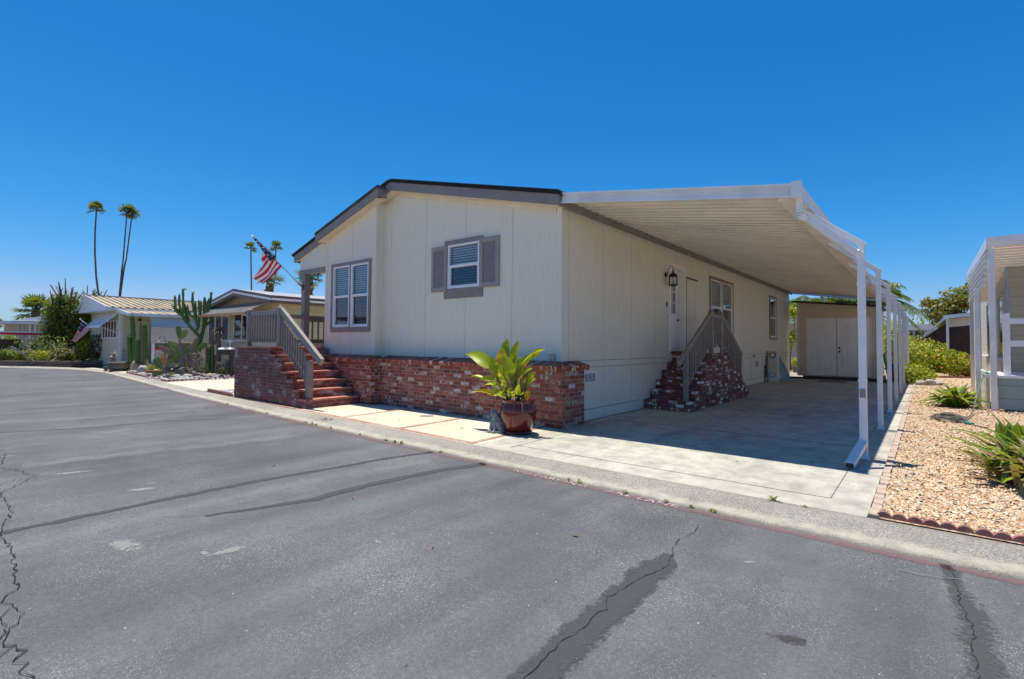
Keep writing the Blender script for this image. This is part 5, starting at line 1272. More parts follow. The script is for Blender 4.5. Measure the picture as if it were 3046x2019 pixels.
m = MB(); m.prism([(XW, BF, 0.45), (XW, BF, zb(XW)-.1), (-25.3, BF, 3.83), (-30.9, BF, zb(-30.9)-.1), (-30.9, BF, .45)], (0, .12, 0)); m.box(XW-.12, XW, BF+.121, BR, .45, zb(XW)-.12); m.box(-30.9, XW-.121, BR-.1, BR, .45, 3.3); m.build('wall', 'lap_cream', NB)
m = MB(); m.box(XW-.11, XW-.01, BF+.02, BR, 0, .449); m.box(-30.8, XW-.12, BF+.02, BF+.1, 0, .449); m.build('skirting', 'tan_house', NB)
m = MB(); m.prism([(XW+.45, BF-.5, zb(XW+.45)), (-25.3, BF-.5, 3.97), (-30.9, BF-.5, zb(-30.9)), (-30.9, BF-.5, zb(-30.9)-.05), (-25.3, BF-.5, 3.91), (XW+.45, BF-.5, zb(XW+.45)-.05)], (0, BR-BF+.8, 0)); m.build('roof', 'tin_grey', NB)
for nm, mt, a, b, pr in (('fascia', 'brown_trim', .045, -.07, .05), ('fascia_band', 'white_metal', -.0701, -.16, .06), ('fascia', 'brown_trim', -.1601, -.29, .045)):
    m = MB()
    for xa, xb in ((-30.9, -25.3), (-25.3, XW+.45)): m.prism([(xa, BF-.5-pr, zb(xa)+a), (xb, BF-.5-pr, zb(xb)+a), (xb, BF-.5-pr, zb(xb)+b), (xa, BF-.5-pr, zb(xa)+b)], (0, pr-.002, 0))
    m.box(XW+.45, XW+.45+pr, BF-.5, BR+.3, zb(XW+.45)+b, zb(XW+.45)+a); m.build(nm, mt, NB)
m = MB(); m.box(XW+.001, XW+.06, BF+.05, BF+.13, .5, zb(XW)-.3); m.build('downpipe', 'cream_yellow', NB)
for a, b, n_ in ((-29.6, -27.0, 3), (-26.4, -24.6, 2)): m2 = (MB(), MB()); opening(m2, a, b, 1.5, 2.85, BF-.02, n_); fr = m2[0].build('window', 'white_metal', NB); m2[1].build('pane', 'dark_glass', fr)
m = MB(); n_ = 26; xa, xb = -29.4, -22.5                             # corrugated awning
for k in range(n_):
    a, b = xa+(xb-xa)*k/n_, xa+(xb-xa)*(k+1)/n_
    m.prism([(a, BF-.06, 3.27), (b-.06, BF-.06, 3.27), (b-.06, 9.25, 2.69), (a, 9.25, 2.69)], (0, 0, .02)); m.prism([(b-.0601, BF-.06, 3.30), (b, BF-.06, 3.30), (b, 9.25, 2.72), (b-.0601, 9.25, 2.72)], (0, 0, .02))
aw = m.build('awning', 'tin_grey', NB); boxpart('edge', 'orange_trim', aw, -29.4, -22.5, 9.20, 9.249, 2.63, 2.745)
m = MB(); m.tube([(-29.2, 9.3, 2.67), (-29.2, BF-.04, 2.2)], .02, 6); m.tube([(-22.7, 9.3, 2.67), (-22.7, BF-.04, 2.2)], .02, 6); m.build('brace', 'white_metal', aw)
m = MB()
for a, b in ((-23.2, -22.9), (-23.9, -23.6)): m.box(a, b, 10.0, 10.35, .45, .5)
m.build('ledge', 'white_stone', NB)

# ------------------------------------------------------------------ cream home with the ribbed metal roof
NC_ = thing('far_home', (-37, 7.6, 0), 'pale cream home with ribbed tan metal roof and white window awning', 'house')
CF_, CX, CR, CRZ = 7.62, -34.0, -38.75, 4.08
zq = lambda x: CRZ-(x-CR)*.165 if x > CR else CRZ+(x-CR)*.40
m = MB(); m.prism([(CX, CF_, .05), (CX, CF_, 3.16), (CR, CF_, 3.95), (-40.9, CF_, 3.1), (-40.9, CF_, .05)], (0, .12, 0)); m.box(CX-.12, CX, CF_+.121, 24, .05, 3.16); m.build('wall', 'lap_cream_pale', NC_)
m = MB(); m.box(CX-.12, CX+.012, CF_-.012, CF_-.0005, .05, 3.0); m.box(CX+.0005, CX+.012, CF_, CF_+.12, .05, 3.1); m.build('corner_board', 'white_paint', NC_)
m = MB(); nr = 52
for k in range(nr):
    y = 6.95+k*.33; m.prism([(CR, y, CRZ), (CX+.35, y, zq(CX+.35)), (CX+.35, y+.2, zq(CX+.35)), (CR, y+.2, CRZ)], (0, 0, .03)); m.prism([(CR, y+.2001, CRZ+.05), (CX+.35, y+.2001, zq(CX+.35)+.05), (CX+.35, y+.3299, zq(CX+.35)+.05), (CR, y+.3299, CRZ+.05)], (0, 0, .03))
m.prism([(CR, 6.95, CRZ), (-41.2, 6.95, zq(-41.2)), (-41.2, 6.95, zq(-41.2)+.04), (CR, 6.95, CRZ+.04)], (0, 17, 0)); m.box(CR-.1, CR+.1, 6.93, 24, CRZ+.06, CRZ+.13)
m.build('roof', 'tin_tan', NC_)
m = MB(); m.prism([(CR, 6.9, CRZ+.10), (CX+.38, 6.9, zq(CX+.38)+.07), (CX+.38, 6.9, zq(CX+.38)-.10), (CR, 6.9, CRZ-.10)], (0, .045, 0)); m.prism([(CR, 6.9, CRZ+.10), (-41.25, 6.9, zq(-41.25)+.07), (-41.25, 6.9, zq(-41.25)-.1), (CR, 6.9, CRZ-.10)], (0, .045, 0)); m.box(CX+.351, CX+.39, 6.95, 24, zq(CX+.35)-.12, zq(CX+.35)-.005)
m.build('fascia', 'white_metal', NC_)
m = MB(); m.prism([(CR, 6.946, CRZ-.08), (CX+.33, 6.946, zq(CX+.33)-.08), (CX+.33, 6.946, 3.12), (-40.6, 6.946, 3.12)], (0, .6, 0)); m.build('gable_panel', 'tin_white', NC_)
m2 = (MB(), MB()); opening(m2, -37.6, -34.55, 1.58, 2.62, CF_-.02, 5, .07); fr = m2[0].build('window', 'white_metal', NC_); m2[1].build('pane', 'dark_glass', fr)
m = MB(); m.prism([(-38.1, CF_-.01, 2.96), (-34.35, CF_-.01, 2.96), (-34.35, 6.85, 2.24), (-38.1, 6.85, 2.24)], (0, 0, .035)); m.box(-38.1, -34.35, 6.82, 6.849, 2.17, 2.30); aw = m.build('window_awning', 'tin_white', NC_)
m = MB(); m.tube([(-34.45, 6.9, 2.2), (-34.45, CF_-.02, 1.9)], .02, 5); m.tube([(-38.0, 6.9, 2.2), (-38.0, CF_-.02, 1.9)], .02, 5); m.build('brace', 'white_metal', aw)
m = MB(); m.lathe((0, 0, 0), [(.0, 0), (.06, .02), (.08, .10), (.03, .16)], 8)
for i, p in enumerate(m.v): m.v[i] = (CX+.12+p[0], 8.47+p[1], 2.55+p[2])
m.bar((CX, 8.47, 2.74), (CX+.14, 8.47, 2.74), .04); m.build('porch_light', 'black_metal', NC_)
m = MB(); ns = 22                                                    # low side roof and its roll-down awning
for k in range(ns):
    y = 7.45+k*.4; m.prism([(CX, y, 3.16), (-31.6, y, 2.82), (-31.6, y+.3, 2.82), (CX, y+.3, 3.16)], (0, 0, .03)); m.prism([(CX, y+.3001, 3.19), (-31.6, y+.3001, 2.85), (-31.6, y+.3999, 2.85), (CX, y+.3999, 3.19)], (0, 0, .03))
m.build('side_roof', 'tin_tan', NC_)
m = MB(); m.prism([(CX, 7.40, 3.22), (-31.55, 7.40, 2.90), (-31.55, 7.40, 2.74), (CX, 7.40, 3.06)], (0, .045, 0)); m.box(-31.595, -31.55, 7.446, 16.2, 2.74, 2.90); m.build('side_fascia', 'white_metal', NC_)
m = MB(); n_ = 9
for k in range(n_): m.prism([(-31.75+.28*k/n_, 8.4, 2.80-.58*k/n_), (-31.75+.28*(k+1)/n_, 8.4, 2.80-.58*(k+1)/n_+.012), (-31.78+.28*(k+1)/n_, 8.4, 2.80-.58*(k+1)/n_+.03), (-31.78+.28*k/n_, 8.4, 2.80-.58*k/n_)], (0, 4.4, 0))
for k in range(12): m.prism([(-31.49, 8.4, 2.20-.07*k), (-31.43, 8.4, 2.20-.07*k-.012), (-31.48, 8.4, 2.20-.07*(k+1)+.002), (-31.52, 8.4, 2.20-.07*(k+1)+.002)], (0, 4.4, 0))
m.build('roll_awning', 'tin_white', NC_)
m = MB(); m.box(-31.5, -31.4, 8.42, 8.54, 0, 1.36); m.build('awning_post', 'white_metal', NC_); boxpart('awning_post', 'white_metal', NC_, -31.5, -31.4, 12.6, 12.72, 0, 1.36)
m = MB(); m.box(-33.2, -31.2, 7.95, 9.6, -.02, .3); m.box(-32.6, -31.2, 7.65, 7.949, -.02, .15); m.build('step', 'grey_stone', NC_)
# washing machine-like white tub and red-lidded cooler under the awning
t = thing('white_cabinet', (-31.9, 8.9, 0.3), 'white cabinet with blue door edge and red top standing under the white awning', 'cabinet'); bevel(boxpart('body', 'car_white', t, -32.3, -31.7, 8.7, 9.25, .3, 1.0), .03); boxpart('top', 'red_paint', t, -32.32, -31.68, 8.68, 9.27, 1.001, 1.13); boxpart('door', 'blue_cloth', t, -31.699, -31.67, 9.0, 9.2, .36, .95)
t = thing('white_car', (-32.6, 8.2, 0.02), 'white rounded car nose parked under the side awning of the pale cream home', 'car')
m = MB(); m.prism([(-33.6, 8.05, .35), (-32.5, 8.05, .35), (-32.35, 8.05, .6), (-32.42, 8.05, .95), (-32.8, 8.05, 1.15), (-33.6, 8.05, 1.25)], (0, .30, 0)); bevel(m.build('body', 'car_white', t), .08, 4); m = MB(); m.tube([(-32.9, 8.06, .34), (-32.9, 8.34, .34)], .31, 16); m.build('wheel', 'dark_plastic', t); boxpart('stripe', 'ink_blue', t, -32.48, -32.36, 8.1, 8.3, .66, .70)

# ------------------------------------------------------------------ pale house and red canopy at the far left
ND = thing('pale_house', (-53, 6.5, 0), 'low tan house with broad white roof beyond the large bush', 'house')
m = MB(); m.box(-57, -49.9, 5.25, 9.6, 0, 2.6); m.build('wall', 'tan_house', ND)
m = MB(); m.prism([(-57, 2.2, 2.62), (-49.3, 2.2, 2.58), (-49.3, 9.8, 2.58), (-57, 9.8, 2.62)], (0, 0, .18)); m.build('eave', 'tin_white', ND)
m = MB(); m.prism([(-49.5, 4.9, 2.79), (-49.5, 7.4, 3.42), (-49.5, 9.9, 2.79)], (-7.4, 0, 0)); m.build('roof', 'tin_white', ND)
m = MB()
for y in (5.9, 6.2): m.box(-49.899, -49.86, y-.05, y+.05, 1.4, 2.57)
for k in range(18): m.box(-49.899, -49.885, 5.3+k*.22, 5.33+k*.22, 1.2, 2.57)
m.build('batten', 'tin_white', ND)
t = thing('red_canopy', (-42, 4, 0), 'flat canopy with red edge and white top in front of the tan house', 'canopy')
m = MB(); m.box(-43.6, -41.7, 2.0, 5.5, 1.77, 1.89); m.build('edge', 'red_paint', t); boxpart('top', 'tin_white', t, -43.7, -41.6, 1.95, 5.56, 1.891, 1.96)
for x, y in ((-41.8, 5.36), (-43.5, 5.36), (-41.8, 2.1)): boxpart('post', 'white_metal', t, x, x+.08, y, y+.08, -.1, 1.769)
boxpart('panel', 'brown_trim', t, -43.0, -42.9, 3.7, 4.75, .2, 1.5)
# block planter wall at the bend of the street
m = MB(); rg = random.Random(6)
PW = [(-41.2, 2.9), (-39.35, 4.25), (-38.2, 5.25), (-37.35, 6.2), (-37.5, 8.3)]
for a, b in zip(PW, PW[1:]):
    a, b = Vector((*a, 0)), Vector((*b, 0)); d = b-a; L_ = d.length; d.normalize(); nrm_ = Vector((d.y, -d.x, 0))
    brick_run(m, a, d, nrm_, L_, -.02, 2, ch=.115, bl=.33, depth=.18, jit=.012, rg=rg, phase=0); m.obox(a-nrm_*.17+Vector((0, 0, -.02)), d*L_, nrm_*.15, (0, 0, .215), 1)
    x = 0
    while x < L_-.05: m.obox(a+d*(x+.005)+nrm_*.03+Vector((0, 0, .212)), d*min(.38, L_-x-.01), -nrm_*.24, (0, 0, .07), 0, rg.random()); x += .39
o = m.build('planter_wall', ['planter_block', 'planter_block_mortar'], label='low brown block planter wall at the bend of the street', category='wall')
m = MB(); m.poly([(-41.0, 3.1, .17), (-39.3, 4.4, .17), (-38.3, 5.35, .17), (-37.5, 6.25, .17), (-37.6, 8.2, .17), (-41, 8.5, .17), (-46, 8.5, .17), (-46, 3, .17)]); structure('planter_soil', m, 'dry_soil')
# shrubs behind it
shrub('clipped_bush', (-40.3, 6.35, .15), (.75, .78, .50), 2600, .10, 'leaf_olive', 'rounded yellow green bush behind the middle of the planter wall', 1, 'bush', extra=((.1, .25, .4, .5, .45, .4),), shell=.6)
shrub('clipped_bush', (-40.9, 3.95, .12), (.6, .62, .42), 1800, .10, 'leaf_mid', 'bright green bush behind the left end of the planter wall', 2, 'bush', shell=.6)
shrub('clipped_bush', (-40.7, 4.9, .12), (.55, .55, .40), 1600, .10, 'leaf_olive', 'dull green bush between the bright green bush and the rounded bush', 3, 'bush', shell=.6)
shrub('clipped_bush', (-42.2, 4.3, .12), (.8, 1.1, .62), 2000, .12, 'leaf_mid', 'taller yellow green hedge clump under the red edged canopy', 4, 'bush', shell=.6)
shrub('garden_shrub', (-40.0, 7.25, .12), (.5, .45, .75), 1600, .11, 'leaf_yellow', 'upright yellow leaved shrub beside the dark hedge and small flag', 5, 'bush', shell=.4)
shrub('garden_shrub', (-38.6, 7.75, .15), (.4, .32, .34), 800, .09, 'leaf_yellow', 'small flowering bush in front of the dark hedge', 6, 'bush', flowers=60, shell=.5)
shrub('dark_hedge', (-38.4, 8.05, .1), (.55, .40, .62), 2600, .10, 'leaf_deep', 'dark dense hedge below the window of the pale cream home', 7, 'hedge', extra=((.2, -.55, 1.0, .5, .42, .8), (0, .35, .25, .5, .35, .55)), shell=.65)
shrub('garden_shrub', (-43.0, 5.9, .1), (.8, .9, .65), 1800, .12, 'leaf_mid', 'green shrub mass under the left side of the spiky tree', 12, 'bush', shell=.5)
shrub('garden_shrub', (-39.9, 5.35, .15), (.45, .6, .36), 1300, .10, 'leaf_yellow', 'low yellow green bush beside the pale branched shrub', 13, 'bush', shell=.5)
shrub('garden_shrub', (-39.6, 7.0, .15), (.35, .35, .3), 700, .09, 'leaf_olive', 'small olive bush just right of the rounded bush', 14, 'bush', shell=.5)
# big bush with spiky twigs
tree('spiky_tree', (-41.5, 6.7, .1), 1.6, [((-41.5, 6.7, 3.0), (1.0, 1.05, 1.15)), ((-41.5, 6.0, 2.4), (.8, .75, .95)), ((-41.4, 7.5, 3.2), (.85, .95, 1.05)), ((-41.5, 6.5, 3.7), (.9, 1.1, .75)), ((-41.3, 8.0, 3.2), (.6, .6, 1.0)), ((-41.4, 6.9, 1.9), (.9, 1.0, .8)), ((-41.3, 7.7, 2.4), (.7, .6, .8)), ((-41.5, 6.0, 3.2), (.6, .6, .7)), ((-41.3, 6.0, 1.5), (.7, .8, .6)), ((-41.2, 7.3, 1.7), (.7, .8, .7))], 16000, .15, 'leaf_mid', 'large dense bushy tree with bare spiky shoot tips beside the pale cream home',   .14, 'tree', 3, twigs=80, shell=.25)
# bare pale frangipani branches
t = thing('bare_shrub', (-39.2, 5.2, .15), 'leafless pale branched shrub above the bushes', 'shrub'); m = MB(); rg = random.Random(12)
def grow(p, d, l, r, k):
    e = p+d*l; m.tube([p, p.lerp(e, .5)+Vector((0, rg.uniform(-.05, .05), rg.uniform(-.03, .05))), e], [r, r*.85, r*.7], 6, r=.5)
    if k:
        for j in range(rg.choice((2, 2, 3))): grow(e, (d+Vector((rg.uniform(-.5, .5), rg.uniform(-1.1, 1.1), rg.uniform(-.15, .55)))).normalized(), l*rg.uniform(.65, .9), r*.7, k-1)
for dy in (-.9, -.3, .5, 1.0): grow(Vector((-39.2, 5.2+dy*.25, .15)), Vector((0, dy*1.2, 1)).normalized(), .5, .035, 3)
m.build('branch', 'branch_pale', t); tips = leaf_cloud([((-39.2, 5.3, 1.3), (.5, 1.3, .55))], 260, .11, 4, shell=.6); tips.build('foliage', 'leaf_mid', t)
# small flag of the pale cream home
t = thing('flag_pole', (-37.3, 7.38, 1.9), 'short slanted flag pole fixed by the window of the pale cream home', 'flag pole'); m = MB(); m.tube([(-37.28, 7.4, 1.88), (-37.44, 6.53, 2.67)], .018, 6); m.build('pole', 'white_paint', t); m = MB(); m.lump((-37.44, 6.53, 2.68), .04, .04, .04, 1, 0, sub=1); m.build('finial', 'white_paint', t)
m = MB(); a0, a1, b0, b1 = Vector((-37.43, 6.62, 2.58)), Vector((-37.36, 7.03, 2.14)), Vector((-37.5, 6.2, 1.47)), Vector((-37.46, 6.38, 1.34))
for i in range(14):
    for j in range(10):
        u, v = i/13, j/9; p = a0.lerp(a1, u).lerp(b0.lerp(b1, u), v)+Vector((.06*math.sin(u*9+v*2), 0, -.03*math.sin(v*3))); m.v.append(tuple(p))
for i in range(13):
    for j in range(9):
        a = i*10+j; m.f.append([a, a+1, a+11, a+10]); m.sm.append(True); m.r.append(.5); m.mi.append(2 if (i < 6 and j < 4) else (0 if i % 2 == 0 else 1))
fl = m.build('flag', ['flag_red', 'flag_white', 'star_blue'], label='small striped flag with starred corner hanging by the pale cream home', category='flag'); s_ = fl.modifiers.new('cloth', 'SOLIDIFY'); s_.thickness = .006

# ------------------------------------------------------------------ cactus garden
def ribbed(m, pts, r, ribs=6, depth=.28, rv=None, taper=.8):
    """a ribbed cactus column"""
    P = [Vector(p) for p in pts]; D = []
    for a, b in zip(P, P[1:]):
        n_ = max(2, int((b-a).length/.12))
        for k in range(n_): D.append(a.lerp(b, k/n_))
    D.append(P[-1]); n = ribs*2; vs = []; ref = Vector((.2, .1, 1))
    for i, p in enumerate(D):
        t = i/(len(D)-1); d = (D[min(i+1, len(D)-1)]-D[max(i-1, 0)]).normalized(); rf = ref if abs(d.z) < .95 else Vector((1, .2, 0)); a = d.cross(Vector((1, .3, .1)) if abs(d.x) < .9 else Vector((0, 1, 0))).normalized(); b = d.cross(a); q = r*(1+.10*math.sin(i*1.9))*(1 if t < .9 else max(.25, math.sqrt(max(0, 1-((t-.9)/.1)**2))))*(1-.15*t)
        for k in range(n): th = 2*math.pi*k/n; rr = q*(1 if k % 2 == 0 else 1-depth); vs.append(p+a*math.cos(th)*rr+b*math.sin(th)*rr)
    m.add(vs, [(i*n+k, i*n+(k+1) % n, (i+1)*n+(k+1) % n, (i+1)*n+k) for i in range(len(D)-1) for k in range(n)], 0, rv, False); m.add(vs[-n:], [tuple(range(n))], 0, rv)
t = thing('tree_cactus', (-27.47, 9.3, 0), 'tall candelabra tree cactus with many upright arms before the white awning', 'cactus')
EU = [[(-27.47,9.3,0),(-27.47,9.3,1.21),(-27.47,9.3,1.72),(-27.54,9.09,1.99),(-27.63,8.8,2.39),(-27.7,8.57,2.83)],[(-27.47,9.3,1.72),(-27.52,9.14,1.92),(-27.49,9.25,2.13),(-27.53,9.12,2.68),(-27.57,9.0,3.3),(-27.57,8.99,3.88)],[(-27.46,9.34,.8),(-27.46,9.34,1.4),(-27.41,9.47,2.14),(-27.41,9.48,2.9),(-27.41,9.47,3.67)],[(-27.63,8.8,2.39),(-27.69,8.63,2.69),(-27.77,8.35,2.92),(-27.78,8.31,3.67)],[(-27.69,8.63,2.69),(-27.75,8.43,2.96),(-27.82,8.18,3.19)],[(-27.7,8.57,2.83),(-27.73,8.48,3.27),(-27.73,8.48,3.75)],[(-27.69,8.63,2.76),(-27.68,8.64,3.28),(-27.69,8.61,3.96),(-27.64,8.76,4.01)],[(-27.63,8.8,2.46),(-27.65,8.74,2.8),(-27.66,8.7,3.28)],[(-27.61,8.86,2.39),(-27.63,8.82,2.81),(-27.63,8.81,3.25)],[(-27.53,9.13,2.61),(-27.59,8.93,2.74),(-27.61,8.86,2.94)],[(-27.52,9.15,2.61),(-27.53,9.12,3.02),(-27.53,9.1,3.41)],[(-27.49,9.25,2.13),(-27.47,9.29,2.69),(-27.49,9.24,3.52)],[(-27.46,9.32,2.69),(-27.46,9.34,3.14),(-27.46,9.32,3.49)],[(-27.41,9.47,2.2),(-27.36,9.61,2.7),(-27.37,9.58,3.5)],[(-27.4,9.5,2.27),(-27.32,9.72,2.42),(-27.28,9.83,2.7)],[(-27.37,9.6,2.91),(-27.34,9.66,3.26),(-27.35,9.64,3.63)],[(-27.36,9.62,2.98),(-27.32,9.72,3.47),(-27.32,9.72,3.86),(-27.29,9.8,3.88)],[(-27.57,8.95,3.82),(-27.55,9.08,3.84)]]
m = MB(); rg = random.Random(9)
for i, b in enumerate(EU): ribbed(m, b, .10 if i in (0, 2) else (.078 if i < 5 else .07), 4, .45, rg.random())
m.build('stem', 'cactus', t)
def cacti(name, base, cols, label, mat='cactus', ribs=7):
    t = thing(name, base, label, 'cactus')
    for (a, b), r, mt in cols:
        m = MB(); a = Vector(a); b = Vector(b); a0 = Vector((a.x, a.y, 0.0)) if a.z < .9 else a; ribbed(m, [a0, a0.lerp(b, .5)+Vector((0, .02, 0)), b], r, ribs, .2, .5); m.build('column', mt, t)
cacti('column_cactus', (-30.13, 7.3, 0), [(((-30.12,7.35,.5),(-30.15,7.22,2.78)),.115,'cactus'), (((-30.14,7.26,.6),(-30.17,7.10,1.75)),.105,'cactus')], 'tall pair of ribbed column cacti nearest the corner of the pale cream home')
cacti('column_cactus', (-29.08, 7.38, 0), [(((-29.06,7.44,.65),(-29.06,7.48,2.37)),.108,'cactus'), (((-29.08,7.36,.68),(-29.1,7.31,2.38)),.065,'cactus_old'), (((-29.11,7.22,.65),(-29.12,7.2,1.64)),.106,'cactus'), (((-29.05,7.38,.71),(-29.06,7.38,2.1)),.095,'cactus_old')], 'clump of column cacti with dead brown stem between the tall pair and the white awning')
cacti('column_cactus', (-25.4, 9.15, 0), [(((-25.45,9.0,.08),(-25.44,9.03,1.25)),.092,'cactus'), (((-25.4,9.16,.08),(-25.41,9.14,1.41)),.095,'cactus_old'), (((-25.35,9.32,.08),(-25.32,9.40,.89)),.10,'cactus_old'), (((-25.37,9.25,.11),(-25.36,9.28,.86)),.09,'cactus'), (((-25.33,9.38,.88),(-25.33,9.40,1.06)),.07,'cactus_old'), (((-25.47,8.92,.1),(-25.46,8.94,1.32)),.06,'cactus_old')], 'short ribbed column cacti beside the black mailboxes')
t = thing('paddle_cactus', (-24.4, 7.4, 0), 'sprawling cactus with long flat green paddles and brown trunks', 'cactus'); rg = random.Random(14)
PADS = [((-24.41,7.37,.84),(-24.56,6.85,1.24),.115,1),((-24.39,7.44,.93),(-24.48,7.14,1.5),.103,0),((-24.37,7.52,1.26),(-24.47,7.19,1.44),.103,0),((-24.37,7.5,1.2),(-24.46,7.19,1.14),.074,0),((-24.37,7.52,1.56),(-24.39,7.44,2.11),.111,0),((-24.35,7.56,1.56),(-24.3,7.72,1.97),.124,0),((-24.36,7.55,.5),(-24.37,7.51,1.59),.082,2),((-24.5,7.07,.48),(-24.33,7.64,.96),.148,0),((-24.33,7.64,.96),(-24.25,7.89,1.17),.124,0),((-24.53,6.96,.29),(-24.61,6.69,.73),.099,0),((-24.52,7.02,.26),(-24.58,6.78,.82),.091,0),((-24.44,7.27,-.01),(-24.51,7.02,.43),.157,2),((-24.51,7.05,.17),(-24.56,6.84,.19),.058,0),((-24.56,6.86,.12),(-24.62,6.64,.05),.091,0),((-24.31,7.7,.96),(-24.26,7.85,.48),.099,2),((-24.2,8.05,1.04),(-24.06,8.44,1.4),.132,0),((-24.21,8.0,1.2),(-24.18,8.11,1.63),.107,1),((-24.24,7.92,.3),(-24.24,7.92,1.35),.107,2),((-24.3,7.75,.93),(-24.24,7.91,.96),.099,0),((-24.34,7.59,.0),(-24.33,7.63,.96),.13,2),((-24.25,7.9,.0),(-24.25,7.9,.5),.11,2)]
for a, b, w, k in PADS:
    a, b = Vector(a), Vector(b); d = b-a; L_ = d.length; d.normalize(); nr = Vector((-.9+rg.uniform(-.2, .2), rg.uniform(-.3, .3), rg.uniform(-.2, .35))); sd_ = d.cross(nr).normalized(); nr = sd_.cross(d); vs, fs = icosphere(2); m = MB(); th = .30 if k == 2 else .17
    m.add([a+d*L_*(.5+.53*p[0])+sd_*w*p[1]*(1.0+.28*p[0] if k != 2 else 1)*.92+nr*w*th*p[2] for p in vs], fs, 0, rg.random(), True); m.build('trunk' if k == 2 else 'pad', ('pear_pad', 'cactus_old', 'dead_wood')[k], t)
t = thing('dead_shrub', (-23.69, 8.0, 0), 'dry grey brown dead shrub between the paddle cactus and column cacti', 'shrub'); m = MB(); rg = random.Random(15)
for k in range(130):
    z = rg.uniform(.05, .95); a = rg.uniform(0, 6.28); r0 = .22*(1-abs(z-.45)); p = Vector((-23.69+r0*.6*math.cos(a), 8.0+r0*math.sin(a), z)); e = p+Vector((rg.uniform(-.12, .12), rg.uniform(-.16, .16), rg.uniform(-.18, .2))); m.tube([p, p.lerp(e, .5)+Vector((.02, 0, .03)), e], [.012, .014, .004], 4, r=rg.random())
m.tube([(-23.69, 8.0, 0), (-23.70, 8.0, .5), (-23.68, 7.98, .97)], [.06, .05, .03], 7); m.build('twig', 'dead_wood', t)
for i, (x, y, z, rx, ry, rz, mt, lb) in enumerate([(-22.57,8.16,.06,.16,.22,.10,'tan_stone','tan boulder at the foot of the short column cacti'), (-22.5,8.42,.05,.12,.16,.08,'tan_stone','smaller tan boulder to the right of the tan boulder'), (-22.3,8.2,.03,.16,.34,.09,'grey_stone','long low grey rock before the tan boulders'), (-23.33,7.49,.05,.12,.2,.09,'white_stone','white rock below the dead shrub'), (-23.18,7.25,.03,.10,.24,.05,'white_stone','flat white stone at the kerb side of the cactus bed'), (-23.53,7.17,.05,.12,.16,.08,'white_stone','white patterned rock beside the brown cactus trunk'), (-23.54,6.8,.05,.1,.1,.09,'grey_stone','grey rock before the sprawling paddle cactus'), (-23.0,6.72,.08,.08,.08,.13,'grey_stone','upright dark stone at the corner of the cactus bed'), (-24.1,7.62,.15,.2,.3,.26,'rotten_wood','dark rotten stump under the paddle cactus'), (-24.37,7.4,.14,.18,.22,.22,'bark','dark root mass under the sprawling paddle cactus'), (-25.13,6.65,.05,.12,.18,.07,'grey_stone','flat grey stone near the terracotta trough'), (-28.08,7.23,.14,.2,.2,.18,'white_stone','white and grey painted rock near the barrel planter'), (-28.16,6.86,.05,.12,.16,.06,'white_stone','pale flat stone in front of the painted rock'), (-29.1,7.2,.22,.2,.24,.3,'tan_stone','mossy tan rock pile at the foot of the column cacti'), (-29.3,7.62,.2,.2,.16,.32,'bark','dark knobbly stump beside the mossy rock pile'), (-29.05,7.42,.22,.13,.14,.22,'terracotta','orange clay ornament at the foot of the column cacti'), (-24.0,7.9,.18,.14,.16,.16,'rotten_wood','mottled log end beneath the dead shrub')]):
    m = MB(); m.lump((x, y, z), rx, ry, rz, i+1, .28); m.build('log' if 'stump' in lb or 'log' in lb or 'root' in lb else ('ornament' if 'clay' in lb else 'rock'), mt, label=lb, category='stump' if 'stump' in lb or 'log' in lb or 'root' in lb else ('ornament' if 'clay' in lb else 'rock'))
m = MB(); m.tube([(-22.95, 7.55, .22), (-22.6, 7.95, .05)], [.06, .05], 8); m.build('log', 'dead_wood', label='grey fallen log leaning beside the dead shrub', category='log')
t = thing('flower_trough', (-25.58, 6.94, 0), 'terracotta trough at the left of the sprawling paddle cactus', 'planter'); m = MB(); m.box(-25.7, -25.45, 6.72, 7.16, .0, .17); m.box(-25.72, -25.43, 6.70, 7.18, .1701, .21); bevel(m.build('body', 'terracotta', t), .01); boxpart('soil', 'dead_leaf', t, -25.69, -25.46, 6.73, 7.15, .2101, .214)
t = thing('barrel_planter', (-30.25, 6.78, 0), 'half barrel planter of weathered staves near the kerb', 'planter'); m = MB(); m.lathe((-30.25, 6.78, 0), [(.0,0),(.36,0),(.40,.15),(.41,.28),(.40,.45),(.36,.45),(.36,.40),(0,.40)], 22); m.build('body', 'rotten_wood', t)
for z in (.08, .34): m = MB(); m.lathe((-30.25, 6.78, 0), [(.385+z*.05, z), (.395+z*.05, z), (.398+z*.05, z+.05), (.386+z*.05, z+.05)], 22); m.build('hoop', 'black_metal', t)
t = thing('dragon_ornament', (-30.3, 6.6, .4), 'pink and dark stacked shell ornament standing in the barrel planter', 'ornament'); m = MB()
for k in range(6): m.lump((-30.3+.02*(k % 2), 6.55+.05*math.sin(k*1.7), .46+k*.075), .10-.006*k, .14-.012*k, .05, k, .2)
m.build('body', 'paver_brick', t); m = MB(); m.tube([(-30.28, 6.62, .42), (-30.3, 6.68, .7), (-30.3, 6.62, .95)], [.08, .06, .04], 8); m.build('stalk', 'label_white', t)
t = thing('garden_stake', (-30.2, 6.95, .4), 'thin wire garden stakes standing in the barrel planter', 'stake'); m = MB(); m.tube([(-30.2, 6.88, .4), (-30.2, 6.9, 1.05)], .006, 4); m.tube([(-30.2, 6.93, .4), (-30.2, 6.93, 1.1)], .006, 4); m.tube([(-30.2, 7.0, .4), (-30.2, 7.1, 1.2)], .005, 4); m.lump((-30.2, 6.95, 1.0), .02, .03, .05, 2, 0, sub=1); m.build('wire', 'black_metal', t)
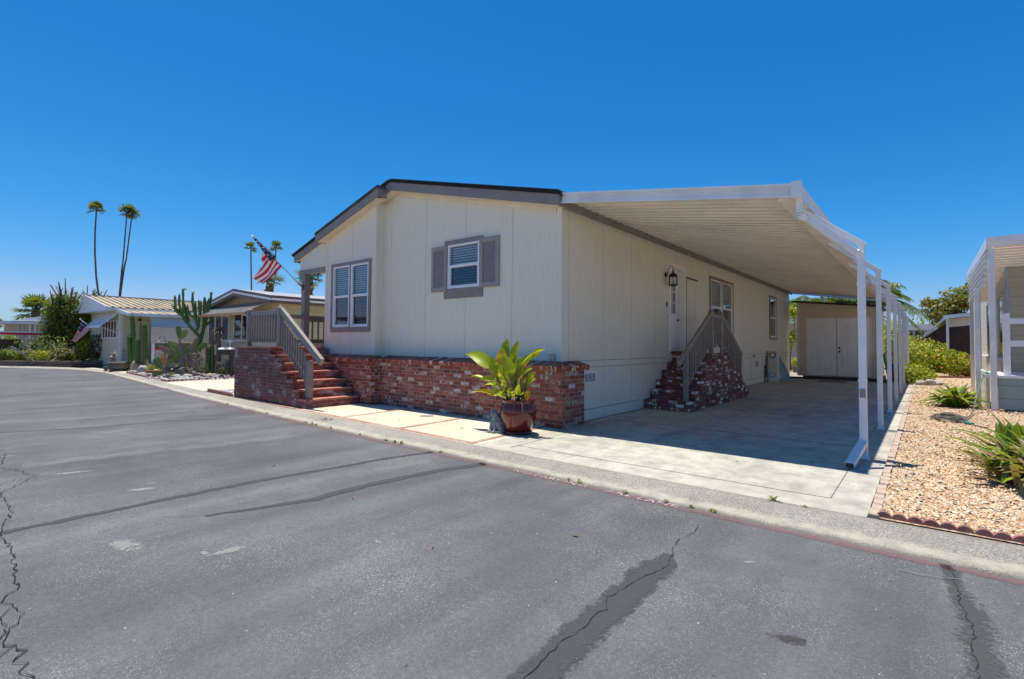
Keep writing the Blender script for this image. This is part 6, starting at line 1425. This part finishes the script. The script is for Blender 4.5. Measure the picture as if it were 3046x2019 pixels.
t = thing('bucket', (-30.9, 6.42, 0), 'small dark bucket near the barrel planter', 'bucket'); m = MB(); m.lathe((-30.9, 6.42, 0), [(.0,0),(.085,0),(.10,.2),(.115,.2),(.115,.22),(.09,.22),(.075,.02),(0,.02)], 16); m.build('body', 'grey_stone', t); m = MB(); m.tube([(-30.9, 6.31, .21), (-30.9, 6.35, .30), (-30.9, 6.49, .30), (-30.9, 6.53, .21)], .006, 5); m.build('handle', 'black_metal', t)
edge_run([(-30.9, 6.62), (-30.0, 6.62)], 'pink edging block lying in front of the barrel planter', 'pink blocks before the barrel planter', L=.45, lobes=3, h=.05)
for i, (x, y, r, mt, lb) in enumerate([(-23.6,7.05,.16,'leaf_olive','low olive succulent tuft just behind the pink edging of the cactus bed'), (-24.9,7.0,.18,'cactus','small green succulent between the terracotta trough and paddle cactus'), (-25.9,7.3,.22,'leaf_mid','leafy green succulent behind the terracotta trough'), (-26.9,7.2,.25,'leaf_olive','olive succulent clump near the middle of the cactus bed'), (-24.6,8.4,.35,'leaf_deep','dark low shrub behind the paddle cactus'), (-26.2,8.3,.4,'leaf_dark','dark green shrub before the white awning skirt'), (-23.4,8.9,.28,'leaf_deep','dark plant between the short column cacti and the mailboxes'), (-28.7,7.6,.25,'leaf_mid','green tuft at the base of the clump of column cacti')]):
    t = thing('succulent', (x, y, 0), lb, 'plant', 'small succulents in the cactus bed'); leaf_cloud([((x, y, r*.7), (r, r, r*.8))], 220, r*.38, 70+i, shell=.2, aspect=3.0, groundz=.01).build('foliage', mt, t)
# mailboxes
t = thing('mailbox_post', (-22.33, 8.72, 0), 'dark post carrying two mailboxes beside the brick porch', 'post'); boxpart('post', 'black_metal', t, -22.38, -22.28, 8.76, 8.86, 0, .93); boxpart('crossbar', 'black_metal', t, -22.5, -22.2, 8.42, 8.95, .931, .965)
for i, (y, lb) in enumerate(((8.48, 'black mailbox with pale lid on the dark post, farther from the brick porch'), (8.76, 'black mailbox with pale lid and red flag, next to the brick porch'))):
    t = thing('mailbox', (-22.35, y, .966), lb, 'mailbox'); m = MB(); pts = [(-22.62, y-.125, .966), (-22.62, y+.125, .966)]+[(-22.62, y+.125*math.cos(a), 1.10+.11*math.sin(a)) for a in [math.pi*k/8 for k in range(9)]]; m.prism(pts, (.5, 0, 0)); m.build('body', 'dark_plastic', t)
    m = MB(); pl = [(-22.63, y+.13*math.cos(a), 1.105+.115*math.sin(a)) for a in [math.pi*k/8 for k in range(1, 8)]]; m.prism(pl, (.52, 0, 0)); m.build('lid', 'label_white', t)
    if i: boxpart('flag', 'red_paint', t, -22.3, -22.18, y+.126, y+.135, 1.06, 1.12)
t = thing('post_lantern', (-23.75, 9.28, 0), 'white capped lantern on a black post behind the mailboxes', 'lamp'); m = MB(); m.tube([(-23.75, 9.28, 0), (-23.75, 9.28, 1.2)], .03, 8); m.build('post', 'black_metal', t); m = MB(); m.lathe((-23.75, 9.28, 0), [(.0,1.2),(.05,1.2),(.07,1.24),(.11,1.44),(.0,1.44)], 6); m.build('glass', 'label_white', t)
m = MB(); m.lathe((-23.75, 9.28, 0), [(.145,1.44),(.14,1.47),(.06,1.55),(.03,1.56),(.02,1.60),(0,1.61)], 12); m.build('cap', 'white_metal', t); m = MB()
for k in range(6): a = 2*math.pi*k/6; m.bar((-23.75+.07*math.cos(a), 9.28+.07*math.sin(a), 1.23), (-23.75+.118*math.cos(a), 9.28+.118*math.sin(a), 1.44), .018)
m.build('cage', 'black_metal', t)
t = thing('dried_palm', (-24.86, 9.2, 0), 'dead potted palm with reddish dry fronds under the grey awning', 'plant'); m = MB(); m.tube([(-24.86, 9.19, 0), (-24.85, 9.23, 1.0), (-24.85, 9.2, 1.9)], [.13, .10, .07], 8); m.build('trunk', 'brown_trim', t); m = MB(); rg = random.Random(19)
for k in range(26): a = rg.uniform(0, 6.28); z = rg.choice((1.75, 1.95, 2.05)); d = Vector((math.cos(a), math.sin(a), rg.uniform(-.4, .6))); l = rg.uniform(.15, .42); p = Vector((-24.85, 9.2, z)); m.ribbon([p, p+d*l*.6, p+d*l+Vector((0, 0, -.22))], [.03, .045, .008], r=rg.random())
m.build('frond', 'dead_leaf', t)
for i, (x, y, h, r, mt, lb) in enumerate([(-23.87,8.97,.3,.15,'dark_plastic','black pot with dry twigs at the right of the short column cacti'), (-25.15,9.8,.62,.17,'grey_house','grey bin under the grey awning'), (-29.79,8.5,.34,.13,'terracotta','terracotta pot with flowers before the white awning'), (-29.86,8.3,.26,.11,'terracotta','small terracotta pot left of the flowering pot')]):
    t = thing('flower_pot' if i != 1 else 'bin', (x, y, .3 if i > 1 else 0), lb, 'pot' if i != 1 else 'bin'); z0 = .3 if i > 1 else 0; m = MB(); m.lathe((x, y, z0), [(.0,0),(r*.7,0),(r,h*.9),(r*1.1,h*.9),(r*1.1,h),(r*.9,h),(r*.85,h*.85),(0,h*.85)], 16); m.build('body', mt, t)
    if i in (0, 2): c = leaf_cloud([((x, y, z0+h+.16), (.16, .2, .18))], 140, .07, i+30, shell=.3); c.build('foliage', 'dead_leaf' if i == 0 else 'leaf_rust', t)
t = thing('rusty_stake', (-23.34, 8.95, 0), 'thin rusty garden stake near the black pot', 'stake'); m = MB(); m.tube([(-23.34, 8.95, 0), (-23.35, 8.94, .72)], .016, 6); m.lump((-23.35, 8.93, .74), .03, .05, .03, 3, .2, sub=1); m.build('rod', 'terracotta', t)
t = thing('shepherd_hook', (-28.38, 8.0, 0), 'thin black shepherd hook before the white awning', 'hook'); m = MB(); m.tube([(-28.35, 8.14, 0), (-28.35, 8.14, 1.5), (-28.37, 8.08, 1.68), (-28.39, 8.0, 1.72), (-28.42, 7.93, 1.66), (-28.42, 7.91, 1.5)], .012, 6); m.build('rod', 'black_metal', t)
m = MB(); m.lathe((-28.42, 7.91, 1.38), [(.0,0),(.05,.0),(.05,.1),(.0,.13)], 8); m.build('bird_feeder', 'label_white', label='small white feeder hanging from the shepherd hook', category='bird feeder')
boxp = MB(); boxp.box(-25.95, -25.80, 9.15, 9.5, 1.32, 1.58); boxp.box(-25.9, -25.85, 9.3, 9.35, 0, 1.3199); boxp.build('sign_board', 'gutter_wood', label='blank weathered board on a stake behind the column cacti', category='sign')

# ------------------------------------------------------------------ palms and trees beyond the roofs, left
fan_palm((-83.2, 17.1, 0), [(0,0,0),(-.1,-.2,4),(-.2,-.8,7.4),(-.26,-1.1,9.8),(-.32,-1.3,12.9),(-.33,-1.36,15.5),(-.32,-1.3,18.4)], .12, .08, 1.35, 24, 'lone tall curved palm at the far left above the bushy tree', 1, 'tall palms against the sky')
fan_palm((-83.1, 18.2, 0), [(0,0,0),(.1,.2,7),(.16,.4,11.3),(.17,.46,11.9),(.23,.69,18.6)], .12, .07, 1.4, 26, 'straight tall palm leaning right, left trunk of the crossing pair', 2, 'tall palms against the sky')
fan_palm((-83.5, 18.1, 0), [(0,0,0),(.5,.36,7),(.58,.72,11.3),(.62,.90,12.4),(.75,1.34,18.5)], .12, .07, 1.2, 20, 'straight tall palm leaning right, right trunk of the crossing pair', 3, 'tall palms against the sky')
fan_palm((-82.8, 35.4, 0), [(0,0,0),(0,-.1,9.4),(-.1,-.3,15.6),(-.1,-.33,16.3)], .12, .08, 1.2, 22, 'tall slim palm behind the hanging flag, farther left', 4, 'tall palms against the sky')
fan_palm((-81.6, 37.9, 0), [(0,0,0),(.05,.18,9.4),(.2,.45,13),(.18,.45,16.7)], .12, .08, 1.3, 24, 'tall slim palm behind the hanging flag, farther right', 5, 'tall palms against the sky')
fan_palm((-49.94, 23.05, 0), [(0,0,0),(0,0,6),(0,-.05,7.6)], .35, .30, 1.5, 16, 'shaggy palm with thick brown trunk behind the flag', 6, 'shaggy palms behind the porch', skirt=14)
fan_palm((-39.54, 21.49, 0), [(0,0,0),(0,0,5),(.02,.02,6.75)], .26, .26, 1.45, 18, 'shaggy palm seen through the porch opening', 7, 'shaggy palms behind the porch', skirt=14)
fan_palm((-59.54, 7.4, 0), [(0,0,0),(0,0,3.9)], .3, .28, 1.75, 34, 'squat fan palm behind the tan house', 8, None)
shrub('garden_shrub', (-59.8, 5.0, 2.2), (.6, .5, .65), 500, .16, 'leaf_rust', 'small brown tree top at the left edge beyond the roof', 9, 'tree')
shrub('garden_shrub', (-47.5, 4.6, 0), (.8, .9, 1.0), 1200, .14, 'leaf_mid', 'green shrub beneath the eave of the tan house', 10, 'bush')
shrub('garden_shrub', (-45.2, 4.0, 0), (.7, 1.2, .75), 1500, .13, 'leaf_dark', 'dark green shrub behind the red edged canopy', 11, 'bush')
# ------------------------------------------------------------------ shed and things at the back of the carport
SH = thing('garden_shed', (-3.1, 26.5, 0), 'cream clapboard shed with white double doors at the back of the carport', 'shed')
SY, SX0, SX1 = 26.5, -4.62, -1.56; zs = lambda x: 3.50+(x-SX0)*(-.105)
m = MB(); m.prism([(SX0, SY, .12), (SX1, SY, .12), (SX1, SY, zs(SX1)), (SX0, SY, zs(SX0))], (0, 3.4, 0)); m.build('wall', 'lap_shed', SH)
m = MB(); m.box(SX0-.012, SX0+.09, SY-.02, SY-.0005, .12, zs(SX0)-.02); m.box(SX1-.09, SX1+.012, SY-.02, SY-.0005, .12, zs(SX1)-.02); m.box(-4.33, -4.25, SY-.022, SY-.0005, .14, 2.72); m.box(-1.88, -1.80, SY-.022, SY-.0005, .14, 2.72); m.box(-4.249, -1.881, SY-.022, SY-.0005, 2.72, 2.80); m.build('trim', 'cream_paint', SH)
m = MB(); m.prism([(SX0-.2, SY-.15, zs(SX0-.2)+.01), (SX1+.12, SY-.15, zs(SX1+.12)+.01), (SX1+.12, SY-.15, zs(SX1+.12)+.08), (SX0-.2, SY-.15, zs(SX0-.2)+.08)], (0, 3.7, 0)); m.build('roof', 'brown_wood', SH)
for x0, x1, kn in ((-4.245, -3.085, 0), (-3.055, -1.885, 1)):
    m = MB(); m.box(x0, x1, SY-.045, SY-.002, .16, 2.715); d = m.build('door', 'door_white', SH); bevel(d, .004); w = x1-x0; m = MB()
    for a, b, c, e in ((.17,.36,2.15,2.42),(.42,.58,2.15,2.42),(.64,.83,2.15,2.42),(.17,.32,1.45,2.02),(.38,.62,1.45,2.02),(.68,.83,1.45,2.02),(.17,.36,.45,1.32),(.42,.58,.45,1.32),(.64,.83,.45,1.32)):
        p, q = x0+a*w, x0+b*w
        m.box(p, q, SY-.066, SY-.0451, c, c+.02); m.box(p, q, SY-.066, SY-.0451, e-.02, e); m.box(p, p+.02, SY-.066, SY-.0451, c+.0201, e-.0201); m.box(q-.02, q, SY-.066, SY-.0451, c+.0201, e-.0201); m.box(p+.05, q-.05, SY-.060, SY-.0451, c+.05, e-.05)
    m.build('panel', 'door_white', d)
    if kn:
        for z in (1.24, 1.41): m = MB(); m.tube([(-2.965, SY-.05, z), (-2.965, SY-.07, z), (-2.965, SY-.12, z)], [.035, .03, .042], 10); m.build('knob', 'black_metal', d)
boxpart('threshold', 'brown_wood', SH, -4.4, -1.5, SY-.1, SY+3.4, -.02, .119)
m = MB(); m.box(-5.05, -1.3, 26.05, 26.39, 0, .075); m.build('step', 'brown_wood', label='low dark slab in place of the shadow gap under the shed doors', category='step')  # dark slab stands in for the shadow gap at the shed's foot
m = MB(); m.box(-3.55, -2.6, 24.6, 25.3, .002, .02); bevel(m.build('door_mat', 'dark_plastic', label='black rubber mat on the driveway before the shed', category='mat'), .004)
U = thing('electric_meter_box', (-4.9, 23.2, 0), 'beige electric meter pedestal beside the cream home wall under the carport', 'meter box')
m = MB(); m.box(-5.1, -4.75, 23.0, 23.3, 0, 1.28); m.box(-5.11, -4.74, 22.985, 22.999, .86, .9); bevel(m.build('body', 'cream_paint', U), .008)
m = MB(); m.tube([(-4.92, 22.999, 1.10), (-4.92, 22.93, 1.10)], .12, 20); g_ = m.build('meter', 'dark_plastic', U); m = MB(); m.tube([(-4.92, 22.929, 1.10), (-4.92, 22.90, 1.10)], [.085, .07], 20); m.build('dial', 'label_white', g_)
m = MB(); m.box(-5.06, -4.79, 22.975, 22.99, .10, .42); b_ = m.build('label', 'label_white', U); m = MB()
for k in range(28):
    a, b = 2*math.pi*k/28, 2*math.pi*(k+1)/28; m.add([(-4.925+q*math.cos(t), 22.972, .28+q*math.sin(t)) for q, t in ((.085, a), (.11, a), (.11, b), (.085, b))], [(0, 1, 2, 3)])
m.build('ring', 'ink_blue', b_); text_mesh('number', '56', .11, 'label_ink', b_, Vector((-4.985, 22.970, .235)), (math.pi/2, 0, 0))
m = MB(); m.tube([(-5.13, 22.8, .2), (-5.13, 22.8, .9), (-5.13, 22.95, 1.0)], .02, 6); m.tube([(-5.14, 22.6, .0), (-5.12, 22.6, .55)], .025, 6); m.lump((-5.12, 22.62, .62), .05, .05, .07, 2, .1, sub=1); m.build('conduit', 'black_metal', U)
m = MB(); m.prism([(-4.9, 24.5, .0), (-4.55, 24.62, .0), (-4.72, 24.55, .5), (-4.95, 24.5, 1.02), (-5.1, 24.5, 1.05)], (0, .05, 0)); bevel(m.build('board', 'blue_cloth', label='pale blue board leaning on the home wall near the meter', category='board'), .015)
m = MB(); m.tube([(XR+.002, 20.84, 1.10), (XR+.07, 20.84, 1.10), (XR+.09, 20.84, 1.06)], .018, 6); m.tube([(XR+.06, 20.78, 1.12), (XR+.06, 20.9, 1.12)], .012, 5); m.build('faucet', 'bronze', label='small bronze garden tap on the cream home wall behind the side steps', category='tap')
m = MB(); m.lathe((0,0,0), [(.0,0),(.03,0),(.03,.05),(.11,.06),(.11,.09),(0,.1)], 14)
for i, p in enumerate(m.v): m.v[i] = (XR+.001+p[2], 16.2+p[0], 1.39+p[1])
m.build('hose_reel', 'gutter_wood', label='round hose hanger on the cream home wall by the steps railing', category='hose hanger')
m = MB(); m.tube([(-1.15, 25.6, .02), (-1.38, 26.35, 1.15)], [.06, .05], 10); m.build('rolled_mat', 'green_plastic', label='green rolled tube leaning against the side of the shed', category='tube')
t = thing('storage_tub', (-.95, 27.0, 0), 'dark blue tub behind the carport posts beside the shed', 'tub'); bevel(boxpart('body', 'navy', t, -1.25, -.65, 26.8, 27.4, 0, .72), .02); boxpart('lid', 'teal_plastic', t, -1.27, -.63, 26.78, 27.42, .721, .76)
# the gap between home and shed
t = thing('pink_house', (-9, 36, 0), 'pale pink house glimpsed between the cream home and the shed', 'house'); m = MB(); m.box(-12, -5.2, 36, 42, 0, 2.9); m.build('wall', 'pale_house', t); m = MB(); m.prism([(-12.3, 35.7, 2.9), (-4.9, 35.7, 2.9), (-6, 35.7, 3.3), (-11, 35.7, 3.3)], (0, 6.4, 0)); m.build('roof', 'tin_white', t); boxpart('band', 'tin_white', t, -12, -5.19, 35.96, 35.999, 2.0, 2.06)
for i, (x, y, r, mt, lb) in enumerate([(-5.75,32.2,.14,'terracotta','terracotta pot with green plant in the gap beside the shed'), (-5.5,31.6,.11,'teal_plastic','teal pot in the gap beside the shed')]):
    t = thing('flower_pot', (x, y, 0), lb, 'pot'); m = MB(); m.lathe((x, y, 0), [(.0,0),(r*.75,0),(r,.26),(r*1.08,.26),(r*1.08,.3),(0,.28)], 14); m.build('body', mt, t); leaf_cloud([((x, y, .55), (.22, .22, .3))], 160, .12, 40+i, shell=.2).build('foliage', 'leaf_yellow', t)
tree('garden_tree', (-6.2, 33.5, 0), 1.2, [((-6.2, 33.5, 2.0), (.5, .5, .9)), ((-6.1, 33.6, 3.4), (.6, .6, .7))], 700, .16, 'leaf_yellow', 'thin yellow leaved tree in the gap beside the shed', .04, 'tree', 21, 4, shell=.1)

# ------------------------------------------------------------------ neighbour at the right edge
E_H = thing('side_home', (1.8, 19, 0), 'beige lap sided home with white porch cover at the right edge', 'house')
m = MB(); m.box(1.72, 6, 19.0, 34, .0, 3.7); m.build('wall', 'lap_beige', E_H); m = MB(); m.box(1.70, 1.719, 19.0, 34, .0, 3.7); m.build('side_wall', 'lap_white', E_H)
m = MB(); m.box(1.685, 1.76, 18.97, 18.999, .0, 3.7); m.box(1.685, 1.699, 19.0, 19.08, 0, 3.7); m.build('corner_board', 'grey_house', E_H)
for a, b in ((19.6, 20.7), (22.2, 24.4)):
    m = MB(); m.box(1.66, 1.699, a-.08, a, 1.25, 2.95); m.box(1.66, 1.699, b, b+.08, 1.25, 2.95); m.box(1.66, 1.699, a, b, 1.17, 1.25); m.box(1.66, 1.699, a, b, 2.95, 3.03); w_ = m.build('window', 'lap_white', E_H); boxpart('pane', 'dark_glass', w_, 1.68, 1.699, a, b, 1.2501, 2.9499)
PF, PX = 16.25, 1.17; zp = lambda y: 4.0-(y-PF)*.12
m = MB(); n_ = 10
for k in range(30):
    y = PF+k*.26; m.prism([(PX, y, zp(y)), (6.1, y, zp(y)), (6.1, y+.16, zp(y+.16)), (PX, y+.16, zp(y+.16))], (0, 0, .02)); m.prism([(PX, y+.1601, zp(y)+.05), (6.1, y+.1601, zp(y)+.05), (6.1, y+.2599, zp(y+.26)+.05), (PX, y+.2599, zp(y+.26)+.05)], (0, 0, .02))
m.build('porch_roof', 'pan_metal', E_H)
m = MB(); m.box(PX-.02, 6.2, PF-.09, PF-.05, 3.86, 3.95); m.box(PX-.04, 6.2, PF-.12, PF-.0905, 3.94, 4.08); m.box(PX-.05, PX-.005, PF-.0495, 23.6, 3.82, 4.07); m.build('porch_fascia', 'white_metal', E_H)
sl = None
for k in range(7):                                                   # tubular shade louvres on the side of the porch
    m = MB(); z = 3.86-k*.135; L0 = 22.9-.08*k; m.tube([(PX-.0-.02*k*.3, PF+.1+.14*k, z), (PX-.01, (PF+L0)/2, z+.03), (PX-.02, L0, z)], .045, 8); m.build('shade_slat', 'white_metal', E_H)
def pst(x, y, z1, w=.1, h0=0.0): m = MB(); m.box(x-w/2, x+w/2, y-w/2, y+w/2, h0, z1); bevel(m.build('porch_post', 'white_metal', E_H), .006)
pst(PX+.04, PF+.02, 3.85, .11); pst(.985, 17.0, 2.95, .09); pst(1.19, 20.0, 3.6, .1); pst(1.22, 23.4, 3.6, .1)
m = MB(); m.box(1.29, 5, 16.4, 16.55, .05, .78); m.build('porch_base', 'lap_green', E_H); boxpart('porch_deck', 'white_metal', E_H, 1.25, 5, 16.36, 19.0, .781, .84)
m = MB(); m.box(1.10, 1.16, 16.6, 19, 0, .9); m.build('porch_skirt', 'lap_white', E_H); m = MB(); m.box(1.6, 1.699, 19.6, 27, .0, 1.2); m.build('skirt_wall', 'lap_white', E_H)
m = MB(); m.box(1.40, 1.52, 16.5, 16.6, .841, 2.30); m.build('railing_post', 'white_metal', E_H); m = MB(); m.box(1.521, 5, 16.53, 16.58, 2.05, 2.18); m.box(1.521, 5, 16.53, 16.58, 1.52, 1.66); m.build('railing', 'white_metal', E_H); m = MB(); m.prism([(2.4, 16.6, .9), (2.9, 16.6, 2.2), (3.0, 16.6, 2.2), (2.5, 16.6, .9)], (0, .06, 0)); m.build('brace', 'lap_white', E_H)
for i, (p, z) in enumerate((((1.19, 16.32), .84),)):
    o = MB(); o.box(1.05, 1.28, 16.3, 16.36, .79, .86); o.build('ledge', 'white_metal', E_H)
# hose: coil on the gravel and the run up to the tap
t = thing('garden_hose', (.35, 13.6, .03), 'dark garden hose coiled on the tan gravel', 'hose'); m = MB(); pts = []
rg = random.Random(5)
for k in range(110):
    a = k*.36; r_ = .30-.10*math.sin(k*.11)**2+rg.uniform(-.012, .012); pts.append((.33+r_*1.0*math.cos(a)*(.85+.15*math.sin(k*.05)), 13.62+r_*1.9*math.sin(a)*.9, .045+.0006*k+.01*math.sin(k*.7)))
pts += [(.62, 13.9, .06), (.72, 14.6, .05), (.80, 15.3, .12), (.90, 15.8, .45), (1.0, 16.2, .75), (1.08, 16.5, .86)]
m.tube(pts, .014, 6); m.tube([(.4, 13.3, .04), (.62, 13.0, .035), (.75, 12.7, .035), (.84, 12.6, .035)], .014, 6); m.build('tube', 'hose', t); m = MB(); m.tube([(.56, 13.1, .045), (.66, 12.95, .045)], .028, 8); m.build('nozzle', 'teal_plastic', t); m = MB(); m.tube([(1.06, 16.42, .82), (1.1, 16.55, .9)], .03, 8); m.build('nozzle', 'teal_plastic', t)
# strap-leaved plants
def strap_plant(base, R, n, L, label, seed=1, w=.035, brown=.3, lift=.75):
    t = thing('strap_leaf_plant', base, label, 'plant'); rg = random.Random(seed); g, br = MB(), MB(); b = Vector(base)
    for k in range(n):
        a = rg.uniform(0, 6.28); r0 = R*rg.random()**.5*.75; o = b+Vector((math.cos(a*1.7+k)*r0, math.sin(a*1.7+k)*r0, rg.uniform(.0, .12))); l = L*rg.uniform(.6, 1.15); e = rg.uniform(.45, 1.35)*lift+.1; d = Vector((math.cos(a)*math.cos(e), math.sin(a)*math.cos(e), math.sin(e))); pts = []; ws = []
        drp = rg.uniform(.25, .75)
        for i in range(8): s_ = i/7; pts.append(o+d*l*s_+Vector((0, 0, -1))*l*drp*s_*s_*.9); ws.append(w*(.6+.8*s_ if s_ < .4 else .92*(1-((s_-.4)/.6)**1.6)+.02))
        for i, p in enumerate(pts): p.z = max(p.z, b.z+.012)
        (br if rg.random() < brown else g).ribbon(pts, ws, nrm=None, fold=.45, r=rg.random())
    g.build('foliage', 'agave', t); br.build('brown_foliage', 'agave_brown', t); m = MB(); m.lump((b.x, b.y, b.z+.1), R*.4, R*.4, .16, seed, .2); m.build('crown_base', 'bark', t); return t
strap_plant((.80, 7.75, .02), .42, 190, .70, 'large clump of strap leaves with reddish brown tips on the gravel at the right edge', 5, .034, .45, .85)
strap_plant((.98, 8.9, .02), .36, 120, .82, 'upright bright green strap leaf clump behind the reddish one at the right edge', 8, .05, .08, 1.1)
strap_plant((.55, 16.7, .02), .34, 130, .80, 'yellow green strap leaf clump beside the white porch skirt', 6, .06, .06, .8)
# shrubs at the far end of the gravel
shrub('low_shrub', (-.38, 25.9, .02), (.62, .7, .40), 1700, .11, 'leaf_yellow', 'low vivid yellow green shrub at the end of the driveway posts', 31, 'bush', extra=((.35, .5, .35, .4, .4, .3),), shell=.5)
shrub('garden_shrub', (-.1, 33.0, .02), (1.3, 1.1, .95), 3600, .15, 'leaf_yellow', 'broad yellow green and red tinged shrub before the brown shed', 32, 'bush', extra=((.9, .2, .7, .9, .8, .65), (-.7, .2, .5, .8, .8, .8)), flowers=50, shell=.4)
shrub('garden_shrub', (1.55, 34.2, .02), (1.0, .8, .55), 1700, .13, 'leaf_rust', 'low rusty shrub below the brown wall near the white porch', 33, 'bush', flowers=60, shell=.5)
shrub('garden_shrub', (-.9, 37.5, .02), (1.1, 1.0, 1.15), 2000, .16, 'leaf_yellow', 'green shrub between the carport posts and the grey house', 34, 'bush')
shrub('garden_shrub', (-1.3, 31.5, .02), (.55, .9, 1.5), 1800, .15, 'leaf_yellow', 'tall yellow green shrub behind the carport posts', 35, 'bush', shell=.2)
for i, (x, y, s) in enumerate(((-.20,25.2,.16), (.02,25.35,.2), (.28,25.6,.17), (-.02,25.55,.12))):
    m = MB(); m.lump((x, y, s*.5), s*1.2, s*.8, s*.7, 60+i, .25); m.build('rock', 'white_stone', label='white rock at the foot of the vivid yellow green shrub', category='rock', group='white rocks by the yellow green shrub')
# brown carport and grey house beyond
t = thing('brown_shed', (1.6, 37, 0), 'dark brown shed with white edged roof beyond the shrubs', 'shed'); m = MB(); m.prism([(-.05, 38.0, 0), (3.6, 38.0, 0), (3.6, 38.0, 3.2), (.95, 38.0, 2.9), (-.05, 38.0, 2.05)], (0, 4, 0)); m.build('wall', 'brown_wood', t)
m = MB(); m.prism([(.9, 37.6, 3.30), (3.8, 37.6, 3.62), (3.8, 37.6, 3.42), (.9, 37.6, 3.10)], (0, .1, 0)); m.prism([(.9, 37.6, 3.30), (-.15, 37.6, 2.12), (-.15, 37.6, 2.0), (.9, 37.6, 3.12)], (0, .1, 0)); m.build('fascia', 'white_metal', t)
m = MB(); m.prism([(.9, 37.7, 3.30), (3.8, 37.7, 3.62), (3.8, 37.7, 3.55), (.9, 37.7, 3.22)], (0, 4.5, 0)); m.prism([(.9, 37.7, 3.29), (-.15, 37.7, 2.11), (-.15, 37.7, 2.04), (.9, 37.7, 3.2)], (0, 4.5, 0)); m.build('roof', 'tin_grey', t)
m = MB(); m.prism([(1.0, 37.96, 2.62), (3.6, 37.96, 2.9), (3.6, 37.96, 3.35), (1.0, 37.96, 3.08)], (0, .038, 0)); m.build('gable_board', 'cream_paint', t)
m = MB(); m.box(.88, 1.0, 37.55, 37.66, 0, 3.1); m.build('post', 'white_metal', t)
t = thing('grey_home', (-1, 58, 0), 'pale grey house with dark windows beyond the brown shed', 'house'); m = MB(); m.box(-6, 4, 58.1, 64, 0, 3.3); m.build('wall', 'grey_house', t); m = MB(); m.prism([(-6.2, 57.6, 3.0), (4.2, 57.6, 3.0), (4.2, 57.6, 3.5), (-6.2, 57.6, 3.5)], (0, 7, 0)); m.build('roof', 'tin_white', t)
m = MB(); m.box(-1.45, -.95, 58.05, 58.099, 1.55, 2.9); m.box(-.75, -.15, 58.05, 58.099, 1.55, 2.9); m.build('window', 'dark_glass', t)
# trees and palms at the back
tree('garden_tree', (1.6, 52, 0), 2.2, [((.9, 52, 4.4), (1.3, 1.3, .9)), ((2.3, 52, 5.2), (1.6, 1.4, 1.1)), ((3.6, 52, 5.6), (1.5, 1.4, 1.2)), ((1.6, 52, 3.6), (1.6, 1.3, .8)), ((.2, 52, 5.0), (.7, .8, .4))], 5200, .26, 'leaf_olive', 'broad olive green tree above the brown shed roof', .2, 'tree', 41, 9, shell=.15, aspect=1.4)
fan_palm((-3.3, 44, 0), [(0,0,0),(.05,0,4.9)], .22, .17, 3.4, 26, 'feathery palm with drooping fronds beyond the carport posts', 42, 'feathery palms behind the shed', feather=True)
fan_palm((-5.3, 42, 0), [(0,0,0),(.0,0,4.3)], .22, .17, 2.8, 22, 'feathery palm rising behind the middle of the shed roof', 43, 'feathery palms behind the shed', feather=True)
fan_palm((-7.2, 40, 0), [(0,0,0),(.0,0,3.9)], .22, .17, 2.5, 20, 'feathery palm rising behind the left end of the shed roof', 44, 'feathery palms behind the shed', feather=True)
tree('garden_tree', (-7.6, 46, 0), 1.6, [((-7.8, 46, 3.6), (1.4, 1.2, 1.1)), ((-6.2, 46, 3.9), (1.3, 1.2, 1.0))], 1800, .24, 'leaf_mid', 'round green tree behind the pink house', .14, 'tree', 45, 5, shell=.2)
shrub('garden_shrub', (-1.6, 66, 0), (3.5, 1.5, 2.2), 2200, .3, 'leaf_olive', 'brownish hedge rising behind the grey house', 46, 'hedge', extra=((3.5, 0, 2.0, 2.5, 1.5, 1.9),))
